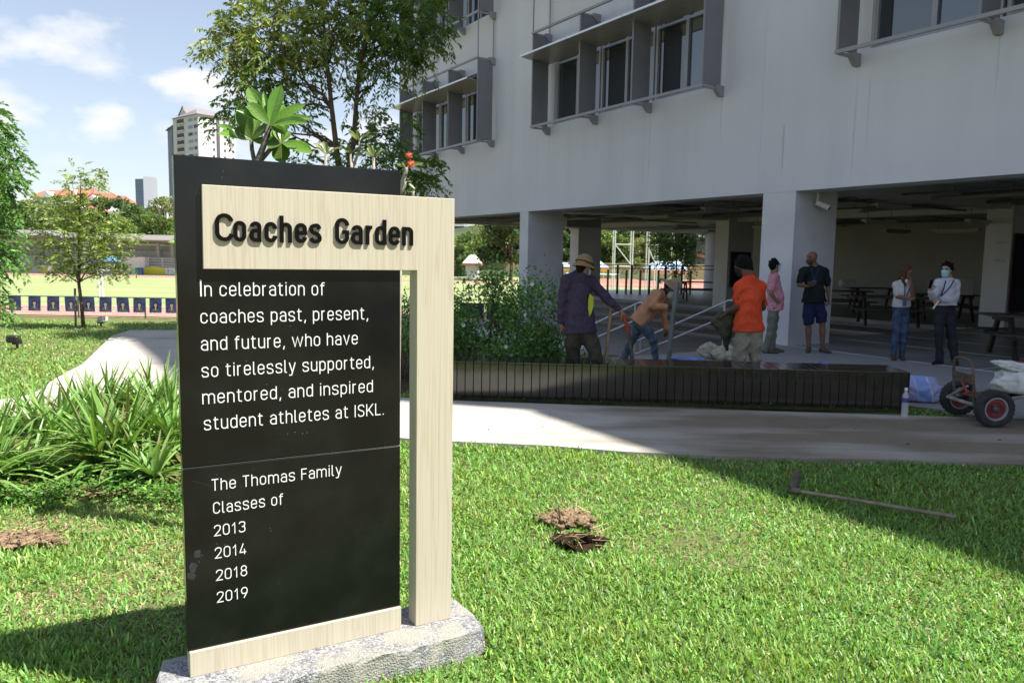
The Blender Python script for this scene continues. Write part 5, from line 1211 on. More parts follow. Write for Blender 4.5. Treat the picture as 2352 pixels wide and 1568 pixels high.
# -------- man in purple, back turned
J = onground(joints(R1, 8.9, dict(head=(428, 212), neck=(392, 272), sl=(200, 388, -.02), sr=(522, 398, .06), el=(142, 665, .0), er=(705, 600, -.02), wl=(145, 915, .05), wr=(895, 770, -.05),
    hl=(280, 965), hr=(470, 965, .02), kl=(300, 1375, .03), kr=(575, 1370, -.08), al=(300, 1740, .05), ar=(560, 1740, .02), tl=(310, 1790, .25), tr=(640, 1780, .2))))
M_purple = cloth('purple_shirt_cloth', (.052, .039, .068), var=.15); M_olive = cloth('dark_olive_trousers', (.050, .046, .036)); M_straw = mat('tan_bush_hat', (.26, .17, .085), rough=.9, var=.2, vs=40, bump=.5, bs=80)
f_ = nrm((.72, .60, -.30))
t, c = person('person in purple long sleeved shirt and tan hat, back turned, gripping a red topped bar', (J['hl']+J['hr'])/2*np.array([1, 1, 0]), J, M_skin_m, M_purple, M_olive, M_shoe, face=f_, chest=(.30, .95, 0), hands=((.35,), (1.05, -1)), handdir=(None, nrm((.55, -.05, -.6))), palms=((1, 0, .1), (-.2, .3, -.9)), H=1.66, hem=-.03, wr=.015, legf=1.12, baggy=1.06)
S = SDF(.0065); S.ball(c['hd']+c['up']*.045*c['q']-c['face']*.012, .108, .01, c['side'], .9); S.clip(c['hd']+c['up']*.030, -c['up']); S.mesh('hat_crown', M_straw, t)
w = MB(); prof = []
hc = c['hd']+c['up']*.035-c['face']*.01; n_ = 40; vs = []
for r_, dz in ((.098, .0), (.115, -.008), (.134, -.034), (.135, -.040), (.115, -.014), (.096, -.008)):
    for k in range(n_): an = 2*math.pi*k/n_; dr = .035*max(0, -math.cos(an))*(r_-.09)/.045; vs.append(hc+c['face']*r_*math.cos(an)*1.06+c['side']*r_*math.sin(an)*.92+c['up']*(dz-.8*dr+.006*math.sin(3*an)))
w.add(vs, [(k*n_+i, k*n_+(i+1) % n_, (k+1)*n_+(i+1) % n_, (k+1)*n_+i) for k in range(5) for i in range(n_)]); w.build('hat_brim', M_straw, t, smooth=True)
w = MB(); w.tube([hc+c['face']*.112*math.cos(a)+c['side']*.098*math.sin(a)+c['up']*.012 for a in np.linspace(0, 2*math.pi, 33)[:-1]], .006, 5, closed=True); w.build('hat_band', M_black, t)
hair_cap(t, c, M_black, low=-.05, r=.092); face_mask(t, c, M_mask)
M_lime = cloth('lime_side_panel', (.36, .44, .05)); cc_ = [R1(x, y, 8.9-.115) for x, y in ((500, 545), (545, 590), (548, 690), (520, 790), (492, 835), (480, 740), (480, 630))]
w = MB(); w.slab(cc_, (0, .02, 0)); 
lp = w.build('lime_panel', M_lime, t)
# -------- man bending in pale orange
J = onground(joints(R1, 11.5, dict(head=(1535, 480, -.05), neck=(1415, 540), sl=(1330, 560, -.20), sr=(1440, 590, .17), el=(1282, 712, -.27), er=(1425, 820, .15), wl=(1462, 710, -.33), wr=(1458, 985, .10),
    hl=(1125, 880, -.08), hr=(1140, 880, .09), kl=(1300, 1120, -.15), kr=(1040, 1120, .15), al=(1325, 1370, -.05), ar=(905, 1355, .25), tl=(1380, 1400, -.1), tr=(960, 1400, .2))))
M_peach = cloth('pale_orange_shirt_cloth', (.52, .25, .14), var=.14, vs=9); M_denim = cloth('faded_denim', (.085, .125, .165), var=.3, vs=9, col2=(.15, .19, .23)); M_boot = mat('black_rubber_boot', (.014, .014, .014), rough=.4)
f_ = nrm((.62, -.42, -.66))
t, c = person('person in pale orange shirt and straw hat, bent over, holding a grey pipe', (J['al']+J['ar'])/2*np.array([1, 1, 0]), J, M_skin_d, M_peach, M_denim, M_boot, face=f_, up=(.5, -.1, .85), chest=(.62, -.45, -.6), hands=((1.0,), (.45,)), handdir=(nrm((.95, .15, .1)), None), palms=((.1, .8, -.1), (-.8, .3, 0)), H=1.62, hem=-.03, wr=.016, baggy=1.2)
hc = c['hd']+c['up']*.045-c['face']*.012; S = SDF(.0065); S.ball(c['hd']+c['up']*.062-c['face']*.012, .108, .01, c['side'], .92); S.clip(c['hd']+c['up']*.035, -c['up'])
M_straw2 = mat('woven_straw', (.34, .25, .15), rough=.9, var=.35, vs=70, bump=.7, bs=110); S.mesh('hat_crown', M_straw2, t)
w = MB(); vs = []; n_ = 44
for r_, dz in ((.095, .004), (.14, -.010), (.190, -.040), (.192, -.046), (.14, -.018), (.093, -.006)):
    for k in range(n_): an = 2*math.pi*k/n_; vs.append(hc+c['face']*r_*math.cos(an)+c['side']*r_*math.sin(an)+c['up']*(dz+.01*math.sin(2*an+.5)*(r_/.19)))
w.add(vs, [(k*n_+i, k*n_+(i+1) % n_, (k+1)*n_+(i+1) % n_, (k+1)*n_+i) for k in range(5) for i in range(n_)]); w.build('hat_brim', M_straw2, t, smooth=True)
M_oband = mat('orange_hat_band', (.50, .16, .07), rough=.8); w = MB(); w.tube([hc+c['face']*.106*math.cos(a)+c['side']*.10*math.sin(a)+c['up']*.02 for a in np.linspace(0, 2*math.pi, 33)[:-1]], .009, 5, closed=True); w.build('hat_band', M_oband, t)
face_mask(t, c, M_maskw, drop=.03); hair_cap(t, c, M_black, low=-.04, r=.092)
M_collar = cloth('dark_neck_cloth', (.022, .02, .022)); S = SDF(.007); S.cone(c['nk']-c['up']*.01, c['nk']*.6+c['hd']*.4-c['up']*.03, .082, .068, .02); S.mesh('neck_cloth', M_collar, t)
# -------- man in bright orange T-shirt
J = onground(joints(R2, 9.2, dict(head=(695, 358, .05), neck=(775, 466, .0), sl=(650, 610, .0), sr=(920, 620, .05), el=(615, 880, .0), er=(945, 880, .12), wl=(490, 945, .12), wr=(760, 960, .33),
    hl=(690, 1110), hr=(845, 1110, .03), kl=(650, 1500, .02), kr=(850, 1500, .03), al=(645, 1860, .05), ar=(850, 1860, .05), tl=(620, 1900, .25), tr=(840, 1900, .25))))
M_orange = cloth('orange_t_shirt_cloth', (.66, .078, .030), var=.08); M_khaki = cloth('khaki_trousers', (.27, .245, .20), var=.14)
t, c = person('person in bright orange T-shirt and khaki trousers, back turned, holding an olive cloth', (J['hl']+J['hr'])/2*np.array([1, 1, 0]), J, M_skin_d, M_orange, M_khaki, M_shoe, sleeve='short', face=nrm((-.72, .45, -.42)), chest=(-.35, .93, 0), hands=((.9, -1), (.8,)), handdir=(nrm((-.75, .1, -.55)), nrm((-.9, .1, -.3))), palms=((.2, .2, -.9), (.1, -.1, -1)), H=1.68, hem=-.035, wr=.020, legf=1.15, baggy=1.08)
hair_cap(t, c, M_black, low=-.07, r=.106, fringe=.07); face_mask(t, c, M_maskk)
M_collarr = cloth('red_neck_band', (.42, .03, .04)); w = MB(); w.tube([c['nk']+c['dn']*.012+np.array([math.cos(a)*.076, math.sin(a)*.070, .0-.010*math.sin(a)]) for a in np.linspace(0, 2*math.pi, 25)[:-1]], .010, 6, closed=True); w.build('neck_band', M_collarr, t, smooth=True)
M_olivecloth = cloth('olive_cloth', (.060, .066, .043), var=.3, vs=10, bump=.4)
S = SDF(.009); a = R2(430, 960, 9.34); 
for (p0, p1, r0, r1) in (((420, 960), (330, 1060), .05, .045), ((330, 1060), (400, 1130), .045, .04), ((450, 970), (520, 1010), .05, .06), ((520, 1000), (590, 980), .05, .04), ((440, 1000), (470, 1200), .06, .065), ((520, 1020), (500, 1230), .06, .06), ((470, 1200), (495, 1400), .06, .03), ((400, 1090), (450, 1200), .035, .04)):
    S.cone(R2(*p0, 9.36), R2(*p1, 9.38), r0, r1, .03)
oc = thing('olive_cloth', 'olive green cloth hanging from the hands of the man in orange T-shirt', 'cloth', R2(480, 1400, 9.36)); S.mesh('cloth_folds', M_olivecloth, oc, wrinkle=.014, wf=13, seed=2)
# -------- man in pink shirt, in profile
J = onground(joints(R2, 13.6, dict(head=(1095, 350), neck=(1085, 450), sl=(1075, 520, -.19), sr=(1095, 520, .19), el=(1045, 690, -.27), er=(1090, 690, .24), wl=(1108, 785, -.22), wr=(1140, 780, .2),
    hl=(1080, 880, -.09), hr=(1085, 880, .09), kl=(1045, 1130, -.12), kr=(1085, 1130, .10), al=(985, 1350, -.12), ar=(1060, 1350, .12), tl=(1080, 1400, -.15), tr=(1160, 1395, .08))))
def striped_cloth(name, c1, c2, f):
    m, N, L, P = _nodes(name); tc = N.new('ShaderNodeTexCoord'); sx = N.new('ShaderNodeSeparateXYZ'); L.new(tc.outputs['Object'], sx.inputs[0]); ad = N.new('ShaderNodeMath'); ad.operation = 'ADD'; L.new(sx.outputs[0], ad.inputs[0]); L.new(sx.outputs[1], ad.inputs[1])
    mu = N.new('ShaderNodeMath'); mu.operation = 'MULTIPLY'; mu.inputs[1].default_value = f; L.new(ad.outputs[0], mu.inputs[0]); sn_ = N.new('ShaderNodeMath'); sn_.operation = 'SINE'; L.new(mu.outputs[0], sn_.inputs[0])
    cr = N.new('ShaderNodeValToRGB'); cr.color_ramp.elements[0].position = .4; cr.color_ramp.elements[0].color = (*c1, 1); cr.color_ramp.elements[1].position = .6; cr.color_ramp.elements[1].color = (*c2, 1); L.new(sn_.outputs[0], cr.inputs[0]); L.new(cr.outputs[0], P.inputs['Base Color']); P.inputs['Roughness'].default_value = .85; return m
M_pink = striped_cloth('pink_striped_shirt', (.52, .19, .26), (.58, .30, .36), 190); M_greyk = cloth('grey_olive_trousers', (.165, .16, .135))
t, c = person('person in pink striped shirt seen in profile, hand on hip', (J['al']+J['ar'])/2*np.array([1, 1, 0]), J, M_skin_m, M_pink, M_greyk, M_sole, sleeve='short', face=nrm((.94, .30, .12)), chest=(.97, .15, 0), hands=((.5,), (.5,)), handdir=(nrm((.75, .3, -.45)), None), palms=((.1, .9, 0), None), H=1.62, hem=-.05, belly=.05, wr=.012, baggy=1.05)
hair_cap(t, c, M_black, low=-.04, r=.100); face_mask(t, c, M_mask); lanyard(t, c, M_redprint, wd=.012)
M_specs = mat('black_spectacles', (.01, .01, .01), rough=.3)
def spectacles(t, c):
    hd, f, u, s, q = c['hd'], c['face'], c['up'], c['side'], c['q']; w = MB()
    for sg in (-1, 1):
        w.tube([hd+f*.099*q+s*(sg*.031+.024*math.cos(a))*q+u*(.014+.017*math.sin(a))*q for a in np.linspace(0, 2*math.pi, 13)[:-1]], .0022, 5, closed=True); w.tube([hd+f*.097*q+s*sg*.056*q+u*.018*q, hd+f*.02*q+s*sg*.080*q+u*.02*q], .0025, 5)
    w.tube([hd+f*.10*q-s*.008*q+u*.016*q, hd+f*.10*q+s*.008*q+u*.016*q], .0022, 5); w.build('spectacles', M_specs, t)
spectacles(t, c)
# -------- bald man in dark T-shirt and shorts
J = onground(joints(R2, 13.8, dict(head=(1560, 255, -.02), neck=(1590, 355), sl=(1450, 430, -.05), sr=(1725, 425, .0), el=(1400, 590, -.08), er=(1762, 620, .02), wl=(1500, 610, -.22), wr=(1772, 760, -.03),
    hl=(1520, 840, -.02), hr=(1655, 840), kl=(1515, 1080, -.04), kr=(1690, 1080, -.02), al=(1525, 1330), ar=(1695, 1330), tl=(1510, 1390, -.2), tr=(1760, 1400, -.15))))
M_tee = cloth('black_green_t_shirt', (.014, .020, .019), var=.15); M_navyshort = cloth('navy_shorts', (.018, .024, .065))
t, c = person('bald bearded person in black T-shirt and navy shorts standing by the pillar', (J['al']+J['ar'])/2*np.array([1, 1, 0]), J, M_skin_b, M_tee, M_navyshort, M_sole, sleeve='short', shorts=True, face=nrm((-.86, -.45, .03)), chest=(-.15, -.98, 0), hands=((.7, -1), (.35, 1)), handdir=(nrm((.85, -.25, .12)), None), palms=((.1, .5, .8), (-.9, 0, 0)), H=1.78, hem=-.15, belly=.03, wr=.013, baggy=1.10)
S = SDF(.006); hd, f, u, s, q = c['hd'], c['face'], c['up'], c['side'], c['q']; S.cone(hd+f*.05*q-u*.060*q-s*.03*q, hd+f*.05*q-u*.060*q+s*.03*q, .036*q, .036*q, .02); S.cone(hd+f*.058*q-u*.090*q, hd+f*.03*q-u*.085*q, .032*q, .036*q, .02, s, 1.2); S.clip(hd+f*.03-u*.038*q, u*1.0-f*.05); S.mesh('beard', M_beard, t)
lanyard(t, c, M_lany, badge_at=R2(1590, 540, 13.62), bm=M_badge, bs=(.085, .01, .075))
w = MB(); p = R2(1555, 575, 13.5); w.box(p, (.14, .012, .072), ax=(.9, -.2, -.05), bev=.004); tag(w.build('phone', M_phone), 'dark phone held by the bald man in the black T-shirt', 'phone')
# -------- woman in white top and jeans
J = onground(joints(R3, 12.9, dict(head=(605, 300, -.03), neck=(560, 420), sl=(455, 480, -.02), sr=(635, 480, -.03), el=(482, 635, -.08), er=(690, 625, -.12), wl=(618, 655, -.22), wr=(662, 440, -.17),
    hl=(475, 800), hr=(585, 800), kl=(460, 1105, -.03), kr=(575, 1105, -.04), al=(425, 1395), ar=(535, 1395), tl=(440, 1460, -.2), tr=(570, 1460, -.2))))
M_whitetop = cloth('white_knit_top', (.52, .50, .47), var=.06); M_jeans = cloth('blue_jeans', (.040, .066, .125), var=.3, vs=10, col2=(.075, .11, .18)); M_sandal = mat('brown_sandal', (.075, .045, .03), rough=.7)
t, c = person('person with long brown hair in a white top and blue jeans, hand to her face', (J['al']+J['ar'])/2*np.array([1, 1, 0]), J, M_skin_b, M_whitetop, M_jeans, M_sandal, sleeve='short', face=nrm((.72, -.58, -.30)), chest=(.25, -.96, 0), hands=((.5,), (.5, -1)), handdir=(None, nrm((-.12, .1, 1))), palms=((0, .9, 0), (-.8, .5, 0)), H=1.58, hem=-.13, wr=.005, legf=.88, baggy=.93)
def longhair(S):
    hd, f, u, s, q = c['hd'], c['face'], c['up'], c['side'], c['q']
    for sg in (-1, 1): S.cone(hd+s*sg*.062*q-f*.02*q, c['nk']+s*sg*.075*q+f*.02-u*.0, .040*q, .034*q, .03); S.cone(c['nk']+s*sg*.075*q+f*.02, c['nk']+s*sg*.07*q+f*.075-Zv*.14, .034, .020, .02)
    S.cone(hd-f*.06*q, c['nk']-f*.05-Zv*.05, .07*q, .05*q, .03)
hd, f, u, s, q = c['hd'], c['face'], c['up'], c['side'], c['q']; S = SDF(.0065); S.ball(hd+u*.028*q-f*.018*q, .099*q, .01, s, .88); S.clip(hd+f*.045*q+u*.045*q, nrm(f-u*.6)); S.mesh('hair', M_brownhair, t, wrinkle=.004, wf=40)
S = SDF(.0065); longhair(S); S.mesh('hair', M_brownhair, t, wrinkle=.004, wf=40)
S = SDF(.006); S.cone(c['nk']+c['ch']*.075+Zv*.005-s*.02, c['nk']+c['ch']*.085+Zv*.0+s*.02, .036, .036, .01, c['ch'], .6); S.mesh('lowered_mask', M_maskw, t)
w = MB(); w.tube([c['nk']+c['ch']*.07+s*.05+Zv*.01, c['nk']+s*.085+Zv*.05, c['nk']-c['ch']*.05+s*.05+Zv*.07], .005, 5); w.tube([c['nk']+c['ch']*.07-s*.05+Zv*.01, c['nk']-s*.085+Zv*.05, c['nk']-c['ch']*.05-s*.05+Zv*.07], .005, 5); w.build('mask_strap', M_maskw, t)
lanyard(t, c, M_lany, badge_at=R3(612, 685, 12.70), bm=M_badge, bs=(.06, .01, .10), wd=.009)
# -------- man in white shirt
J = onground(joints(R3, 12.4, dict(head=(1150, 270, -.02), neck=(1165, 390), sl=(1035, 455, -.03), sr=(1275, 450, .0), el=(965, 655, -.08), er=(1262, 665, -.04), wl=(912, 560, -.24), wr=(1075, 690, -.20),
    hl=(1065, 810, -.01), hr=(1185, 810, .0), kl=(1040, 1130, -.04), kr=(1205, 1130, -.02), al=(1060, 1430), ar=(1268, 1450, -.05), tl=(970, 1470, -.12), tr=(1290, 1530, -.3))))
M_whiteshirt = cloth('white_dress_shirt', (.56, .55, .60), var=.05); M_charcoal = cloth('charcoal_trousers', (.030, .030, .038))
t, c = person('person in white long sleeved shirt and mask, arms folded, raising a phone', (J['al']+J['ar'])/2*np.array([1, 1, 0]), J, M_skin_l, M_whiteshirt, M_charcoal, M_shoe, face=nrm((-.80, -.60, -.03)), chest=(-.2, -.97, 0), hands=((.85, -1), (.5,)), handdir=(nrm((.08, -.1, 1)), None), palms=((.75, .3, 0), (0, .9, .1)), H=1.66, hem=-.165, wr=.014, legf=1.02, baggy=1.03)
hair_cap(t, c, M_black, low=-.05, r=.106, fringe=.075); face_mask(t, c, M_mask); spectacles(t, c); lanyard(t, c, M_lany, badge_at=R3(1095, 640, 12.22), wd=.009)
w = MB(); w.tube([c['hp']+np.array([math.cos(a)*.140, math.sin(a)*.122, .068]) for a in np.linspace(0, 2*math.pi, 29)[:-1]], .018, 6, closed=True); w.build('belt', M_shoe, t)
w = MB(); p = R3(925, 465, 12.12); w.box(p, (.07, .012, .14), ax=(.9, .3, 0), az=(.15, 0, 1), bev=.004); tag(w.build('phone', M_phone), 'dark phone raised by the man in the white shirt', 'phone')
w = MB(); a = R3(1040, 690, 12.15); w.tube([a, a*.5+R3(970, 790, 12.1)*.5, R3(960, 800, 12.1)], .014, 6, flat=.4); w.build('folded_paper', M_maskw, t)
# -------- small far figure on the running track
p = np.array([AT(1517, 640, 82)[0], 82.0, ZF+.012]); 
def far_j(dx, z, dy=0): return p+np.array([dx, dy, z])
Jf = dict(head=far_j(0, 1.22), neck=far_j(0, 1.08), sl=far_j(-.15, 1.0), sr=far_j(.15, 1.0), el=far_j(-.22, .78), er=far_j(.24, .8), wl=far_j(-.15, .6, -.1), wr=far_j(.2, .6, -.1), hl=far_j(-.08, .66), hr=far_j(.08, .66), kl=far_j(-.12, .36, -.05), kr=far_j(.10, .36), al=far_j(-.14, .08, .1), ar=far_j(.14, .08), tl=far_j(-.12, .03, -.1), tr=far_j(.16, .03, -.2))
t, c = person('small far person in purple and white on the red running track', p, Jf, M_skin_m, M_purple, M_whitetop, M_shoe, H=1.3, name='person', wr=.0); hair_cap(t, c, M_black)
# ================================================================ TREES AND PLANTS
M_leaf = leaf_mat('tree_leaf', trans=.32); M_leafd = leaf_mat('glossy_leaf', trans=.22, rough=.32, spec=.5); M_strap = leaf_mat('strap_leaf', trans=.30, rough=.35, spec=.5); M_bladem = leaf_mat('grass_blade', trans=.35, rough=.42, spec=.35)
M_bark = mat('brown_bark', (.10, .07, .05), rough=.9, var=.35, vs=14, stretch=(3, 3, .6), bump=.6, bs=30); M_barkg = mat('grey_bark', (.16, .14, .12), rough=.9, var=.3, vs=18, bump=.5, bs=40)
def tints(n, base, var=.3, warm=.15, R=rng):
    b = np.array(base); v = np.exp(R.normal(0, var, (n, 1))); wv = R.normal(0, warm, (n, 1))
    c = b*v; c[:, 0:1] *= np.exp(wv); c[:, 2:3] *= np.exp(-wv*.5); return np.clip(c, .003, .8)
def vn(a): return a/np.maximum(np.linalg.norm(a, axis=-1, keepdims=True), 1e-9)
def sprays(P0, D, L, nl, ll, lw, droop=.35, hang=.35, R=rng):
    """pinnate sprays: rows of leaflets along a drooping stalk -> (n, 4, 3) diamonds"""
    m = len(P0); D = vn(D); L = np.broadcast_to(np.asarray(L, float).reshape(-1, 1), (m, 1)); t = (np.arange(nl)+.8)/nl
    pos = P0[:, None] + D[:, None]*L[:, None]*t[None, :, None] - Zv*(droop*L[:, None]*(t**2)[None, :, None])
    S = vn(np.cross(D, Zv+R.normal(0, .25, (m, 3)))); out = []
    for sg in (-1, 1):
        dr = vn(S[:, None]*sg*.85 + D[:, None]*.55 - Zv*(hang+R.uniform(-.25, .35, (m, nl, 1))) + R.normal(0, .18, (m, nl, 3)))
        ln = ll*R.uniform(.75, 1.2, (m, nl, 1)); nrmv = vn(np.cross(dr, D[:, None]+R.normal(0, .3, (m, nl, 3)))); sd = vn(np.cross(dr, nrmv))*lw*.5*ln/ll
        out.append(np.stack([pos, pos+dr*ln*.45+sd, pos+dr*ln, pos+dr*ln*.45-sd], 2).reshape(-1, 4, 3))
    return np.concatenate(out)
def wig(a, b, n=5, amp=.06, R=rng):
    a, b = np.asarray(a, float), np.asarray(b, float); L = np.linalg.norm(b-a)
    return [a+(b-a)*k/n + (R.normal(0, amp*L, 3) if 0 < k < n else 0) for k in range(n+1)]
def limb(mb, a, b, r0, r1, n=6, amp=.04, sides=7, R=rng):
    mb.tube(wig(a, b, n, amp, R), list(np.linspace(r0, r1, n+1)), sides, cap=False)
def ball_pts(n, R=rng, shell=.35):
    d = vn(R.normal(0, 1, (n, 3))); return d*(R.uniform(shell, 1, (n, 1))**.6)

# ---- the tall tree behind the sign
R = np.random.default_rng(21)
YT = 14.0
tb = np.array([AT(790, 700, YT)[0], YT, 0.0])
tree = thing('feathery_tree', 'tall slender feathery leaved tree rising behind the sign beside the building', 'tree', tb)
mb = MB(); fork = AT(786, 452, YT)
limb(mb, tb, fork, .10, .075, 6, .012, 10, R)
s1 = [fork, AT(772, 335, YT), AT(762, 250, YT-.05), AT(752, 150, YT), AT(742, 40, YT+.1), AT(735, -120, YT+.1)]
s2 = [fork, AT(812, 330, YT+.2), AT(818, 240, YT+.25), AT(826, 150, YT+.2), AT(850, 60, YT+.3), AT(880, -100, YT+.3)]
mb.tube(s1, [.06, .05, .043, .035, .026, .015], 8); mb.tube(s2, [.055, .048, .04, .034, .026, .014], 8)
# (px, py, depth offset, radius in px, sprays)
CL = [(700, 30, .3, 90, 110), (610, 60, .0, 80, 95), (545, 105, -.3, 62, 60), (600, 130, .2, 75, 80), (520, 75, -.1, 45, 32), (640, 180, .1, 70, 70), (575, 200, -.2, 52, 40), (665, 235, .0, 48, 36), (610, 265, -.1, 42, 30), (548, 262, -.2, 34, 18), (512, 285, -.2, 24, 10), (497, 130, -.2, 26, 8), (470, 127, -.2, 14, 3),
      (780, 30, .5, 90, 100), (720, 120, .2, 70, 60), (790, 130, .4, 62, 46), (860, 60, .6, 80, 95), (930, 60, .5, 85, 110), (905, 130, .6, 62, 60), (965, 115, .3, 55, 52), (860, 180, .5, 46, 30), (985, 40, .4, 55, 55), (830, 235, .4, 34, 14), (690, 290, .1, 30, 12),
      (850, 300, .3, 40, 16), (880, 330, .3, 55, 34), (920, 300, .3, 40, 18), (870, 375, .2, 70, 55), (800, 385, .2, 60, 36), (930, 385, .3, 60, 50), (975, 400, .2, 42, 26), (985, 435, .2, 40, 22), (740, 372, .1, 60, 26), (700, 365, .2, 40, 14), (905, 425, .3, 60, 40),
      (650, -60, .3, 110, 90), (780, -80, .4, 120, 100), (920, -60, .5, 110, 90), (760, 60, -.6, 70, 45), (640, 90, -.7, 60, 40), (900, 20, -.4, 70, 45)]
P0, D0, T0 = [], [], []
for (px, py, dy, rp_, ns) in CL:
    c = AT(px, py, YT+dy); r = rp_*YT/FOC; b = ball_pts(ns, R); ns = int(ns*.95); b = ball_pts(ns, R)
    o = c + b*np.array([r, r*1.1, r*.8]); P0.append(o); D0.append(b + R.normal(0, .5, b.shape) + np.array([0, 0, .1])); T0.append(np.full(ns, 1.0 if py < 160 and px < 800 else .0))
    src = s1 if px < 790 else s2
    k = int(np.argmin([np.linalg.norm(q - (c-np.array([0, 0, r*1.4]))) for q in src])); limb(mb, src[k], c, .022, .006, 5, .06, 5, R)
    for j in range(2+ns//22): limb(mb, c+R.normal(0, r*.15, 3), o[j % len(o)], .007, .003, 3, .06, 4, R)
mb.build('trunk', M_bark, tree, smooth=True)
P0, D0, T0 = np.concatenate(P0), np.concatenate(D0), np.concatenate(T0)
Lv = sprays(P0, D0, R.uniform(.22, .40, len(P0)), 8, .106, .037, .45, .75, R)
tn = tints(len(Lv), (.12, .205, .048), .28, .10, R); tw = np.tile(np.repeat(T0, 8), 2)[:, None]; tn = tn*(1-tw) + tints(len(Lv), (.22, .27, .07), .3, .13, R)*tw  # upper left leaves tinted paler: sunlight painted into the leaf colour
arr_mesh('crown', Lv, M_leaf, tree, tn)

# ---- bright tree entering at the left edge
R = np.random.default_rng(22); YL = 9.5
tb = np.array([AT(-120, 600, YL)[0], YL, 0.0]); ltree = thing('fern_leaved_tree', 'bright green fern leaved tree reaching in from the left edge', 'tree', tb)
mb = MB(); top = AT(-90, 120, YL); st = wig(tb, top, 6, .015, R); mb.tube(st, list(np.linspace(.09, .03, 7)), 9)
CL2 = [(20, 300, 0, 45, 30), (-10, 270, .2, 60, 40), (35, 350, -.1, 50, 40), (10, 400, .1, 60, 50), (45, 420, -.1, 42, 32), (25, 470, .0, 48, 40), (-10, 480, .3, 60, 40), (15, 530, -.1, 45, 36), (45, 575, -.1, 34, 22), (30, 600, .0, 36, 20), (0, 560, .2, 50, 30), (8, 690, -.1, 34, 26), (30, 702, -.2, 26, 14), (-20, 640, .2, 50, 25), (-40, 350, .3, 90, 60), (5, 250, .1, 36, 18), (72, 380, -.2, 22, 8)]
P0, D0 = [], []
for (px, py, dy, rp_, ns) in CL2:
    c = AT(px-38, py+6, YL+dy); r = rp_*.8*YL/FOC; b = ball_pts(ns, R); P0.append(c+b*r); D0.append(b*.6+R.normal(0, .4, b.shape)+np.array([.35, -.1, -.15])); k = int(np.argmin([np.linalg.norm(q-c) for q in st])); limb(mb, st[max(0, k)], c, .018, .005, 5, .06, 5, R)
mb.build('trunk', M_bark, ltree, smooth=True); P0, D0 = np.concatenate(P0), np.concatenate(D0)
Lv = sprays(P0, D0, R.uniform(.14, .26, len(P0)), 9, .070, .028, .6, .55, R); arr_mesh('crown', Lv, M_leaf, ltree, tints(len(Lv), (.11, .23, .055), .28, .15, R))

# ---- young staked tree on the left lawn
R = np.random.default_rng(23); tb = G(192, 752, 0); tb[2] = zg(tb[0], tb[1])-.02; YY = tb[1]
yt = thing('young_tree', 'young olive green tree with thin trunk on the left lawn', 'tree', tb); mb = MB()
stem = [tb, AT(187, 700, YY), AT(181, 650, YY), AT(182, 610, YY), AT(181, 550, YY), AT(184, 480, YY), AT(186, 400, YY)]
mb.tube(stem, [.042, .036, .032, .028, .022, .016, .006], 8); mb.tube([stem[2], AT(168, 600, YY), AT(150, 560, YY)], [.02, .014, .008], 6); mb.tube([stem[2], AT(205, 612, YY), AT(235, 600, YY)], [.018, .012, .006], 6)
CL3 = [(185, 395, 0, 30, 10), (205, 405, 0, 26, 10), (165, 415, 0, 24, 8), (190, 440, 0, 34, 16), (215, 425, 0, 20, 8), (170, 470, 0, 40, 22), (205, 475, 0, 40, 20), (150, 500, .1, 45, 30), (200, 515, 0, 48, 34), (130, 480, .1, 40, 20), (100, 470, .1, 34, 12), (235, 500, 0, 34, 16), (165, 540, -.1, 55, 46), (115, 540, .1, 40, 24), (225, 545, 0, 46, 34), (260, 545, .1, 34, 18), (290, 548, 0, 24, 8), (120, 575, 0, 36, 22), (160, 590, -.1, 50, 36), (225, 585, 0, 44, 34), (262, 590, 0, 34, 22), (120, 612, 0, 26, 12), (240, 620, 0, 36, 22), (280, 612, 0, 22, 8), (145, 625, 0, 26, 10), (205, 625, 0, 28, 12), (95, 585, .1, 20, 6)]
P0, D0 = [], []
for (px, py, dy, rp_, ns) in CL3:
    c = AT(px, py, YY+dy); r = rp_*YY/FOC; n2 = int(ns*1.5); b = ball_pts(n2, R); P0.append(c+b*np.array([r, r*1.3, r*.6])); D0.append(b*np.array([1, 1, .3])+R.normal(0, .4, b.shape)); k = int(np.argmin([np.linalg.norm(q-(c-np.array([0, 0, .25]))) for q in stem[2:]]))+2; limb(mb, stem[min(k, 6)], c, .010, .003, 4, .05, 4, R)
mb.build('trunk', M_bark, yt, smooth=True); P0, D0 = np.concatenate(P0), np.concatenate(D0)
Lv = sprays(P0, D0, R.uniform(.14, .26, len(P0)), 6, .075, .034, .25, .15, R); arr_mesh('crown', Lv, M_leaf, yt, tints(len(Lv), (.23, .30, .085), .30, .10, R))
w = MB(); p = G(174, 752, 0); p[2] = zg(p[0], p[1]); w.tube([p, AT(172, 662, p[1])], .022, 7); tag(w.build('tree_stake', M_barkg), 'thin grey stake beside the young tree', 'stake')

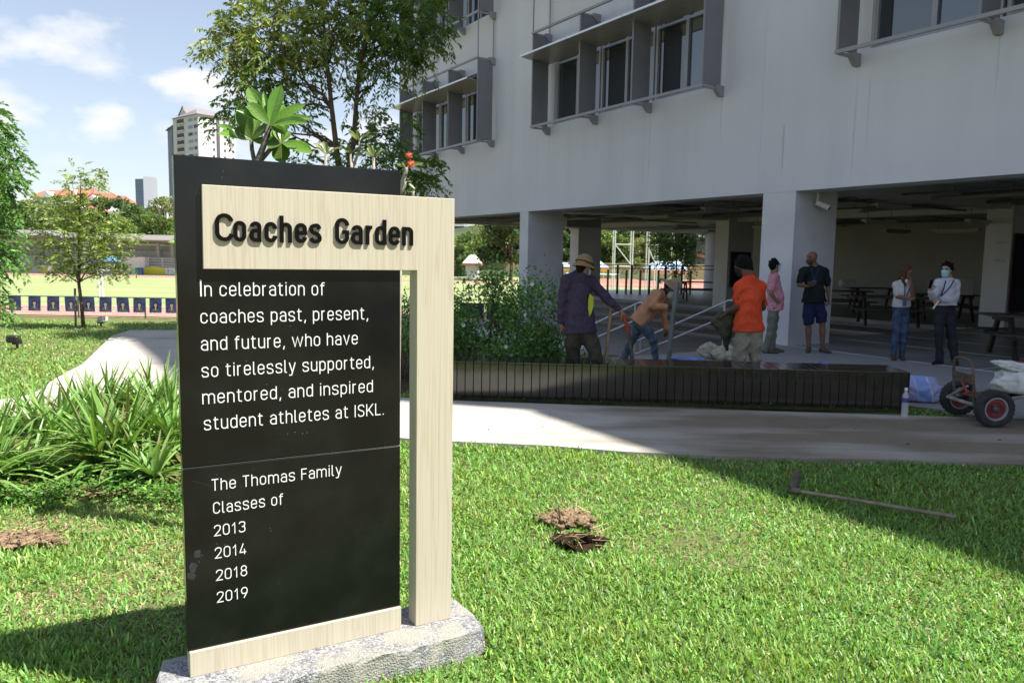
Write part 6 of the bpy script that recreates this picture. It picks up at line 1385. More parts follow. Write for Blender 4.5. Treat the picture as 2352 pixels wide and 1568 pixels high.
# ---- frangipani plants behind the sign
def big_leaf(base, d, up, L, W, bend=.35, fold=.25, n=9, R=rng, twist=0.0):
    """one broad leaf as a grid of faces -> quads and quads of its midrib"""
    d = nrm(d); sd = nrm(np.cross(d, up)); nv = np.cross(sd, d); Q = []; rows = []; rib = []
    for k in range(n+1):
        t = k/n; ang = bend*t; c = base + d*L*t*math.cos(ang*.6) - Zv*L*bend*t*t*.5; wv = W*.48*(math.sin(math.pi*t**1.12)**.72*(.80+.30*t) if 0 < t < 1 else (.04 if t == 0 else .0))
        if t < .12: wv = W*.035+W*.2*(t/.12)*.5
        s2 = sd*math.cos(twist*t)+nv*math.sin(twist*t); n2 = nrm(np.cross(s2, d)); wav = .02*L*math.sin(9*t+R.uniform(0, .4))
        rows.append([c-s2*wv+n2*(fold*wv+wav*.4), c-s2*wv*.5+n2*fold*wv*.30, c, c+s2*wv*.5+n2*fold*wv*.30, c+s2*wv+n2*(fold*wv-wav*.4)]); rib.append((c+n2*.0016, s2, n2))
    for k in range(n):
        for j in range(4): Q.append([rows[k][j], rows[k][j+1], rows[k+1][j+1], rows[k+1][j]])
    RQ = [[rib[k][0]-rib[k][1]*.0028, rib[k][0]+rib[k][1]*.0028, rib[k+1][0]+rib[k+1][1]*.0022, rib[k+1][0]-rib[k+1][1]*.0022] for k in range(n)]
    RQ2 = [[a-(rib[k][2])*.0032 for a in q] for k, q in enumerate(RQ)]
    for k in range(1, n-1):
        for sg, j in ((-1, 0), (1, 4)):
            a, e = rows[k][2]+rib[k][2]*.0014, rows[k+1][j]*.92+rows[k+1][2]*.08+rib[k][2]*.0014; vv = d*.0011; RQ2.append([a-vv, a+vv, e+vv*.4, e-vv*.4]); a2, e2 = a-rib[k][2]*.0028, e-rib[k][2]*.0028; RQ2.append([a2-vv, a2+vv, e2+vv*.4, e2-vv*.4])
    return Q, RQ+RQ2
def leaf_object(name, leaves, parent, tint, R, rib=(.20, .24, .07)):
    Q, C = [], []
    for lf in leaves:
        q, r = big_leaf(*lf[0], R=R, **lf[1]); t = np.array(tint)*math.exp(R.normal(0, .16))*(lf[2] if len(lf) > 2 else 1); Q += q; C += [np.clip(t*math.exp(R.normal(0, .03)), 0, 1) for _ in q]; Q += r; C += [np.array(rib)]*len(r)
    o = arr_mesh(name, np.array(Q), M_leafd, parent, np.array(C)); return o
M_fstem = mat('frangipani_stem', (.12, .105, .085), rough=.85, var=.45, vs=40, bump=.4, bs=60); M_fstem2 = mat('pale_frangipani_stem', (.30, .27, .21), rough=.8, var=.2, vs=30)
R = np.random.default_rng(31); YF = 4.25
def zf(x, y, Y): return AT((780+x*.2423)*.57422, (300+y*.2423)*.57422, Y)
fr = np.array([AT(600, 700, YF)[0], YF, 0.0]); fra = thing('frangipani', 'large leaved frangipani sprouting above the left half of the sign', 'plant', fr)
mb = MB(); c1, c2, c3 = zf(1235, 840, YF), zf(930, 1080, YF+.1), zf(1420, 1120, YF+.15); j0 = fr+Zv*.75
mb.tube([fr, fr+Zv*.4, j0], [.035, .032, .028], 8); mb.tube([j0, zf(1000, 1500, YF), zf(1130, 1180, YF), c1], [.024, .020, .017, .015], 8); mb.tube([j0, zf(985, 1450, YF+.1), zf(940, 1230, YF+.1), c2], [.02, .013, .012, .011], 8); mb.tube([j0, zf(1060, 1450, YF+.15), zf(1240, 1230, YF+.15), c3], [.02, .015, .014, .013], 8)
mb.build('stem', M_fstem, fra, smooth=True)
def lf(c, tip, W, dY=0.0, bend=.25, fold=.3, b=1.0, Y0=YF, up=None):
    p = zf(tip[0], tip[1], Y0+dY); d = p-c; L = np.linalg.norm(d); return ((c, d/L, (0, -.72, .62) if up is None else up, L*1.02, W), dict(bend=bend, fold=fold), b)
LV = [lf(c1, (1420, 150), .095, .02, .08, .25, 1.15), lf(c1, (880, 170), .09, .10, .1, .5, .95), lf(c1, (1130, 270), .035, .05, .05, .8, 1.2), lf(c1, (860, 410), .085, -.06, .2, .3, .95), lf(c1, (1810, 420), .085, .04, .2, .3, 1), lf(c1, (1850, 735), .075, -.08, .15, .55, 1.25), lf(c1, (1930, 650), .075, .10, .2, .45, .8), lf(c1, (690, 530), .05, -.08, .2, .6, 1.1), lf(c1, (1470, 470), .06, .10, .1, .4, .9), lf(c1, (1310, 800), .03, -.1, .1, .4, 1.4), lf(c1, (1480, 930), .055, -.03, .3, .3, .7), lf(c1, (1010, 900), .075, .05, .3, .3, .7),
      lf(c2, (740, 450), .095, -.02, .1, .25, .75, YF+.1), lf(c2, (620, 870), .10, -.05, .2, .2, .65, YF+.1), lf(c2, (360, 750), .05, .05, .2, .5, 1.3, YF+.1), lf(c2, (360, 900), .06, -.05, .25, .4, 1.25, YF+.1), lf(c2, (1060, 640), .07, .08, .1, .4, .9, YF+.1), lf(c2, (1200, 830), .08, -.02, .2, .25, .7, YF+.1), lf(c2, (670, 610), .05, .10, .1, .3, .55, YF+.1), lf(c2, (1400, 1110), .085, -.08, .15, .3, .8, YF+.1),
      lf(c3, (1940, 1210), .095, -.03, .25, .25, .9, YF+.15), lf(c3, (1560, 930), .07, .05, .1, .4, 1.2, YF+.15), lf(c3, (1430, 1420), .11, -.03, .2, .2, .75, YF+.15), lf(c3, (1660, 1215), .07, .1, .2, .3, .8, YF+.15), lf(c3, (1330, 870), .05, .05, .1, .5, 1, YF+.15), lf(c3, (1200, 1190), .08, -.06, .2, .3, .9, YF+.15), lf(c3, (1500, 650), .07, .08, .1, .4, .8, YF+.15), lf(c3, (1260, 900), .05, .05, .1, .4, .9, YF+.15)]
leaf_object('leaves', LV, fra, (.115, .26, .030), R)
# lower leaves of the same plant, peeping out at the left of the sign
fl = np.array([AT(372, 700, 4.4)[0]+.12, 4.4, 0]); fra2 = thing('frangipani', 'low frangipani whose leaves peep out left of the black panel', 'plant', fl); mb = MB(); tp = AT(455, 560, 4.4); mb.tube([fl, tp], [.02, .014], 7); mb.build('stem', M_fstem, fra2, smooth=True)
LV = [((tp, AT(378, 500, 4.35)-tp, (0, -.7, .6), .155, .05), dict(bend=.2, fold=.5), 1.2), ((tp, AT(377, 545, 4.3)-tp, (0, -.7, .6), .165, .06), dict(bend=.3, fold=.4), .8), ((tp, np.array([.5, .3, .6]), (0, -.7, .6), .15, .06), dict(bend=.2, fold=.4), 1)]
leaf_object('leaves', LV, fra2, (.12, .26, .03), R)
# flowering frangipani at the right end of the panel and the small shoots between
def zh(x, y, Y): return AT((1550+x*.2232)*.57422, (550+y*.2232)*.57422, Y)
YH = 4.1; fb = np.array([AT(905, 700, YH)[0], YH, 0]); ff = thing('flowering_frangipani', 'frangipani with two orange red flowers at the right end of the black panel', 'plant', fb); mb = MB()
j1 = zh(225, 940, YH); mb.tube([fb, fb*.4+j1*.6, j1-Zv*.05], [.025, .02, .016], 7); mb.tube([j1-Zv*.05, zh(285, 760, YH), zh(340, 590, YH), zh(330, 540, YH)], [.014, .012, .012, .010], 7); mb.tube([j1-Zv*.05, zh(260, 920, YH), zh(310, 860, YH), zh(320, 790, YH)], [.013, .013, .012, .010], 7); mb.tube([j1-Zv*.2, zh(455, 1040, YH), zh(470, 960, YH)], [.012, .008, .006], 6); mb.build('stem', M_fstem2, ff, smooth=True)
k1, k2, k3 = zh(325, 545, YH), zh(320, 790, YH), zh(455, 985, YH)
def lh(c, tip, W, b=1, **k): p = zh(tip[0], tip[1], YH+k.pop('dY', 0)); d = p-c; L = np.linalg.norm(d); return ((c, d/L, (0, -.7, .6), L, W), dict(bend=k.get('bend', .2), fold=k.get('fold', .4)), b)
leaf_object('leaves', [lh(k1, (160, 455), .022, 1.2), lh(k1, (270, 430), .022, 1), lh(k1, (640, 430), .032, 1.1), lh(k1, (380, 560), .02, .8), lh(k2, (420, 780), .02, 1.4), lh(k2, (500, 880), .022, 1.2, bend=.5), lh(k3, (335, 930), .028, 1.3), lh(k3, (520, 870), .012, .9), lh(k3, (420, 960), .02, 1.1)], ff, (.10, .17, .025), R)
M_fpetal = leaf_mat('frangipani_petal', trans=.3, tcol=(1.2, .9, .8))
for (cx_, cy_, rr_) in ((385, 315, 68), (415, 465, 76)):
    Q, C = [], []
    c = zh(cx_, cy_, YH-.03); r = rr_*.2232*.57422*YH/FOC*1.05; ux, uz = RT, UP
    for k in range(5):
        an = math.radians(90+72*k+12); d = nrm(ux*math.cos(an)+uz*math.sin(an)-FW*.45); s_ = nrm(np.cross(d, FW)); W_ = r*.36
        rows = [(0, .12), (.3, .8), (.6, 1.0), (.85, .75), (1.0, .15)]
        for i in range(4):
            (t0, w0), (t1, w1) = rows[i], rows[i+1]; e0, e1 = c+d*r*t0+FW*.01*t0*t0, c+d*r*t1+FW*.02*t1*t1; tw = FW*.006
            Q.append([e0-s_*W_*w0-tw, e0+s_*W_*w0+tw, e1+s_*W_*w1+tw, e1-s_*W_*w1-tw]); C.append(np.array([(.85, .42, .08), (.75, .22, .10), (.72, .13, .11), (.70, .16, .16)][i]))
    arr_mesh('flower', np.array(Q), M_fpetal, ff, np.array(C))
for n_, (xs_, lab) in enumerate((((1860, 880), 'small frangipani shoot with three leaves, above the sign centre'), ((2000, 880), 'taller thin frangipani shoot right of the sign centre'), ((2130, 900), 'frangipani shoot with yellowish leaves near the flowering one'))):
    tip = AT((xs_[0]*.7015)*.57422, (xs_[1]*.7015)*.57422, 4.3); b0 = np.array([tip[0]+.05, 4.3, 0]); sh_ = thing('frangipani_shoot', lab, 'plant', b0, 0, 'frangipani shoots behind the sign'); mb = MB(); mb.tube(wig(b0, tip, 5, .02, R), [.014, .012, .011, .010, .009, .008], 7)
    if n_ == 1: t2 = AT(1648*.57422*.7015/.7015*.86, 835*.7015*.57422, 4.3); t2 = AT(2050*.7015*.57422, 810*.7015*.57422, 4.3); mb.tube([tip-Zv*.10, t2-Zv*.04, t2], [.008, .008, .006], 6); tips = [tip, t2]
    else: tips = [tip]
    mb.build('stem', M_fstem2, sh_, smooth=True); LV = []
    for tp in tips:
        for k in range(6): an = R.uniform(0, 6.28); LV.append(((tp, np.array([math.cos(an), math.sin(an)*.6, R.uniform(.5, 1.3)]), (0, -.5, .8), R.uniform(.07, .11), R.uniform(.022, .034)), dict(bend=.4, fold=.4), R.uniform(.8, 1.4)))
    leaf_object('leaves', LV, sh_, (.105, .155, .03), R)

# ---- strap leaved pandan clumps in the left bed
def pandan(base, n, L, lab, tilt=1.0, seed=0):
    R = np.random.default_rng(seed); t = thing('pandan_clump', lab, 'plant', base, 0, 'pandan clumps in the left bed'); Q, C = [], []
    nh = max(1, n//26)
    for hnum in range(nh):
        off = np.array([R.normal(0, .10), R.normal(0, .08), R.uniform(.03, .12)]) if nh > 1 else np.array([0, 0, .06])
        for k in range(n//nh):
            an = R.uniform(0, 2*math.pi); el = math.radians(R.uniform(6, 74))*tilt; Ln = L*R.uniform(.6, 1.1)*(.85+.25*math.sin(el)); W = R.uniform(.025, .039); d = np.array([math.cos(an)*math.cos(el), math.sin(an)*math.cos(el), math.sin(el)]); sd = nrm(np.cross(d, Zv)); dr = R.uniform(.25, 1.0)*math.cos(el)+.12
            b0 = base+off+np.array([math.cos(an), math.sin(an), 0])*.025; rows = []
            m = 7
            for i in range(m+1):
                u = i/m; c = b0 + d*Ln*u - Zv*Ln*dr*u*u*.6; wv = W*.5*(1-.15*u)*(1 if u < .55 else max(.02, (1-u)/.45)**.8); nv = nrm(np.cross(sd, d))
                rows.append((c-sd*wv+nv*wv*.55, c, c+sd*wv+nv*wv*.55))
            tc_ = np.array((.165, .31, .07) if R.random() > .3 else (.26, .38, .13))*math.exp(R.normal(0, .25))
            if R.random() < .07: tc_ = np.array((.22, .19, .08))
            for i in range(m):
                for j in (0, 1): Q.append([rows[i][j], rows[i][j+1], rows[i+1][j+1], rows[i+1][j]]); C.append(np.clip(tc_*(1.0 if i > 1 else .9)*math.exp(R.normal(0, .02)), 0, 1))
    arr_mesh('leaves', np.array(Q), M_strap, t, np.array(C))
    mb = MB()
    for k in range(7): an = R.uniform(0, 6.28); mb.tube([base+np.array([math.cos(an)*.06, math.sin(an)*.06, -.02]), base+np.array([math.cos(an)*.03, math.sin(an)*.03, .12])], [.014, .018], 5)
    mb.build('root', M_barkg, t)
PD = [(275, 1085, 96, .66, 'large pandan clump nearest the sign, in front of the path'), (120, 1035, 64, .56, 'spiky pandan clump left of the large one by the path'), (-10, 1120, 60, .56, 'pandan clump cut by the left edge of the picture'), (235, 985, 64, .56, 'pandan clump rising behind the largest one'), (335, 975, 60, .58, 'upright pandan clump at the back, in front of the path bend'), (395, 1065, 56, .55, 'pandan clump half hidden by the black panel'), (390, 1000, 52, .58, 'rear pandan clump beside the panel edge'), (95, 1100, 26, .36, 'small young pandan at the front of the bed'), (330, 1120, 26, .36, 'small pandan at the foot of the large clump, nearest the panel'), (180, 1000, 40, .46, 'narrow pandan clump against the pale path'), (40, 1010, 40, .45, 'pandan clump on the left bordering the pale path')]
for k, (px, py, n_, L_, lab) in enumerate(PD): pandan(G(px, py, .0), int(n_*2.7), L_*1.2, lab, 1.0, 40+k)
# low ground cover along the front of the bed
R = np.random.default_rng(33); n_ = 2600; px = R.uniform(-60, 430, n_); py = 1132+R.normal(0, 13, n_)+10*np.sin(px*.02); base = np.array([G(a, b_, .02) for a, b_ in zip(px, py)]); base[:, 2] += R.uniform(0, .075, n_)
d = vn(np.stack([R.normal(0, 1, n_), R.normal(0, 1, n_), R.uniform(-.1, .7, n_)], -1)); sd = vn(np.cross(d, Zv+R.normal(0, .3, (n_, 3)))); L_ = R.uniform(.018, .038, (n_, 1))
Q = np.stack([base, base+d*L_*.5+sd*L_*.36, base+d*L_, base+d*L_*.5-sd*L_*.36], 1); o = arr_mesh('ground_cover', Q, M_leaf, None, tints(n_, (.12, .26, .05), .3, .15, R)); tag(o, 'low leafy ground cover along the front of the pandan bed', 'ground cover', kind='stuff')
n_ = 1500; px = R.uniform(-60, 440, n_); py = R.uniform(1030, 1140, n_); base = np.array([G(a, b_, .02) for a, b_ in zip(px, py)]); an = R.uniform(0, 6.28, n_); d = np.stack([np.cos(an), np.sin(an), R.normal(0, .15, n_)], -1); sd = np.stack([-np.sin(an), np.cos(an), R.normal(0, .4, n_)], -1); L_ = R.uniform(.04, .14, (n_, 1)); wv = R.uniform(.004, .010, (n_, 1)); base[:, 2] += R.uniform(0, .03, n_)
M_litter = leaf_mat('dead_leaf_litter', trans=.1, rough=.8, spec=.1); o = arr_mesh('leaf_litter', np.stack([base-sd*wv, base+sd*wv, base+d*L_+sd*wv*.5, base+d*L_-sd*wv*.5], 1), M_litter, None, tints(n_, (.20, .145, .085), .4, .1, R)); tag(o, 'dead strap leaves littering the soil under the pandans', 'leaf litter', kind='stuff')

# ---- gardenia shrubs behind the bench
def shrub(base, rx, ry, rz_, n, lab, seed, flowers=10, name='gardenia_shrub', col=(.115, .235, .06), ll=.055, low=.15):
    R = np.random.default_rng(seed); t = thing(name, lab, 'shrub', base, 0, 'dark shrubs behind the bench'); mb = MB(); tips = []
    for k in range(int(20*rx/.5)):
        an = R.uniform(0, 6.28); rr = R.uniform(.2, 1); e = base+np.array([math.cos(an)*rx*rr, math.sin(an)*ry*rr, rz_*R.uniform(.3, 1.0)*(1-.35*rr*rr)]); mb.tube(wig(base+np.array([math.cos(an)*.12, math.sin(an)*.1, 0]), e, 4, .05, R), [.012, .010, .008, .005, .003], 5, cap=False); tips.append(e)
    mb.build('stem', M_bark, t)
    tips = np.array(tips); m = n; src = tips[R.integers(0, len(tips), m)]; o = src+R.normal(0, 1, (m, 3))*np.array([rx*.20, ry*.20, rz_*.11]); o[:, 2] = np.maximum(o[:, 2], base[2]+low*rz_)
    d = vn(R.normal(0, 1, (m, 3))+np.array([0, 0, .35])); sd = vn(np.cross(d, R.normal(0, 1, (m, 3)))); L_ = ll*R.uniform(.6, 1.25, (m, 1)); arr_mesh('foliage', np.stack([o, o+d*L_*.5+sd*L_*.22, o+d*L_, o+d*L_*.5-sd*L_*.22], 1), M_leaf, t, tints(m, col, .35, .12, R))
    if flowers:
        for k in range(flowers):
            Q = []; c = tips[R.integers(0, len(tips))]+R.normal(0, .05, 3)+np.array([0, -.05, .03])
            for j in range(6): an = j*math.pi/3; dd = np.array([math.cos(an), -.4, math.sin(an)]); s_ = np.array([-math.sin(an), 0, math.cos(an)]); Q.append([c, c+dd*.016+s_*.010, c+dd*.03, c+dd*.016-s_*.010])
            arr_mesh('flower', np.array(Q), M_petal, t, np.full((len(Q), 3), .75))
M_petal = leaf_mat('white_petal', trans=.2, tcol=(1, 1, 1))
def gb(px, Y): p = AT(px, 800, Y); return np.array([p[0], Y, .0])
shrub(gb(1215, 9.6), .52, .45, 1.30, 4600, 'rightmost gardenia shrub, against the first pillar', 51, 3)
shrub(gb(1110, 9.9), .55, .45, 1.36, 4600, 'gardenia shrub with white flowers right of the sign post', 52, 4)
shrub(gb(1015, 10.2), .50, .45, 1.15, 3200, 'gardenia shrub mostly hidden by the sign post', 53, 8)
shrub(gb(925, 10.0), .45, .45, 1.15, 1500, 'thin dark shrub seen through the gap of the sign', 54, 4)
shrub(gb(1275, 9.35), .40, .35, .60, 1500, 'low flowering shrub beside the man in purple', 55, 9, low=.02)
shrub(gb(1150, 9.25), .55, .35, .55, 1900, 'low flowering shrub just behind the bench top', 56, 10, low=.02)
# ================================================================ FAR THINGS: poster fence, goals, stand, tents, hill, towers
M_green = mat('dark_green_rail', (.03, .075, .05), rough=.5); M_whitep = mat('white_goal_post', (.72, .72, .70), rough=.45, var=.04); M_gravel = mat('grey_concrete_stand', (.44, .44, .45), rough=.8, var=.08, vs=.7)
YFn = 34.6
def fz(px, py, Y=YFn): return AT(px, py, Y)
# low fence with graduation portraits
fen = thing('track_fence', 'low green rail fence along the running track carrying a row of portraits', 'fence', (-12, YFn, ZF)); w = MB()
for z_ in (.93, .06): w.tube([(-32, YFn, ZF+z_), (8, YFn, ZF+z_)], .022, 6)
w.build('rail', M_green, fen)
for x in np.arange(-31.5, 8.1, 3.0): w = MB(); w.tube([(x, YFn, ZF-.1), (x, YFn, ZF+.95)], .035, 6); w.build('post', M_green, fen)
M_pnavy = mat('navy_poster', (.030, .042, .115), rough=.45, var=.4, vs=4.5, col2=(.055, .075, .19)); M_gown = mat('grey_black_gown', (.10, .10, .125), rough=.6, var=.5, vs=9); M_pskin = mat('portrait_skin', (.52, .34, .26), rough=.6, var=.08); M_pcap = mat('portrait_cap', (.012, .014, .03), rough=.5); M_pwhite = mat('portrait_white', (.5, .5, .52), rough=.6)
def disc(w, c, rx, rz_, y, n=16, a0=0, a1=2*math.pi): w.slab([c+np.array([rx*math.cos(a0+(a1-a0)*k/n), y, rz_*math.sin(a0+(a1-a0)*k/n)]) for k in range(n+(0 if a1-a0 > 6.2 else 1))], (0, .0015, 0))
PX = [(34, 'dark'), (79, 'dark'), (122, 'brown'), (163, 'dark'), (203, 'black'), (242, 'dark'), (282, 'brown'), (320, 'dark'), (357, 'black'), (394, 'dark')]
ORD = ['first', 'second', 'third', 'fourth', 'fifth', 'sixth', 'seventh', 'eighth', 'ninth', 'tenth']
lh_mat = {'dark': M_black, 'brown': M_brownhair, 'black': M_black}
for k in range(14):
    if k < 10: px, hc_ = PX[k]; c = fz(px, 694, YFn-.05); lab = f'{ORD[k]} portrait banner from the left on the track fence' + ('' if k else ', cut by leaves')
    else: px = (1070, 1098, 1132, 1164)[k-10]; hc_ = 'dark'; c = fz(px, 688, YFn-.05); lab = ['leftmost', 'second', 'third', 'rightmost'][k-10]+' portrait banner seen through the shrubs right of the sign'
    c = np.array([c[0], YFn-.05, ZF+.60]); lean = rng.uniform(-.06, .06)
    t = thing('portrait_banner', lab, 'banner', c-Zv*.34, 0, 'portrait banners on the track fence')
    w = MB(); w.slab([c+np.array([x+lean*z_, 0, z_]) for x, z_ in ((-.275, -.34), (.275, -.34), (.275, .34), (-.275, .34))], (0, .006, 0)); w.build('sheet', M_pnavy, t)
    w = MB(); disc(w, c+Zv*-.34, .21, .24, -.003, 14, 0, math.pi); w.build('gown', M_gown, t)
    w = MB(); disc(w, c+Zv*.02, .105 if hc_ != 'dark' else .085, .125 if hc_ != 'dark' else .10, -.0045)
    if hc_ != 'dark': disc(w, c+Zv*-.08, .115, .10, -.0048)
    w.build('hair', lh_mat[hc_], t)
    w = MB(); disc(w, c+Zv*.005, .068, .088, -.0065); disc(w, c+Zv*-.09, .035, .05, -.0062); w.build('face', M_pskin, t)
    w = MB(); w.slab([c+np.array([x, -.0085, z_]) for x, z_ in ((-.12, .10), (.0, .075), (.12, .10), (.0, .135))], (0, .0012, 0)); w.build('cap', M_pcap, t)
    w = MB(); w.slab([c+np.array([x, -.0075, z_]) for x, z_ in ((-.04, -.12), (.04, -.12), (0, -.24))], (0, .001, 0)); w.build('collar', M_pwhite, t)
# goals
def goal(xl, Y, wd, ht, dp, lab, rz):
    t = thing('football_goal', lab, 'goal', (xl, Y, ZF), rz, 'football goals on the field'); 
    def pt(a, b_, c_): v = Matrix.Rotation(rz, 3, 'Z') @ Vector((a, b_, c_)); return np.array([xl+v.x, Y+v.y, ZF+c_])
    w = MB(); w.tube([pt(-wd/2, 0, 0), pt(-wd/2, 0, ht), pt(wd/2, 0, ht), pt(wd/2, 0, 0)], .055, 8); w.build('goal_frame', M_whitep, t)
    w = MB()
    for sg in (-1, 1): w.tube([pt(sg*wd/2, 0, ht), pt(sg*wd/2, dp*.35, ht), pt(sg*wd/2, dp, .04), pt(sg*wd/2, 0, .04)], .035, 6)
    w.tube([pt(-wd/2, dp, .04), pt(wd/2, dp, .04)], .035, 6); w.build('net_support', M_whitep, t)
    for o in t.children: o.location = o.location
    return t
_t = AT(229, 660, 44.2); goal(_t[0], 44.6, 3.0, 1.85, 1.0, 'white football goal seen edge on behind the portraits', 0) if False else None
t = thing('football_goal', 'white football goal seen edge on behind the portraits', 'goal', (_t[0], 44.2, ZF), 0, 'football goals on the field')
def gp(px, py, Y): return AT(px, py, Y)
for (Y, nm) in ((44.0, 'goal_post'),):
    w = MB(); dx_ = (Y-44)*-.30; a = gp(226, 622, 44.0); w.tube([np.array([a[0]+dx_, Y, ZF]), np.array([a[0]+dx_, Y, a[2]])], .06, 8); w.build(nm, M_whitep, t)
w = MB(); a = gp(226, 622, 44.0); w.tube([np.array([a[0], 44.0, a[2]]), np.array([a[0]-.78, 46.6, a[2]])], .06, 8); w.build('crossbar', M_whitep, t)
for Y in (44.0,): w = MB(); w.tube([np.array([a[0]-(Y-44)*.3, Y, a[2]]), np.array([a[0]-(Y-44)*.3+.18, Y, a[2]-.1]), np.array([gp(238, 690, 44.0)[0]-(Y-44)*.3, Y, ZF])], .05, 8); w.build('brace', M_whitep, t)
gx = gp(1365, 640, 62)[0]; t = thing('football_goal', 'white football goal beyond the black and yellow railing', 'goal', (gx, 62, ZF), 0, 'football goals on the field')
w = MB(); x1 = gp(1398, 640, 62)[0]; x0 = gp(1300, 640, 62)[0]; zt = gp(1398, 630, 62)[2]; w.tube([(x0, 62, ZF), (x0, 62, zt), (x1, 62, zt), (x1, 62, ZF)], .065, 8); w.build('goal_frame', M_whitep, t)
w = MB()
for x in (x0, x1): w.tube([(x, 62, zt), (x+.9, 62.8, zt), (x+1.1, 63.6, ZF+.25), (x+.5, 62.4, ZF+.2)], .05, 6)
w.build('net_support', M_whitep, t)
# railing with yellow posts beyond the open floor
M_yel = mat('yellow_post', (.36, .27, .03), rough=.6, var=.2, vs=4); M_blackp = mat('black_post', (.018, .018, .018), rough=.5)
YR = 36.4; rl = thing('deck_railing', 'black railing with yellow posts at the far edge of the open floor', 'railing', (gp(1475, 667, YR)[0], YR, 0)); w = MB()
for py in (606.5, 614.5): w.tube([gp(1285, py-.0, YR), gp(1660, py+5.0, YR)], .022, 6)
w.build('rail', M_blackp, rl)
for zx in (-30, 150, 400, 612, 843, 1018, 1243, 1443, 1648):
    px = (2200+zx*.3188)*.57422; p = gp(px, 660, YR); tz = gp(px, 607+(px-1285)*.0133, YR)[2]
    w = MB(); w.box((p[0], YR, tz/2), (.10, .08, tz), bev=.01); w.build('post', M_blackp, rl)
    w = MB(); w.box((p[0]+.42, YR+.03, tz*.42), (.10, .10, tz*.84), bev=.01); w.build('yellow_post', M_yel, rl)
# scaffold towers by the track
M_scaf = mat('pale_scaffold_tube', (.50, .50, .49), rough=.5, var=.08)
def scaffold(pa, pb, Y, ztop, diag, lab):
    a, b_ = gp(pa, 640, Y)[0], gp(pb, 640, Y)[0]; t = thing('scaffold_tower', lab, 'scaffold', ((a+b_)/2, Y, ZF), 0, 'scaffold towers by the track'); D_ = 1.4
    for x in (a, b_):
        for y in (Y, Y+D_): w = MB(); w.tube([(x, y, ZF), (x, y, ztop)], .07, 6); w.build('upright', M_scaf, t)
    w = MB()
    for z_ in (ZF+2.35, ZF+4.45, ZF+6.6, ZF+8.2):
        if z_ > ztop: break
        for y in (Y, Y+D_): w.tube([(a, y, z_), (b_, y, z_)], .055, 6)
        for x in (a, b_): w.tube([(x, Y, z_), (x, Y+D_, z_)], .055, 6)
    w.build('crossbar', M_scaf, t)
    w = MB()
    for (z0, z1, fl_) in diag: w.tube([(a if fl_ else b_, Y, z0+ZF), (b_ if fl_ else a, Y, z1+ZF)], .05, 6)
    w.build('brace', M_scaf, t)
scaffold(1410, 1451, 75, 8.5, ((4.45, 2.35, True), (6.6, 8.2, True)), 'left pale scaffold tower framed by the columns')
scaffold(1488, 1508, 76, 8.5, ((4.0, 2.35, True), (6.6, 8.0, True)), 'right narrow pale scaffold tower with leaning brace')
for k, px in enumerate((1540, 1568, 1622)): w = MB(); a = gp(px, 640, 84)[0]; w.tube([(a, 84, ZF), (a, 84, 8)], .07, 6); tag(w.build('floodlight_pole', M_scaf), ['pale thin pole right of the scaffold towers', 'pale thin pole just left of the round column', 'pale thin pole right of the round column'][k], 'pole', 'thin pale poles by the track')
# tents
M_tent = mat('pale_blue_canvas', (.42, .58, .76), rough=.8, var=.06); M_tent2 = mat('yellow_valance', (.55, .34, .06), rough=.8); M_tent3 = mat('orange_valance', (.50, .25, .13), rough=.8)
def tent(xl, xr, eave, top, tl, tr, Y, lab, vm):
    a, b_ = gp(xl, eave, Y), gp(xr, eave, Y); c, d = gp(tl, top, Y), gp(tr, top, Y); t = thing('event_tent', lab, 'tent', ((a[0]+b_[0])/2, Y+2, ZF), 0, 'event tents beyond the track'); D_ = 6; zt = c[2]; w = MB()
    P_ = [(a[0], Y, a[2]), (b_[0], Y, a[2]), (b_[0], Y+D_, a[2]), (a[0], Y+D_, a[2]), (c[0], Y+D_/2-1, zt), (d[0], Y+D_/2-1, zt), (d[0], Y+D_/2+1, zt), (c[0], Y+D_/2+1, zt)]
    w.add(P_, [(0, 1, 5, 4), (1, 2, 6, 5), (2, 3, 7, 6), (3, 0, 4, 7), (4, 5, 6, 7)]); w.build('canopy', M_tent, t)
    for y in (Y-.02, Y+D_): w = MB(); w.box(((a[0]+b_[0])/2, y, a[2]-.3), (b_[0]-a[0], .03, .6)); w.build('valance', vm, t)
    for x in (a[0]+.1, b_[0]-.1):
        for y in (Y+.1, Y+D_-.1): w = MB(); w.tube([(x, y, ZF), (x, y, a[2])], .06, 6); w.build('leg', M_scaf, t)
tent(1322, 1399, 613, 590, 1360, 1370, 112, 'pale blue tent with yellow edge behind the man in purple', M_tent2); tent(1490, 1582, 619, 600, 1514, 1570, 114, 'pale blue tent with orange edge left of the round column', M_tent3); tent(1284, 1312, 612, 604, 1290, 1306, 116, 'small pale blue tent seen left of the second pillar', M_tent2)
M_white2 = mat('white_plaster', (.66, .65, .63), rough=.8, var=.04); M_redroof = mat('terracotta_roof', (.34, .13, .085), rough=.85, var=.2, vs=.8); M_dkwin = glass_mat('far_dark_window', (.05, .055, .065), .2)
w = MB(); a, b_ = gp(1062, 604, 105), gp(1104, 604, 105); z0 = a[2]; xm = (a[0]+b_[0])/2
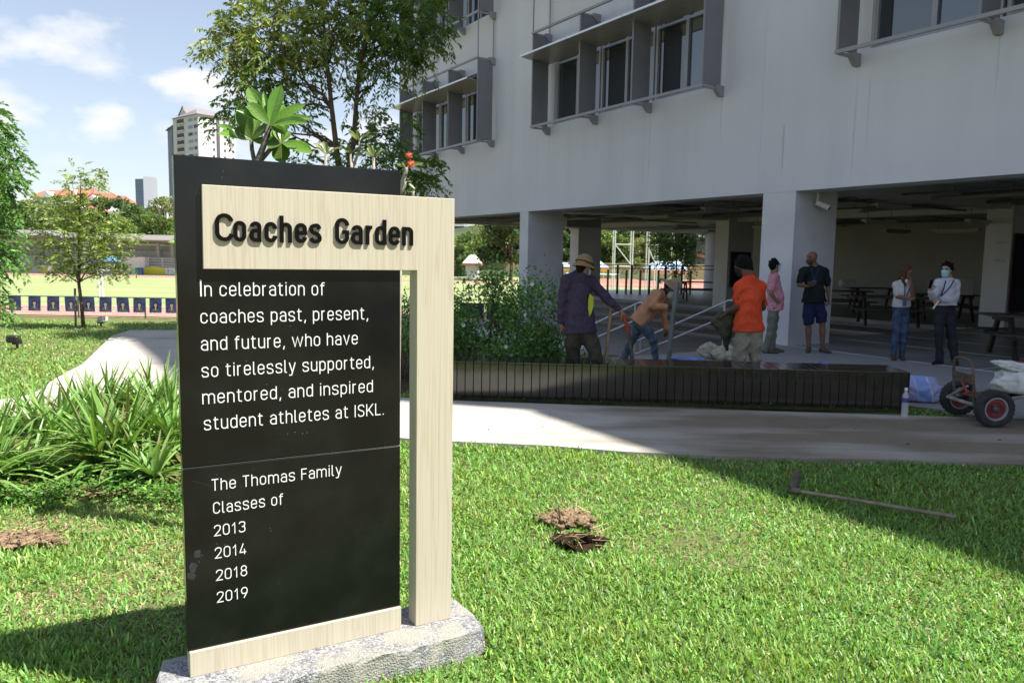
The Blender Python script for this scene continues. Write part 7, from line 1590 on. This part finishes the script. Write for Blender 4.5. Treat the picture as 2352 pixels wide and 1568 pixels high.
pv = thing('white_pavilion', 'small white pavilion with red eaves beyond the track, right of the sign post', 'pavilion', (xm, 107, ZF)); w.add([(a[0], 105, z0), (b_[0], 105, z0), (b_[0], 110, z0), (a[0], 110, z0), (xm-.4, 107.5, z0+1.1), (xm+.4, 107.5, z0+1.1)], [(0, 1, 5, 4), (1, 2, 5), (2, 3, 4, 5), (3, 0, 4)]); w.build('roof', M_white2, pv); w = MB(); w.box((xm, 107.5, z0-.15), (b_[0]-a[0]+.1, 5.1, .3)); w.build('eaves', M_redroof, pv); w = MB(); w.box((xm, 107.5, (z0-.3+ZF)/2), (b_[0]-a[0]-.8, 4.2, z0-.3-ZF)); w.build('wall', M_white2, pv)
# boundary fence beyond the bend
M_yfence = mat('ochre_boundary_wall', (.36, .30, .16), rough=.9, var=.15, vs=.4); w = MB(); w.box((14, 126, ZF+1.2), (70, .3, 2.4)); tag(w.build('boundary_wall', M_yfence), 'ochre boundary wall behind the tents', 'wall')

# ---- grandstand on the far side of the field
YS = 99.0; xa, xb = gp(-120, 600, YS)[0], gp(470, 600, YS)[0]; st = thing('grandstand', 'grey roofed grandstand along the far side of the field', 'grandstand', ((xa+xb)/2, YS+4, ZF)); w = MB()
zr = gp(200, 536, YS)[2]; zr2 = gp(200, 547, YS)[2]
for (p0, p1, dz) in ((-160, 158, .25), (165, 332, 0), (334, 470, -.1)):
    x0, x1 = gp(p0, 600, YS)[0], gp(p1, 600, YS)[0]; w.slab([(x0, YS-2.2, zr+dz-.62), (x1, YS-2.2, zr+dz-.62), (x1, YS-2.2, zr+dz), (x0, YS-2.2, zr+dz)], (0, .4, 0)); w.slab([(x0, YS-1.8, zr+dz-.35), (x1, YS-1.8, zr+dz-.35), (x1, YS+9, zr+dz-1.5), (x0, YS+9, zr+dz-1.5)], (0, 0, .25))
M_sroof = mat('grey_metal_roof', (.55, .55, .56), rough=.5, var=.05); w.build('roof', M_sroof, st)
for px in (20, 110, 205, 340, 373, 440): x = gp(px, 600, YS)[0]; w = MB(); w.box((x, YS+3, (zr-1+ZF)/2), (.35, .35, zr-1-ZF)); w.build('roof_post', M_gravel, st)
zw0, zw1 = ZF, gp(200, 612, YS)[2]; w = MB(); w.box(((xa+xb)/2, YS, (zw0+zw1)/2), (xb-xa, .3, zw1-zw0)); w.build('front_wall', M_gravel, st)
w = MB()
for k in range(5): w.box(((xa+xb)/2, YS+1.2+1.0*k, ZF+(zw1-ZF)*.6+.38*k), (xb-xa, 1.0, .4+.76*k))
w.build('seating_step', M_gravel, st)
M_alum = mat('aluminium_rail', (.52, .53, .54), rough=.4, metal=.3)
for (p0, p1) in ((-100, 222), (333, 470)):
    x0, x1 = gp(p0, 600, YS)[0], gp(p1, 600, YS)[0]; w = MB()
    for k in range(4): z_ = zw1+.18+.33*k; w.tube([(x0, YS-.02, z_), (x1, YS-.02, z_)], .05, 5)
    for x in np.arange(x0, x1, 2.2): w.tube([(x, YS-.02, zw1-.1), (x, YS-.02, zw1+1.2)], .05, 5)
    w.build('railing', M_alum, st)
x0, x1 = gp(274, 600, YS)[0], gp(333, 600, YS)[0]; w = MB(); w.box(((x0+x1)/2, YS+.6, (gp(300, 590, YS)[2]+ZF)/2), (x1-x0, 1.0, gp(300, 590, YS)[2]-ZF)); w.build('white_hut', M_white2, st)
M_yletter = mat('yellow_lettering', (.55, .50, .05), rough=.7, var=.05); w = MB(); xl, xr = gp(-72, 620, YS)[0], gp(210, 620, YS)[0]
zb = ZF+.12; Hh = zw1-ZF-.28; xl2 = gp(0, 620, YS)[0]
write_line(w, 'HOME OF THE PANTHERS', xl2+.2, xr, zb, Hh*.24, Hh*.7, Hh, lambda x, y, z: np.array([x, YS-.155-z, y]), 0, .03, gap=.22); w.build('wall_lettering', M_yletter, st, fix=False)
w = MB(); c = np.array([gp(355, 618, YS)[0], YS-.16, ZF+.1]); w.slab([c+np.array([1.75*math.cos(a), 0, 1.0*math.sin(a)]) for a in np.linspace(0, math.pi, 15)], (0, -.02, 0)); w.build('yellow_emblem', M_yletter, st)
x0, x1 = gp(381, 600, YS)[0], gp(440, 600, YS)[0]; w = MB(); w.box(((x0+x1)/2, YS-.19, (ZF+zw1)/2+.05), (x1-x0, .04, zw1-ZF-.1)); wb = w.build('white_banner', M_white2, st); w = MB(); write_line(w, 'HO', x0+.25, x0+1.9, ZF+.25, .16, .6, .75, lambda x, y, z: np.array([x, YS-.212-z, y]), 0, .01); w.build('banner_lettering', M_gravel, wb, fix=False)
M_bluet = mat('blue_canopy', (.10, .28, .52), rough=.7); a, b_ = gp(235, 600, 96), gp(267, 600, 96); w = MB(); xm = (a[0]+b_[0])/2; cp_ = thing('blue_canopy', 'small bright blue canopy by the grandstand wall, behind the young tree', 'canopy', (xm, 97, ZF)); w.add([(a[0], 95.5, a[2]), (b_[0], 95.5, a[2]), (b_[0], 98, a[2]), (a[0], 98, a[2]), (xm, 96.8, a[2]+.75)], [(0, 1, 4), (1, 2, 4), (2, 3, 4), (3, 0, 4)]); w.build('cover', M_bluet, cp_); w = MB()
for x in (a[0]+.05, b_[0]-.05): w.tube([(x, 95.6, ZF), (x, 95.6, a[2])], .04, 6); w.tube([(x, 97.9, ZF), (x, 97.9, a[2])], .04, 6)
w.build('leg', M_scaf, cp_)
for px, cl, lab in ((316, (.03, .22, .10), 'green wheeled bin by the grandstand wall'), (323, (.05, .08, .30), 'dark blue wheeled bin by the grandstand wall')): c = gp(px, 618, 97.8); w = MB(); w.box((c[0], 97.8, ZF+.42), (.5, .5, .8), bev=.05); w.box((c[0], 97.8, ZF+.86), (.58, .58, .08), bev=.02); tag(w.build('wheeled_bin', mat('bin_plastic', cl, rough=.5)), lab, 'bin')

# ---- wooded hill, houses and far trees
M_hill = mat('wooded_hill_ground', (.05, .075, .03), rough=.95, var=.3, vs=.05)
w = MB(); nx_, ny_ = 40, 12; vs = []
for j in range(ny_+1):
    for i in range(nx_+1): x = -220+440*i/nx_; y = 118+130*j/ny_; u = j/ny_; vs.append((x, y, ZF-.3+13.5*math.sin(min(1, u*1.3)*math.pi/2)*(.65+.35*math.sin(x*.03+1))*(1 if x < 5 else max(.25, 1-(x-5)/40))))
w.add(vs, [(j*(nx_+1)+i, j*(nx_+1)+i+1, (j+1)*(nx_+1)+i+1, (j+1)*(nx_+1)+i) for j in range(ny_) for i in range(nx_)]); tag(w.build('hill', M_hill, smooth=True), kind='structure')
def far_tree_proto(seed, col, kind):
    """a tree 10 m tall round the origin"""
    R = np.random.default_rng(seed); t = thing('broadleaf_tree', 'far tree', 'tree', (0, 0, 0)); mb = MB(); mb.tube([(0, 0, -.5), (.1, 0, 2), (0, .1, 5)], [.28, .2, .12], 7); P_, T_ = [], []
    nc = 26
    for k in range(nc):
        an = R.uniform(0, 6.28); rr = R.uniform(0, 1)**.6; zc_ = R.uniform(2.6, 9.0); sp = math.sin(math.pi*min(1, max(0, (zc_-1.2)/8.6)))**.7; c = np.array([math.cos(an)*rr*3.9*sp, math.sin(an)*rr*3.9*sp, zc_]); mb.tube([(0, 0, 2.2+.3*zc_*.4), c*.6+np.array([0, 0, 1.0]), c], [.09, .06, .03], 5, cap=False)
        m = 150; b = ball_pts(m, R, .5); P_.append(c+b*R.uniform(.9, 1.6)*np.array([1.1, 1.1, .75])); T_.append(np.full(m, math.exp(R.normal(0, .25))))
    mb.build('trunk', M_bark, t); P_ = np.concatenate(P_); T_ = np.concatenate(T_); m = len(P_); d = vn(R.normal(0, 1, (m, 3))+np.array([0, 0, .2])); sd = vn(np.cross(d, R.normal(0, 1, (m, 3)))); L_ = (.50 if kind else .36)*R.uniform(.6, 1.3, (m, 1))
    arr_mesh('crown', np.stack([P_-d*L_*.5, P_+sd*L_*.38, P_+d*L_*.5, P_-sd*L_*.38], 1), M_leaf, t, tints(m, col, .25, .15, R)*T_[:, None]); return t
protos = [far_tree_proto(61, (.085, .14, .042), 1), far_tree_proto(62, (.14, .205, .055), 1), far_tree_proto(63, (.18, .215, .075), 0), far_tree_proto(64, (.055, .095, .034), 1)]
kinds = ['dark green rounded tree', 'mid green bushy tree', 'pale yellowish green tree', 'very dark dense tree']
used = [False]*4
def place_tree(k, px, pbase, ptop, Y, where):
    b = gp(px, pbase, Y); tp = gp(px, ptop, Y); h = tp[2]-b[2]; s_ = h/9.6; lab = f'{kinds[k]} {where}'
    if not used[k]: used[k] = True; t = protos[k]; t.location = b; t.scale = (s_,)*3; t['label'] = lab
    else: t = dup(protos[k], b, None, lab, s_)
    t.rotation_euler = (0, 0, (px*.37) % 6.28); t['group'] = 'far trees beyond the sports field'; return t
HT = [(0, 30, 590, 470, 130, 'at the far left, behind the left edge tree'), (1, 75, 590, 462, 135, 'left of the red roofs, above the stand'), (2, 118, 590, 470, 140, 'in front of the red roofed houses on the left'), (0, 150, 590, 500, 128, 'behind the young tree crown'), (2, 215, 590, 480, 150, 'under the right end of the red roofs'), (3, 262, 590, 456, 140, 'right of the red roofs and below the glass tower'), (0, 300, 590, 468, 135, 'straight below the far glass tower'), (1, 335, 590, 488, 128, 'low in front of the glass tower'), (1, 372, 590, 495, 126, 'just left of the black panel edge'), (0, 405, 590, 500, 130, 'partly hidden by the black panel edge'), (2, 385, 560, 450, 200, 'pale and bare, left of the high rise foot'), (1, 285, 590, 500, 122, 'bright and low behind the stand roof'), (3, -20, 590, 440, 150, 'beyond the left edge'), (2, 175, 590, 450, 165, 'between the houses on the hill'),
      (1, 1075, 640, 535, 122, 'right of the sign post, over the white pavilion'), (2, 1105, 640, 515, 135, 'with dry top seen right of the sign post'), (0, 1135, 640, 500, 128, 'in the opening left of the first pillar'), (3, 1172, 650, 470, 100, 'close against the first pillar'), (0, 1055, 640, 560, 118, 'just right of the sign frame'), (1, 1200, 640, 500, 130, 'behind the first pillar'), (3, 1290, 640, 480, 135, 'between the first two pillars'),
      (3, 1365, 640, 470, 150, 'at the back, left of the scaffold'), (1, 1385, 640, 515, 135, 'bright, left of the left scaffold tower'), (0, 1430, 640, 490, 155, 'behind the left scaffold tower'), (2, 1462, 640, 545, 128, 'low between the scaffold towers'), (1, 1425, 640, 540, 132, 'low at the foot of the left scaffold'), (3, 1475, 640, 470, 165, 'at the back between the scaffolds'), (0, 1520, 640, 480, 150, 'behind the right scaffold tower'), (3, 1560, 640, 470, 160, 'at the back left of the round column'), (1, 1510, 640, 530, 130, 'bright, beside the right scaffold'), (0, 1600, 640, 500, 165, 'behind the round column'), (3, 1330, 640, 470, 145, 'behind the second pillar'), (0, 1650, 640, 560, 170, 'right of the round column, low')]
for (k, px, pb_, pt_, Y, wh) in HT: place_tree(k, px, pb_, pt_, Y, wh)
# slim tree standing close outside the railing
R = np.random.default_rng(71); tb = gp(1556, 660, 40.5); tb[2] = ZF; nt = thing('slim_tree', 'slim dark tree just outside the railing, left of the round column', 'tree', tb); mb = MB(); tp = gp(1553, 500, 40.5); mb.tube(wig(tb, tp, 5, .01, R), [.07, .06, .05, .04, .03, .02], 7); P0, D0 = [], []
for (px, py, rp_, ns) in ((1555, 520, 45, 60), (1535, 540, 32, 36), (1580, 545, 34, 36), (1550, 565, 40, 46), (1572, 585, 30, 22), (1540, 588, 26, 16), (1600, 530, 28, 20), (1560, 612, 26, 14), (1585, 610, 20, 10), (1520, 560, 22, 14)):
    c = gp(px, py, 40.5); r = rp_*40.5/FOC; b = ball_pts(ns*2, R); P0.append(c+b*r); D0.append(b+R.normal(0, .4, b.shape)); limb(mb, tb*.35+tp*.65 if py < 580 else tb*.6+tp*.4, c, .025, .008, 4, .05, 4, R)
mb.build('trunk', M_bark, nt, smooth=True); Lv = sprays(np.concatenate(P0), np.concatenate(D0), .45, 5, .17, .075, .3, .2, R); arr_mesh('crown', Lv, M_leaf, nt, tints(len(Lv), (.06, .11, .03), .3, .15, R))
# red roofed houses on the hill
def house(px, Y, wpx, peave, pridge, pbase, lab, rz=.15):
    c = gp(px, peave, Y); W_ = wpx*Y/FOC; ze, zr_ = c[2], gp(px, pridge, Y)[2]; zb_ = gp(px, pbase, Y)[2]; t = thing('hillside_house', lab, 'house', (c[0], Y+3, zb_), 0, 'red roofed houses on the hill'); D_ = 9; w = MB(); w.box((c[0], Y+D_/2, (ze+zb_)/2), (W_, D_, ze-zb_)); w.build('wall', M_white2, t)
    o = .6; x0, x1 = c[0]-W_/2-o, c[0]+W_/2+o; w = MB(); w.add([(x0, Y-o, ze), (x1, Y-o, ze), (x1, Y+D_+o, ze), (x0, Y+D_+o, ze), (x0+W_*.18, Y+D_/2, zr_), (x1-W_*.18, Y+D_/2, zr_)], [(0, 1, 5, 4), (1, 2, 5), (2, 3, 4, 5), (3, 0, 4), (0, 3, 2, 1)]); w.build('roof', M_redroof, t)
    n_ = max(2, int(W_/3.2))
    for k in range(n_):
        for z_ in (ze-1.6, ze-4.4):
            if z_-.8 < zb_: continue
            w = MB(); w.box((c[0]-W_/2+W_*(k+.5)/n_, Y-.02, z_), (1.3, .08, 1.4)); w.build('window', M_dkwin, t)
    w = MB(); w.add([(c[0]-1.8, Y-.8, ze-.2), (c[0]+1.8, Y-.8, ze-.2), (c[0], Y-.8, ze+1.5), (c[0]-1.8, Y+2, ze-.2), (c[0]+1.8, Y+2, ze-.2), (c[0], Y+3, ze+1.5)], [(0, 1, 2), (0, 2, 5, 3), (1, 4, 5, 2)]); w.build('gable', M_white2, t)
house(110, 212, 70, 452, 434, 530, 'leftmost red roofed white house on the hill'); house(165, 224, 85, 446, 429, 530, 'highest red roofed white house on the hill'); house(215, 206, 66, 462, 440, 530, 'red roofed white house with gable, right of the highest'); house(252, 214, 40, 462, 447, 530, 'small rightmost red roofed house, partly behind trees'); house(180, 196, 50, 482, 466, 530, 'lower red roofed house in front, among the trees'); house(362, 240, 40, 480, 470, 540, 'pale house right of the far glass tower')
# white high rise with a steep roof
def tower_block():
    Y = 400.0; cn = gp(462, 560, Y); a_l, a_r = nrm((-.77, .64, 0)), nrm((.64, .77, 0)); s_ = Y/FOC
    nl, nr = nrm((-.64, -.77, 0)), nrm((.77, -.64, 0)); LL, LR = 37.0, 84*s_/.64*.70; ze = gp(462, 262, Y)[2]; zb_ = ZF; fl = 3.6
    t = thing('high_rise', 'white high rise apartment block with steep mauve roofs behind the sign', 'building', (cn[0], Y+15, zb_)); C0 = np.array([cn[0], Y, 0])
    M_tw = mat('high_rise_white', (.62, .61, .60), rough=.8, var=.03, vs=.1); M_tw2 = mat('high_rise_blue_grey', (.20, .22, .27), rough=.7); M_mauve = mat('mauve_roof', (.22, .20, .215), rough=.8, var=.1, vs=.2); M_gap = mat('dark_recess', (.10, .085, .10), rough=.8)
    def Pq(u, v, z): return C0 + a_l*u + a_r*v + Zv*z
    w = MB(); w.slab([Pq(0, 0, zb_), Pq(LL*.70, 0, zb_), Pq(LL*.70, LR, zb_), Pq(0, LR, zb_)], Zv*(ze-zb_)); w.build('wall', M_tw, t)
    zl = gp(395, 276, Y)[2]; w = MB(); w.slab([Pq(LL*.77, .8, zb_), Pq(LL, 2.5, zb_), Pq(LL, LR*.9, zb_), Pq(LL*.77, LR*.9, zb_)], Zv*(zl-zb_)); w.build('side_wing', M_tw2, t)
    w = MB(); w.slab([Pq(LL*.70, 1.2, zb_), Pq(LL*.77, 1.2, zb_), Pq(LL*.77, LR*.8, zb_), Pq(LL*.70, LR*.8, zb_)], Zv*(zl-zb_)); w.box(Pq(0, LR*.52, (ze+zb_)/2)+nr*.06, (1.9, .1, ze-zb_), ax=a_r); w.build('recess', M_gap, t)
    for k in range(13):
        z_ = ze-2.2-fl*k
        for (u, wd) in ((2.6, 2.6), (7.6, 4.2)):
            w = MB(); w.box(Pq(u, 0, z_)+nl*.06, (wd, .12, 1.5), ax=a_l); w.build('window', M_dkwin if (k+int(u)) % 3 else M_gap, t)
        w = MB(); w.box(Pq(18.0, 0, z_+.1)+nl*.05, (7.2, .12, 2.3), ax=a_l); bo = w.build('balcony', M_gap, t); w = MB(); w.box(Pq(18.0, 0, z_-1.2)+nl*.5, (8.4, 1.0, .6), ax=a_l); w.build('balcony_slab', M_tw, bo)
        for v in (LR*.40, LR*.70, LR*.93): w = MB(); w.box(Pq(0, v, z_)+nr*.06, (1.2, .12, 1.25), ax=a_r); w.build('window', M_dkwin, t)
    zt = gp(450, 243, Y)[2]; o = 1.0; w = MB(); w.add([Pq(-o, -o, ze), Pq(LL*.71, -o, ze), Pq(LL*.71, LR+o, ze), Pq(-o, LR+o, ze), Pq(LL*.26, LR*.22, zt), Pq(LL*.26, LR*.75, zt)], [(0, 1, 4), (1, 2, 5, 4), (2, 3, 5), (3, 0, 4, 5), (0, 3, 2, 1)]); w.add([Pq(LL*.70, -.5, zl), Pq(LL+o, 1.5, zl-1.5), Pq(LL+o, LR, zl-1.5), Pq(LL*.70, LR, zl), Pq(LL*.66, LR*.3, ze+.5), Pq(LL*.66, LR*.7, ze+.5)], [(0, 1, 4), (1, 2, 5, 4), (2, 3, 5), (3, 0, 4, 5)])
    zg_ = gp(418, 231, Y)[2]; w.add([Pq(LL*.42, 2, ze), Pq(LL*.71, 2, ze), Pq(LL*.52, 2, zg_), Pq(LL*.42, LR, ze+3), Pq(LL*.71, LR, ze+3), Pq(LL*.52, LR*.9, zg_)], [(0, 3, 5, 2), (1, 2, 5, 4)]); w.build('roof', M_mauve, t)
    w = MB(); w.add([Pq(LL*.43, 2.2, ze), Pq(LL*.61, 2.2, ze), Pq(LL*.61, 2.2, ze+2.5), Pq(LL*.52, 2.2, zg_-1), Pq(LL*.43, 2.2, ze+2.5)], [(0, 1, 2, 3, 4)]); v0 = LR*.62; w.slab([Pq(-.2, v0, ze-.5), Pq(-.2, v0+5, ze-.5), Pq(-.2, v0+5, ze+1.4), Pq(-.2, v0+2.5, ze+3.2), Pq(-.2, v0, ze+1.4)], a_l*3); w.build('gable', M_tw, t)
tower_block()
# far glass tower
Y = 900; a, b_ = gp(310, 405, Y), gp(346, 405, Y); gt_ = thing('glass_tower', 'distant blue grey glass tower above the hill trees', 'building', ((a[0]+b_[0])/2, Y+9, ZF)); M_gt = mat('banded_blue_glass', (.17, .22, .31), rough=.3, var=.12, vs=.3, stretch=(.02, .02, 1.2)); M_gt2 = mat('pale_tower_side', (.30, .315, .36), rough=.6)
w = MB(); xm = a[0]*.38+b_[0]*.62; w.slab([(a[0], Y, ZF), (xm, Y-4, ZF), (xm, Y+16, ZF), (a[0], Y+16, ZF)], Zv*(a[2]-ZF-3)); w.build('glass_face', M_gt, gt_)
w = MB(); w.slab([(xm+.05, Y-4, ZF), (b_[0], Y+4, ZF), (b_[0], Y+16, ZF), (xm+.05, Y+16, ZF)], Zv*(a[2]-ZF)); w.build('stone_face', M_gt2, gt_)
# flats seen past the round column and past the sign post
def flats(pl, pr, ptop, Y, rows, lab, col):
    a, b_ = gp(pl, ptop, Y), gp(pr, ptop, Y); t = thing('apartment_block', lab, 'building', ((a[0]+b_[0])/2, Y+4, ZF), 0, 'apartment blocks beyond the field'); W_ = b_[0]-a[0]; w = MB(); w.box(((a[0]+b_[0])/2, Y+5, (a[2]+ZF)/2), (W_, 10, a[2]-ZF)); w.build('wall', col, t); H_ = (a[2]-ZF)/rows
    for k in range(rows):
        z_ = ZF+H_*(k+.55)
        for j in range(max(2, int(W_/3.6))): n_ = max(2, int(W_/3.6)); w = MB(); w.box((a[0]+W_*(j+.5)/n_, Y-.02, z_), (W_/n_*.62, .08, H_*.5)); w.build('window', M_dkwin, t)
        w = MB(); w.box(((a[0]+b_[0])/2, Y-.5, ZF+H_*(k+.12)), (W_, 1.0, H_*.22)); w.build('balcony_slab', M_white2 if k != 1 else M_redroof, t)
flats(1605, 1720, 420, 150, 5, 'grey apartment block with balconies seen right of the round column', mat('grey_flats', (.25, .24, .23), rough=.8)); flats(1010, 1068, 480, 190, 7, 'grey apartment block seen between the sign and the trees', mat('dull_flats', (.30, .30, .31), rough=.8))
# ================================================================ GRASS
R = np.random.default_rng(91)
def blades(n, ymin, ymax, xl, xr, hmu, wmu, seed, dens_pow=1.0):
    R = np.random.default_rng(seed); u = R.random(n); Y = ymin*(ymax/ymin)**u; X = R.uniform(-1, 1, n)*(xr-xl)/2 + (xl+xr)/2; X = X*Y
    s = (X-Q0[0])*EB[0]+(Y-Q0[1])*EB[1]; nn = (X-Q0[0])*NBV[0]+(Y-Q0[1])*NBV[1]
    ok = ~inpoly(X, Y, PATH) & ~inpoly(X, Y, BED) & ~inpoly(X, Y, BED2) & ~((nn < np.interp(s, [-4.4, -2.5], [3.97, 4.75])) & (s > -40))
    tt = (X-SP[0])*TS[0]+(Y-SP[1])*TS[1]; mm = (X-SP[0])*NS[0]+(Y-SP[1])*NS[1]; ok &= ~((tt > -.98) & (tt < .275) & (mm > -.205) & (mm < .175))
    q = np.stack([X, Y], -1)-bx0[:2]; bu = q@BD[:2]; bv_ = q@BN[:2]; ok &= ~((bu > -.01) & (bu < Lb+.01) & (bv_ < .34) & (bv_ > -.62))
    for (px, py, rx, ry) in ((1302, 1192, .13, .11), (1332, 1243, .125, .10), (50, 1238, .17, .11)):
        p = G(px, py, .02); ok &= (((X-p[0])/rx)**2+((Y-p[1])/ry)**2 > R.uniform(.55, 1.1, n))
    X, Y = X[ok], Y[ok]; n = len(X); Z = zg(X, Y)-.008
    pat = (np.sin(X*1.7+.8*np.sin(Y*2.3))*np.cos(Y*1.9+.7*np.sin(X*1.3))+.6*np.sin(X*4.3+Y*3.1)*np.cos(Y*5.2-X*2.2))
    far = np.clip(Y/4, 1, 2.2); left = np.clip((-X/np.maximum(Y, .1)-.1)/.25, 0, 1)*(Y < 5)
    dry = np.clip(.10+.18*(pat < -.25)+.30*left*(pat < .25)+.12*(Y < 2.9), 0, .75); isdry = R.random(n) < dry
    h = hmu*R.uniform(.55, 1.45, n)*(1+.22*pat)*np.where(isdry, .8, 1); wv = wmu*R.uniform(.6, 1.3, n)*far**.75*np.where(isdry, .6, 1)
    an = R.uniform(0, 2*np.pi, n); el = np.radians(np.where(isdry, R.uniform(2, 40, n), R.uniform(8, 72, n))); d = np.stack([np.cos(an)*np.cos(el), np.sin(an)*np.cos(el), np.sin(el)], -1)
    sd = np.stack([-np.sin(an), np.cos(an), R.normal(0, .25, n)], -1); b = np.stack([X, Y, Z], -1); dr = (R.uniform(.1, .6, n)*np.cos(el))[:, None]
    p = [b + d*(h*u)[:, None] - Zv*(h[:, None]*dr*u*u) for u in (0, .4, .75, 1.0)]; ws = [wv*.42, wv*.5, wv*.36, wv*.03]
    V = np.concatenate([np.stack([p[i]-sd*ws[i][:, None], p[i]+sd*ws[i][:, None], p[i+1]+sd*ws[i+1][:, None], p[i+1]-sd*ws[i+1][:, None]], 1) for i in range(3)])
    g = np.array((.205, .355, .085))*np.exp(R.normal(0, .30, (n, 1))); g[:, 0] *= np.exp(R.normal(0, .16, n)+.08*pat); c = np.where(isdry[:, None], np.array((.46, .36, .21))*np.exp(R.normal(0, .3, (n, 1))), g)
    return V, np.concatenate([c, c, c])
Va, Ca = blades(330000, 1.9, 6.7, -.86, .86, .047, .0076, 101)
Vb, Cb = blades(120000, 6.0, 19, -.86, .10, .050, .0095, 102)
Vc, Cc = blades(40000, 1.9, 3.2, -.86, .86, .050, .0088, 103)
Vd, Cd = blades(16000, 7.2, 9.6, .45, .86, .07, .010, 104)
# a few long stalks in front of the sign
n_ = 60; rr = np.random.default_rng(105); t_ = rr.uniform(-1.5, .35, n_); m_ = rr.uniform(.17, .40, n_); b = np.stack([SP[0]+TS[0]*t_+NS[0]*m_, SP[1]+TS[1]*t_+NS[1]*m_, np.zeros(n_)], -1); an = rr.uniform(0, 6.28, n_); el = np.radians(rr.uniform(45, 85, n_)); d = np.stack([np.cos(an)*np.cos(el), np.sin(an)*np.cos(el), np.sin(el)], -1); h = rr.uniform(.09, .19, n_)[:, None]; sd = np.stack([-np.sin(an), np.cos(an), 0*an], -1)*.0024
Ve = np.concatenate([np.stack([b+d*h*u0-Zv*h*.3*u0**2-sd*(1-u0*.7), b+d*h*u0-Zv*h*.3*u0**2+sd*(1-u0*.7), b+d*h*u1-Zv*h*.3*u1**2+sd*(1-u1*.7), b+d*h*u1-Zv*h*.3*u1**2-sd*(1-u1*.7)], 1) for u0, u1 in ((0, .35), (.35, .7), (.7, 1))]); Ce = np.tile(np.array((.12, .2, .05)), (len(Ve), 1))
gr = arr_mesh('grass', np.concatenate([Va, Vb, Vc, Vd, Ve]), M_bladem, None, np.concatenate([Ca, Cb, Cc, Cd, Ce]), origin=(0, 5, 0)); tag(gr, 'broad bladed green lawn grass with dry patches', 'grass', kind='stuff')
# fallen leaves and straw: on the path, round the soil heap, weeds at the bench foot
M_fallen = leaf_mat('fallen_leaf', trans=.1, rough=.7, spec=.2); FL = [(1262, 952), (1300, 962), (1245, 980), (1420, 970), (1460, 952), (1560, 975), (1180, 958), (1700, 1000), (1900, 1010), (1960, 985), (2080, 1020), (1860, 1040), (1120, 985), (1330, 945), (1230, 938), (2290, 1010), (1990, 1030)]
for k, (px, py) in enumerate(FL):
    p = G(px, py, .034); a_ = rr.uniform(0, 6.28); L_ = rr.uniform(.025, .05); d = np.array([math.cos(a_), math.sin(a_), .12]); s_ = np.array([-math.sin(a_), math.cos(a_), .25])*L_*.22
    Q = np.array([[p, p+d*L_*.5+s_, p+d*L_, p+d*L_*.5-s_]]); o = arr_mesh('fallen_leaf', Q, M_fallen, None, np.array([[(.10, .075, .04), (.07, .09, .03), (.16, .07, .04)][k % 3]])); tag(o, 'small fallen leaf lying on the concrete path', 'leaf', 'fallen leaves on the path')
Q, C = [], []
for k in range(130):
    bb = bx0+BD*rr.uniform(.1, Lb)+BN*rr.uniform(.005, .03)
    if rr.random() < .5: bb = bx0+BD*(Lb*rr.choice([.25, .33, .52, .61, .72, .84, .88])+rr.normal(0, .05))+BN*rr.uniform(.005, .03)
    a_ = rr.uniform(0, 6.28); d = nrm((math.cos(a_), math.sin(a_), rr.uniform(.3, 1.2))); L_ = rr.uniform(.02, .045); s_ = nrm(np.cross(d, (.3, .2, 1)))*L_*.3; bb = bb+Zv*rr.uniform(.02, .06); Q.append([bb, bb+d*L_*.5+s_, bb+d*L_, bb+d*L_*.5-s_]); C.append(np.array((.06, .14, .03))*math.exp(rr.normal(0, .3)))
o = arr_mesh('weeds', np.array(Q), M_leaf, None, np.array(C)); tag(o, 'small weeds growing along the foot of the bench', 'weeds', kind='stuff')
Q, C = [], []
for (px, py, rx_, n_) in ((1302, 1188, .17, 90), (1335, 1240, .16, 30), (55, 1238, .26, 90)):
    for k in range(n_):
        p = G(px, py, .03)+np.array([rr.normal(0, rx_*.55), rr.normal(0, rx_*.45), rr.uniform(.0, .06)]); a_ = rr.uniform(0, 6.28); d = np.array([math.cos(a_), math.sin(a_), rr.normal(.1, .25)]); L_ = rr.uniform(.03, .12); s_ = np.array([-math.sin(a_), math.cos(a_), .3])*rr.uniform(.0015, .004); Q.append([p-s_, p+s_, p+d*L_+s_*.4, p+d*L_-s_*.4]); C.append(np.array((.36, .26, .15) if rr.random() < .7 else (.16, .10, .06))*math.exp(rr.normal(0, .3)))
o = arr_mesh('loose_straw', np.array(Q), M_litter, None, np.array(C)); tag(o, 'dry straw and roots strewn round the lifted soil', 'straw', kind='stuff')
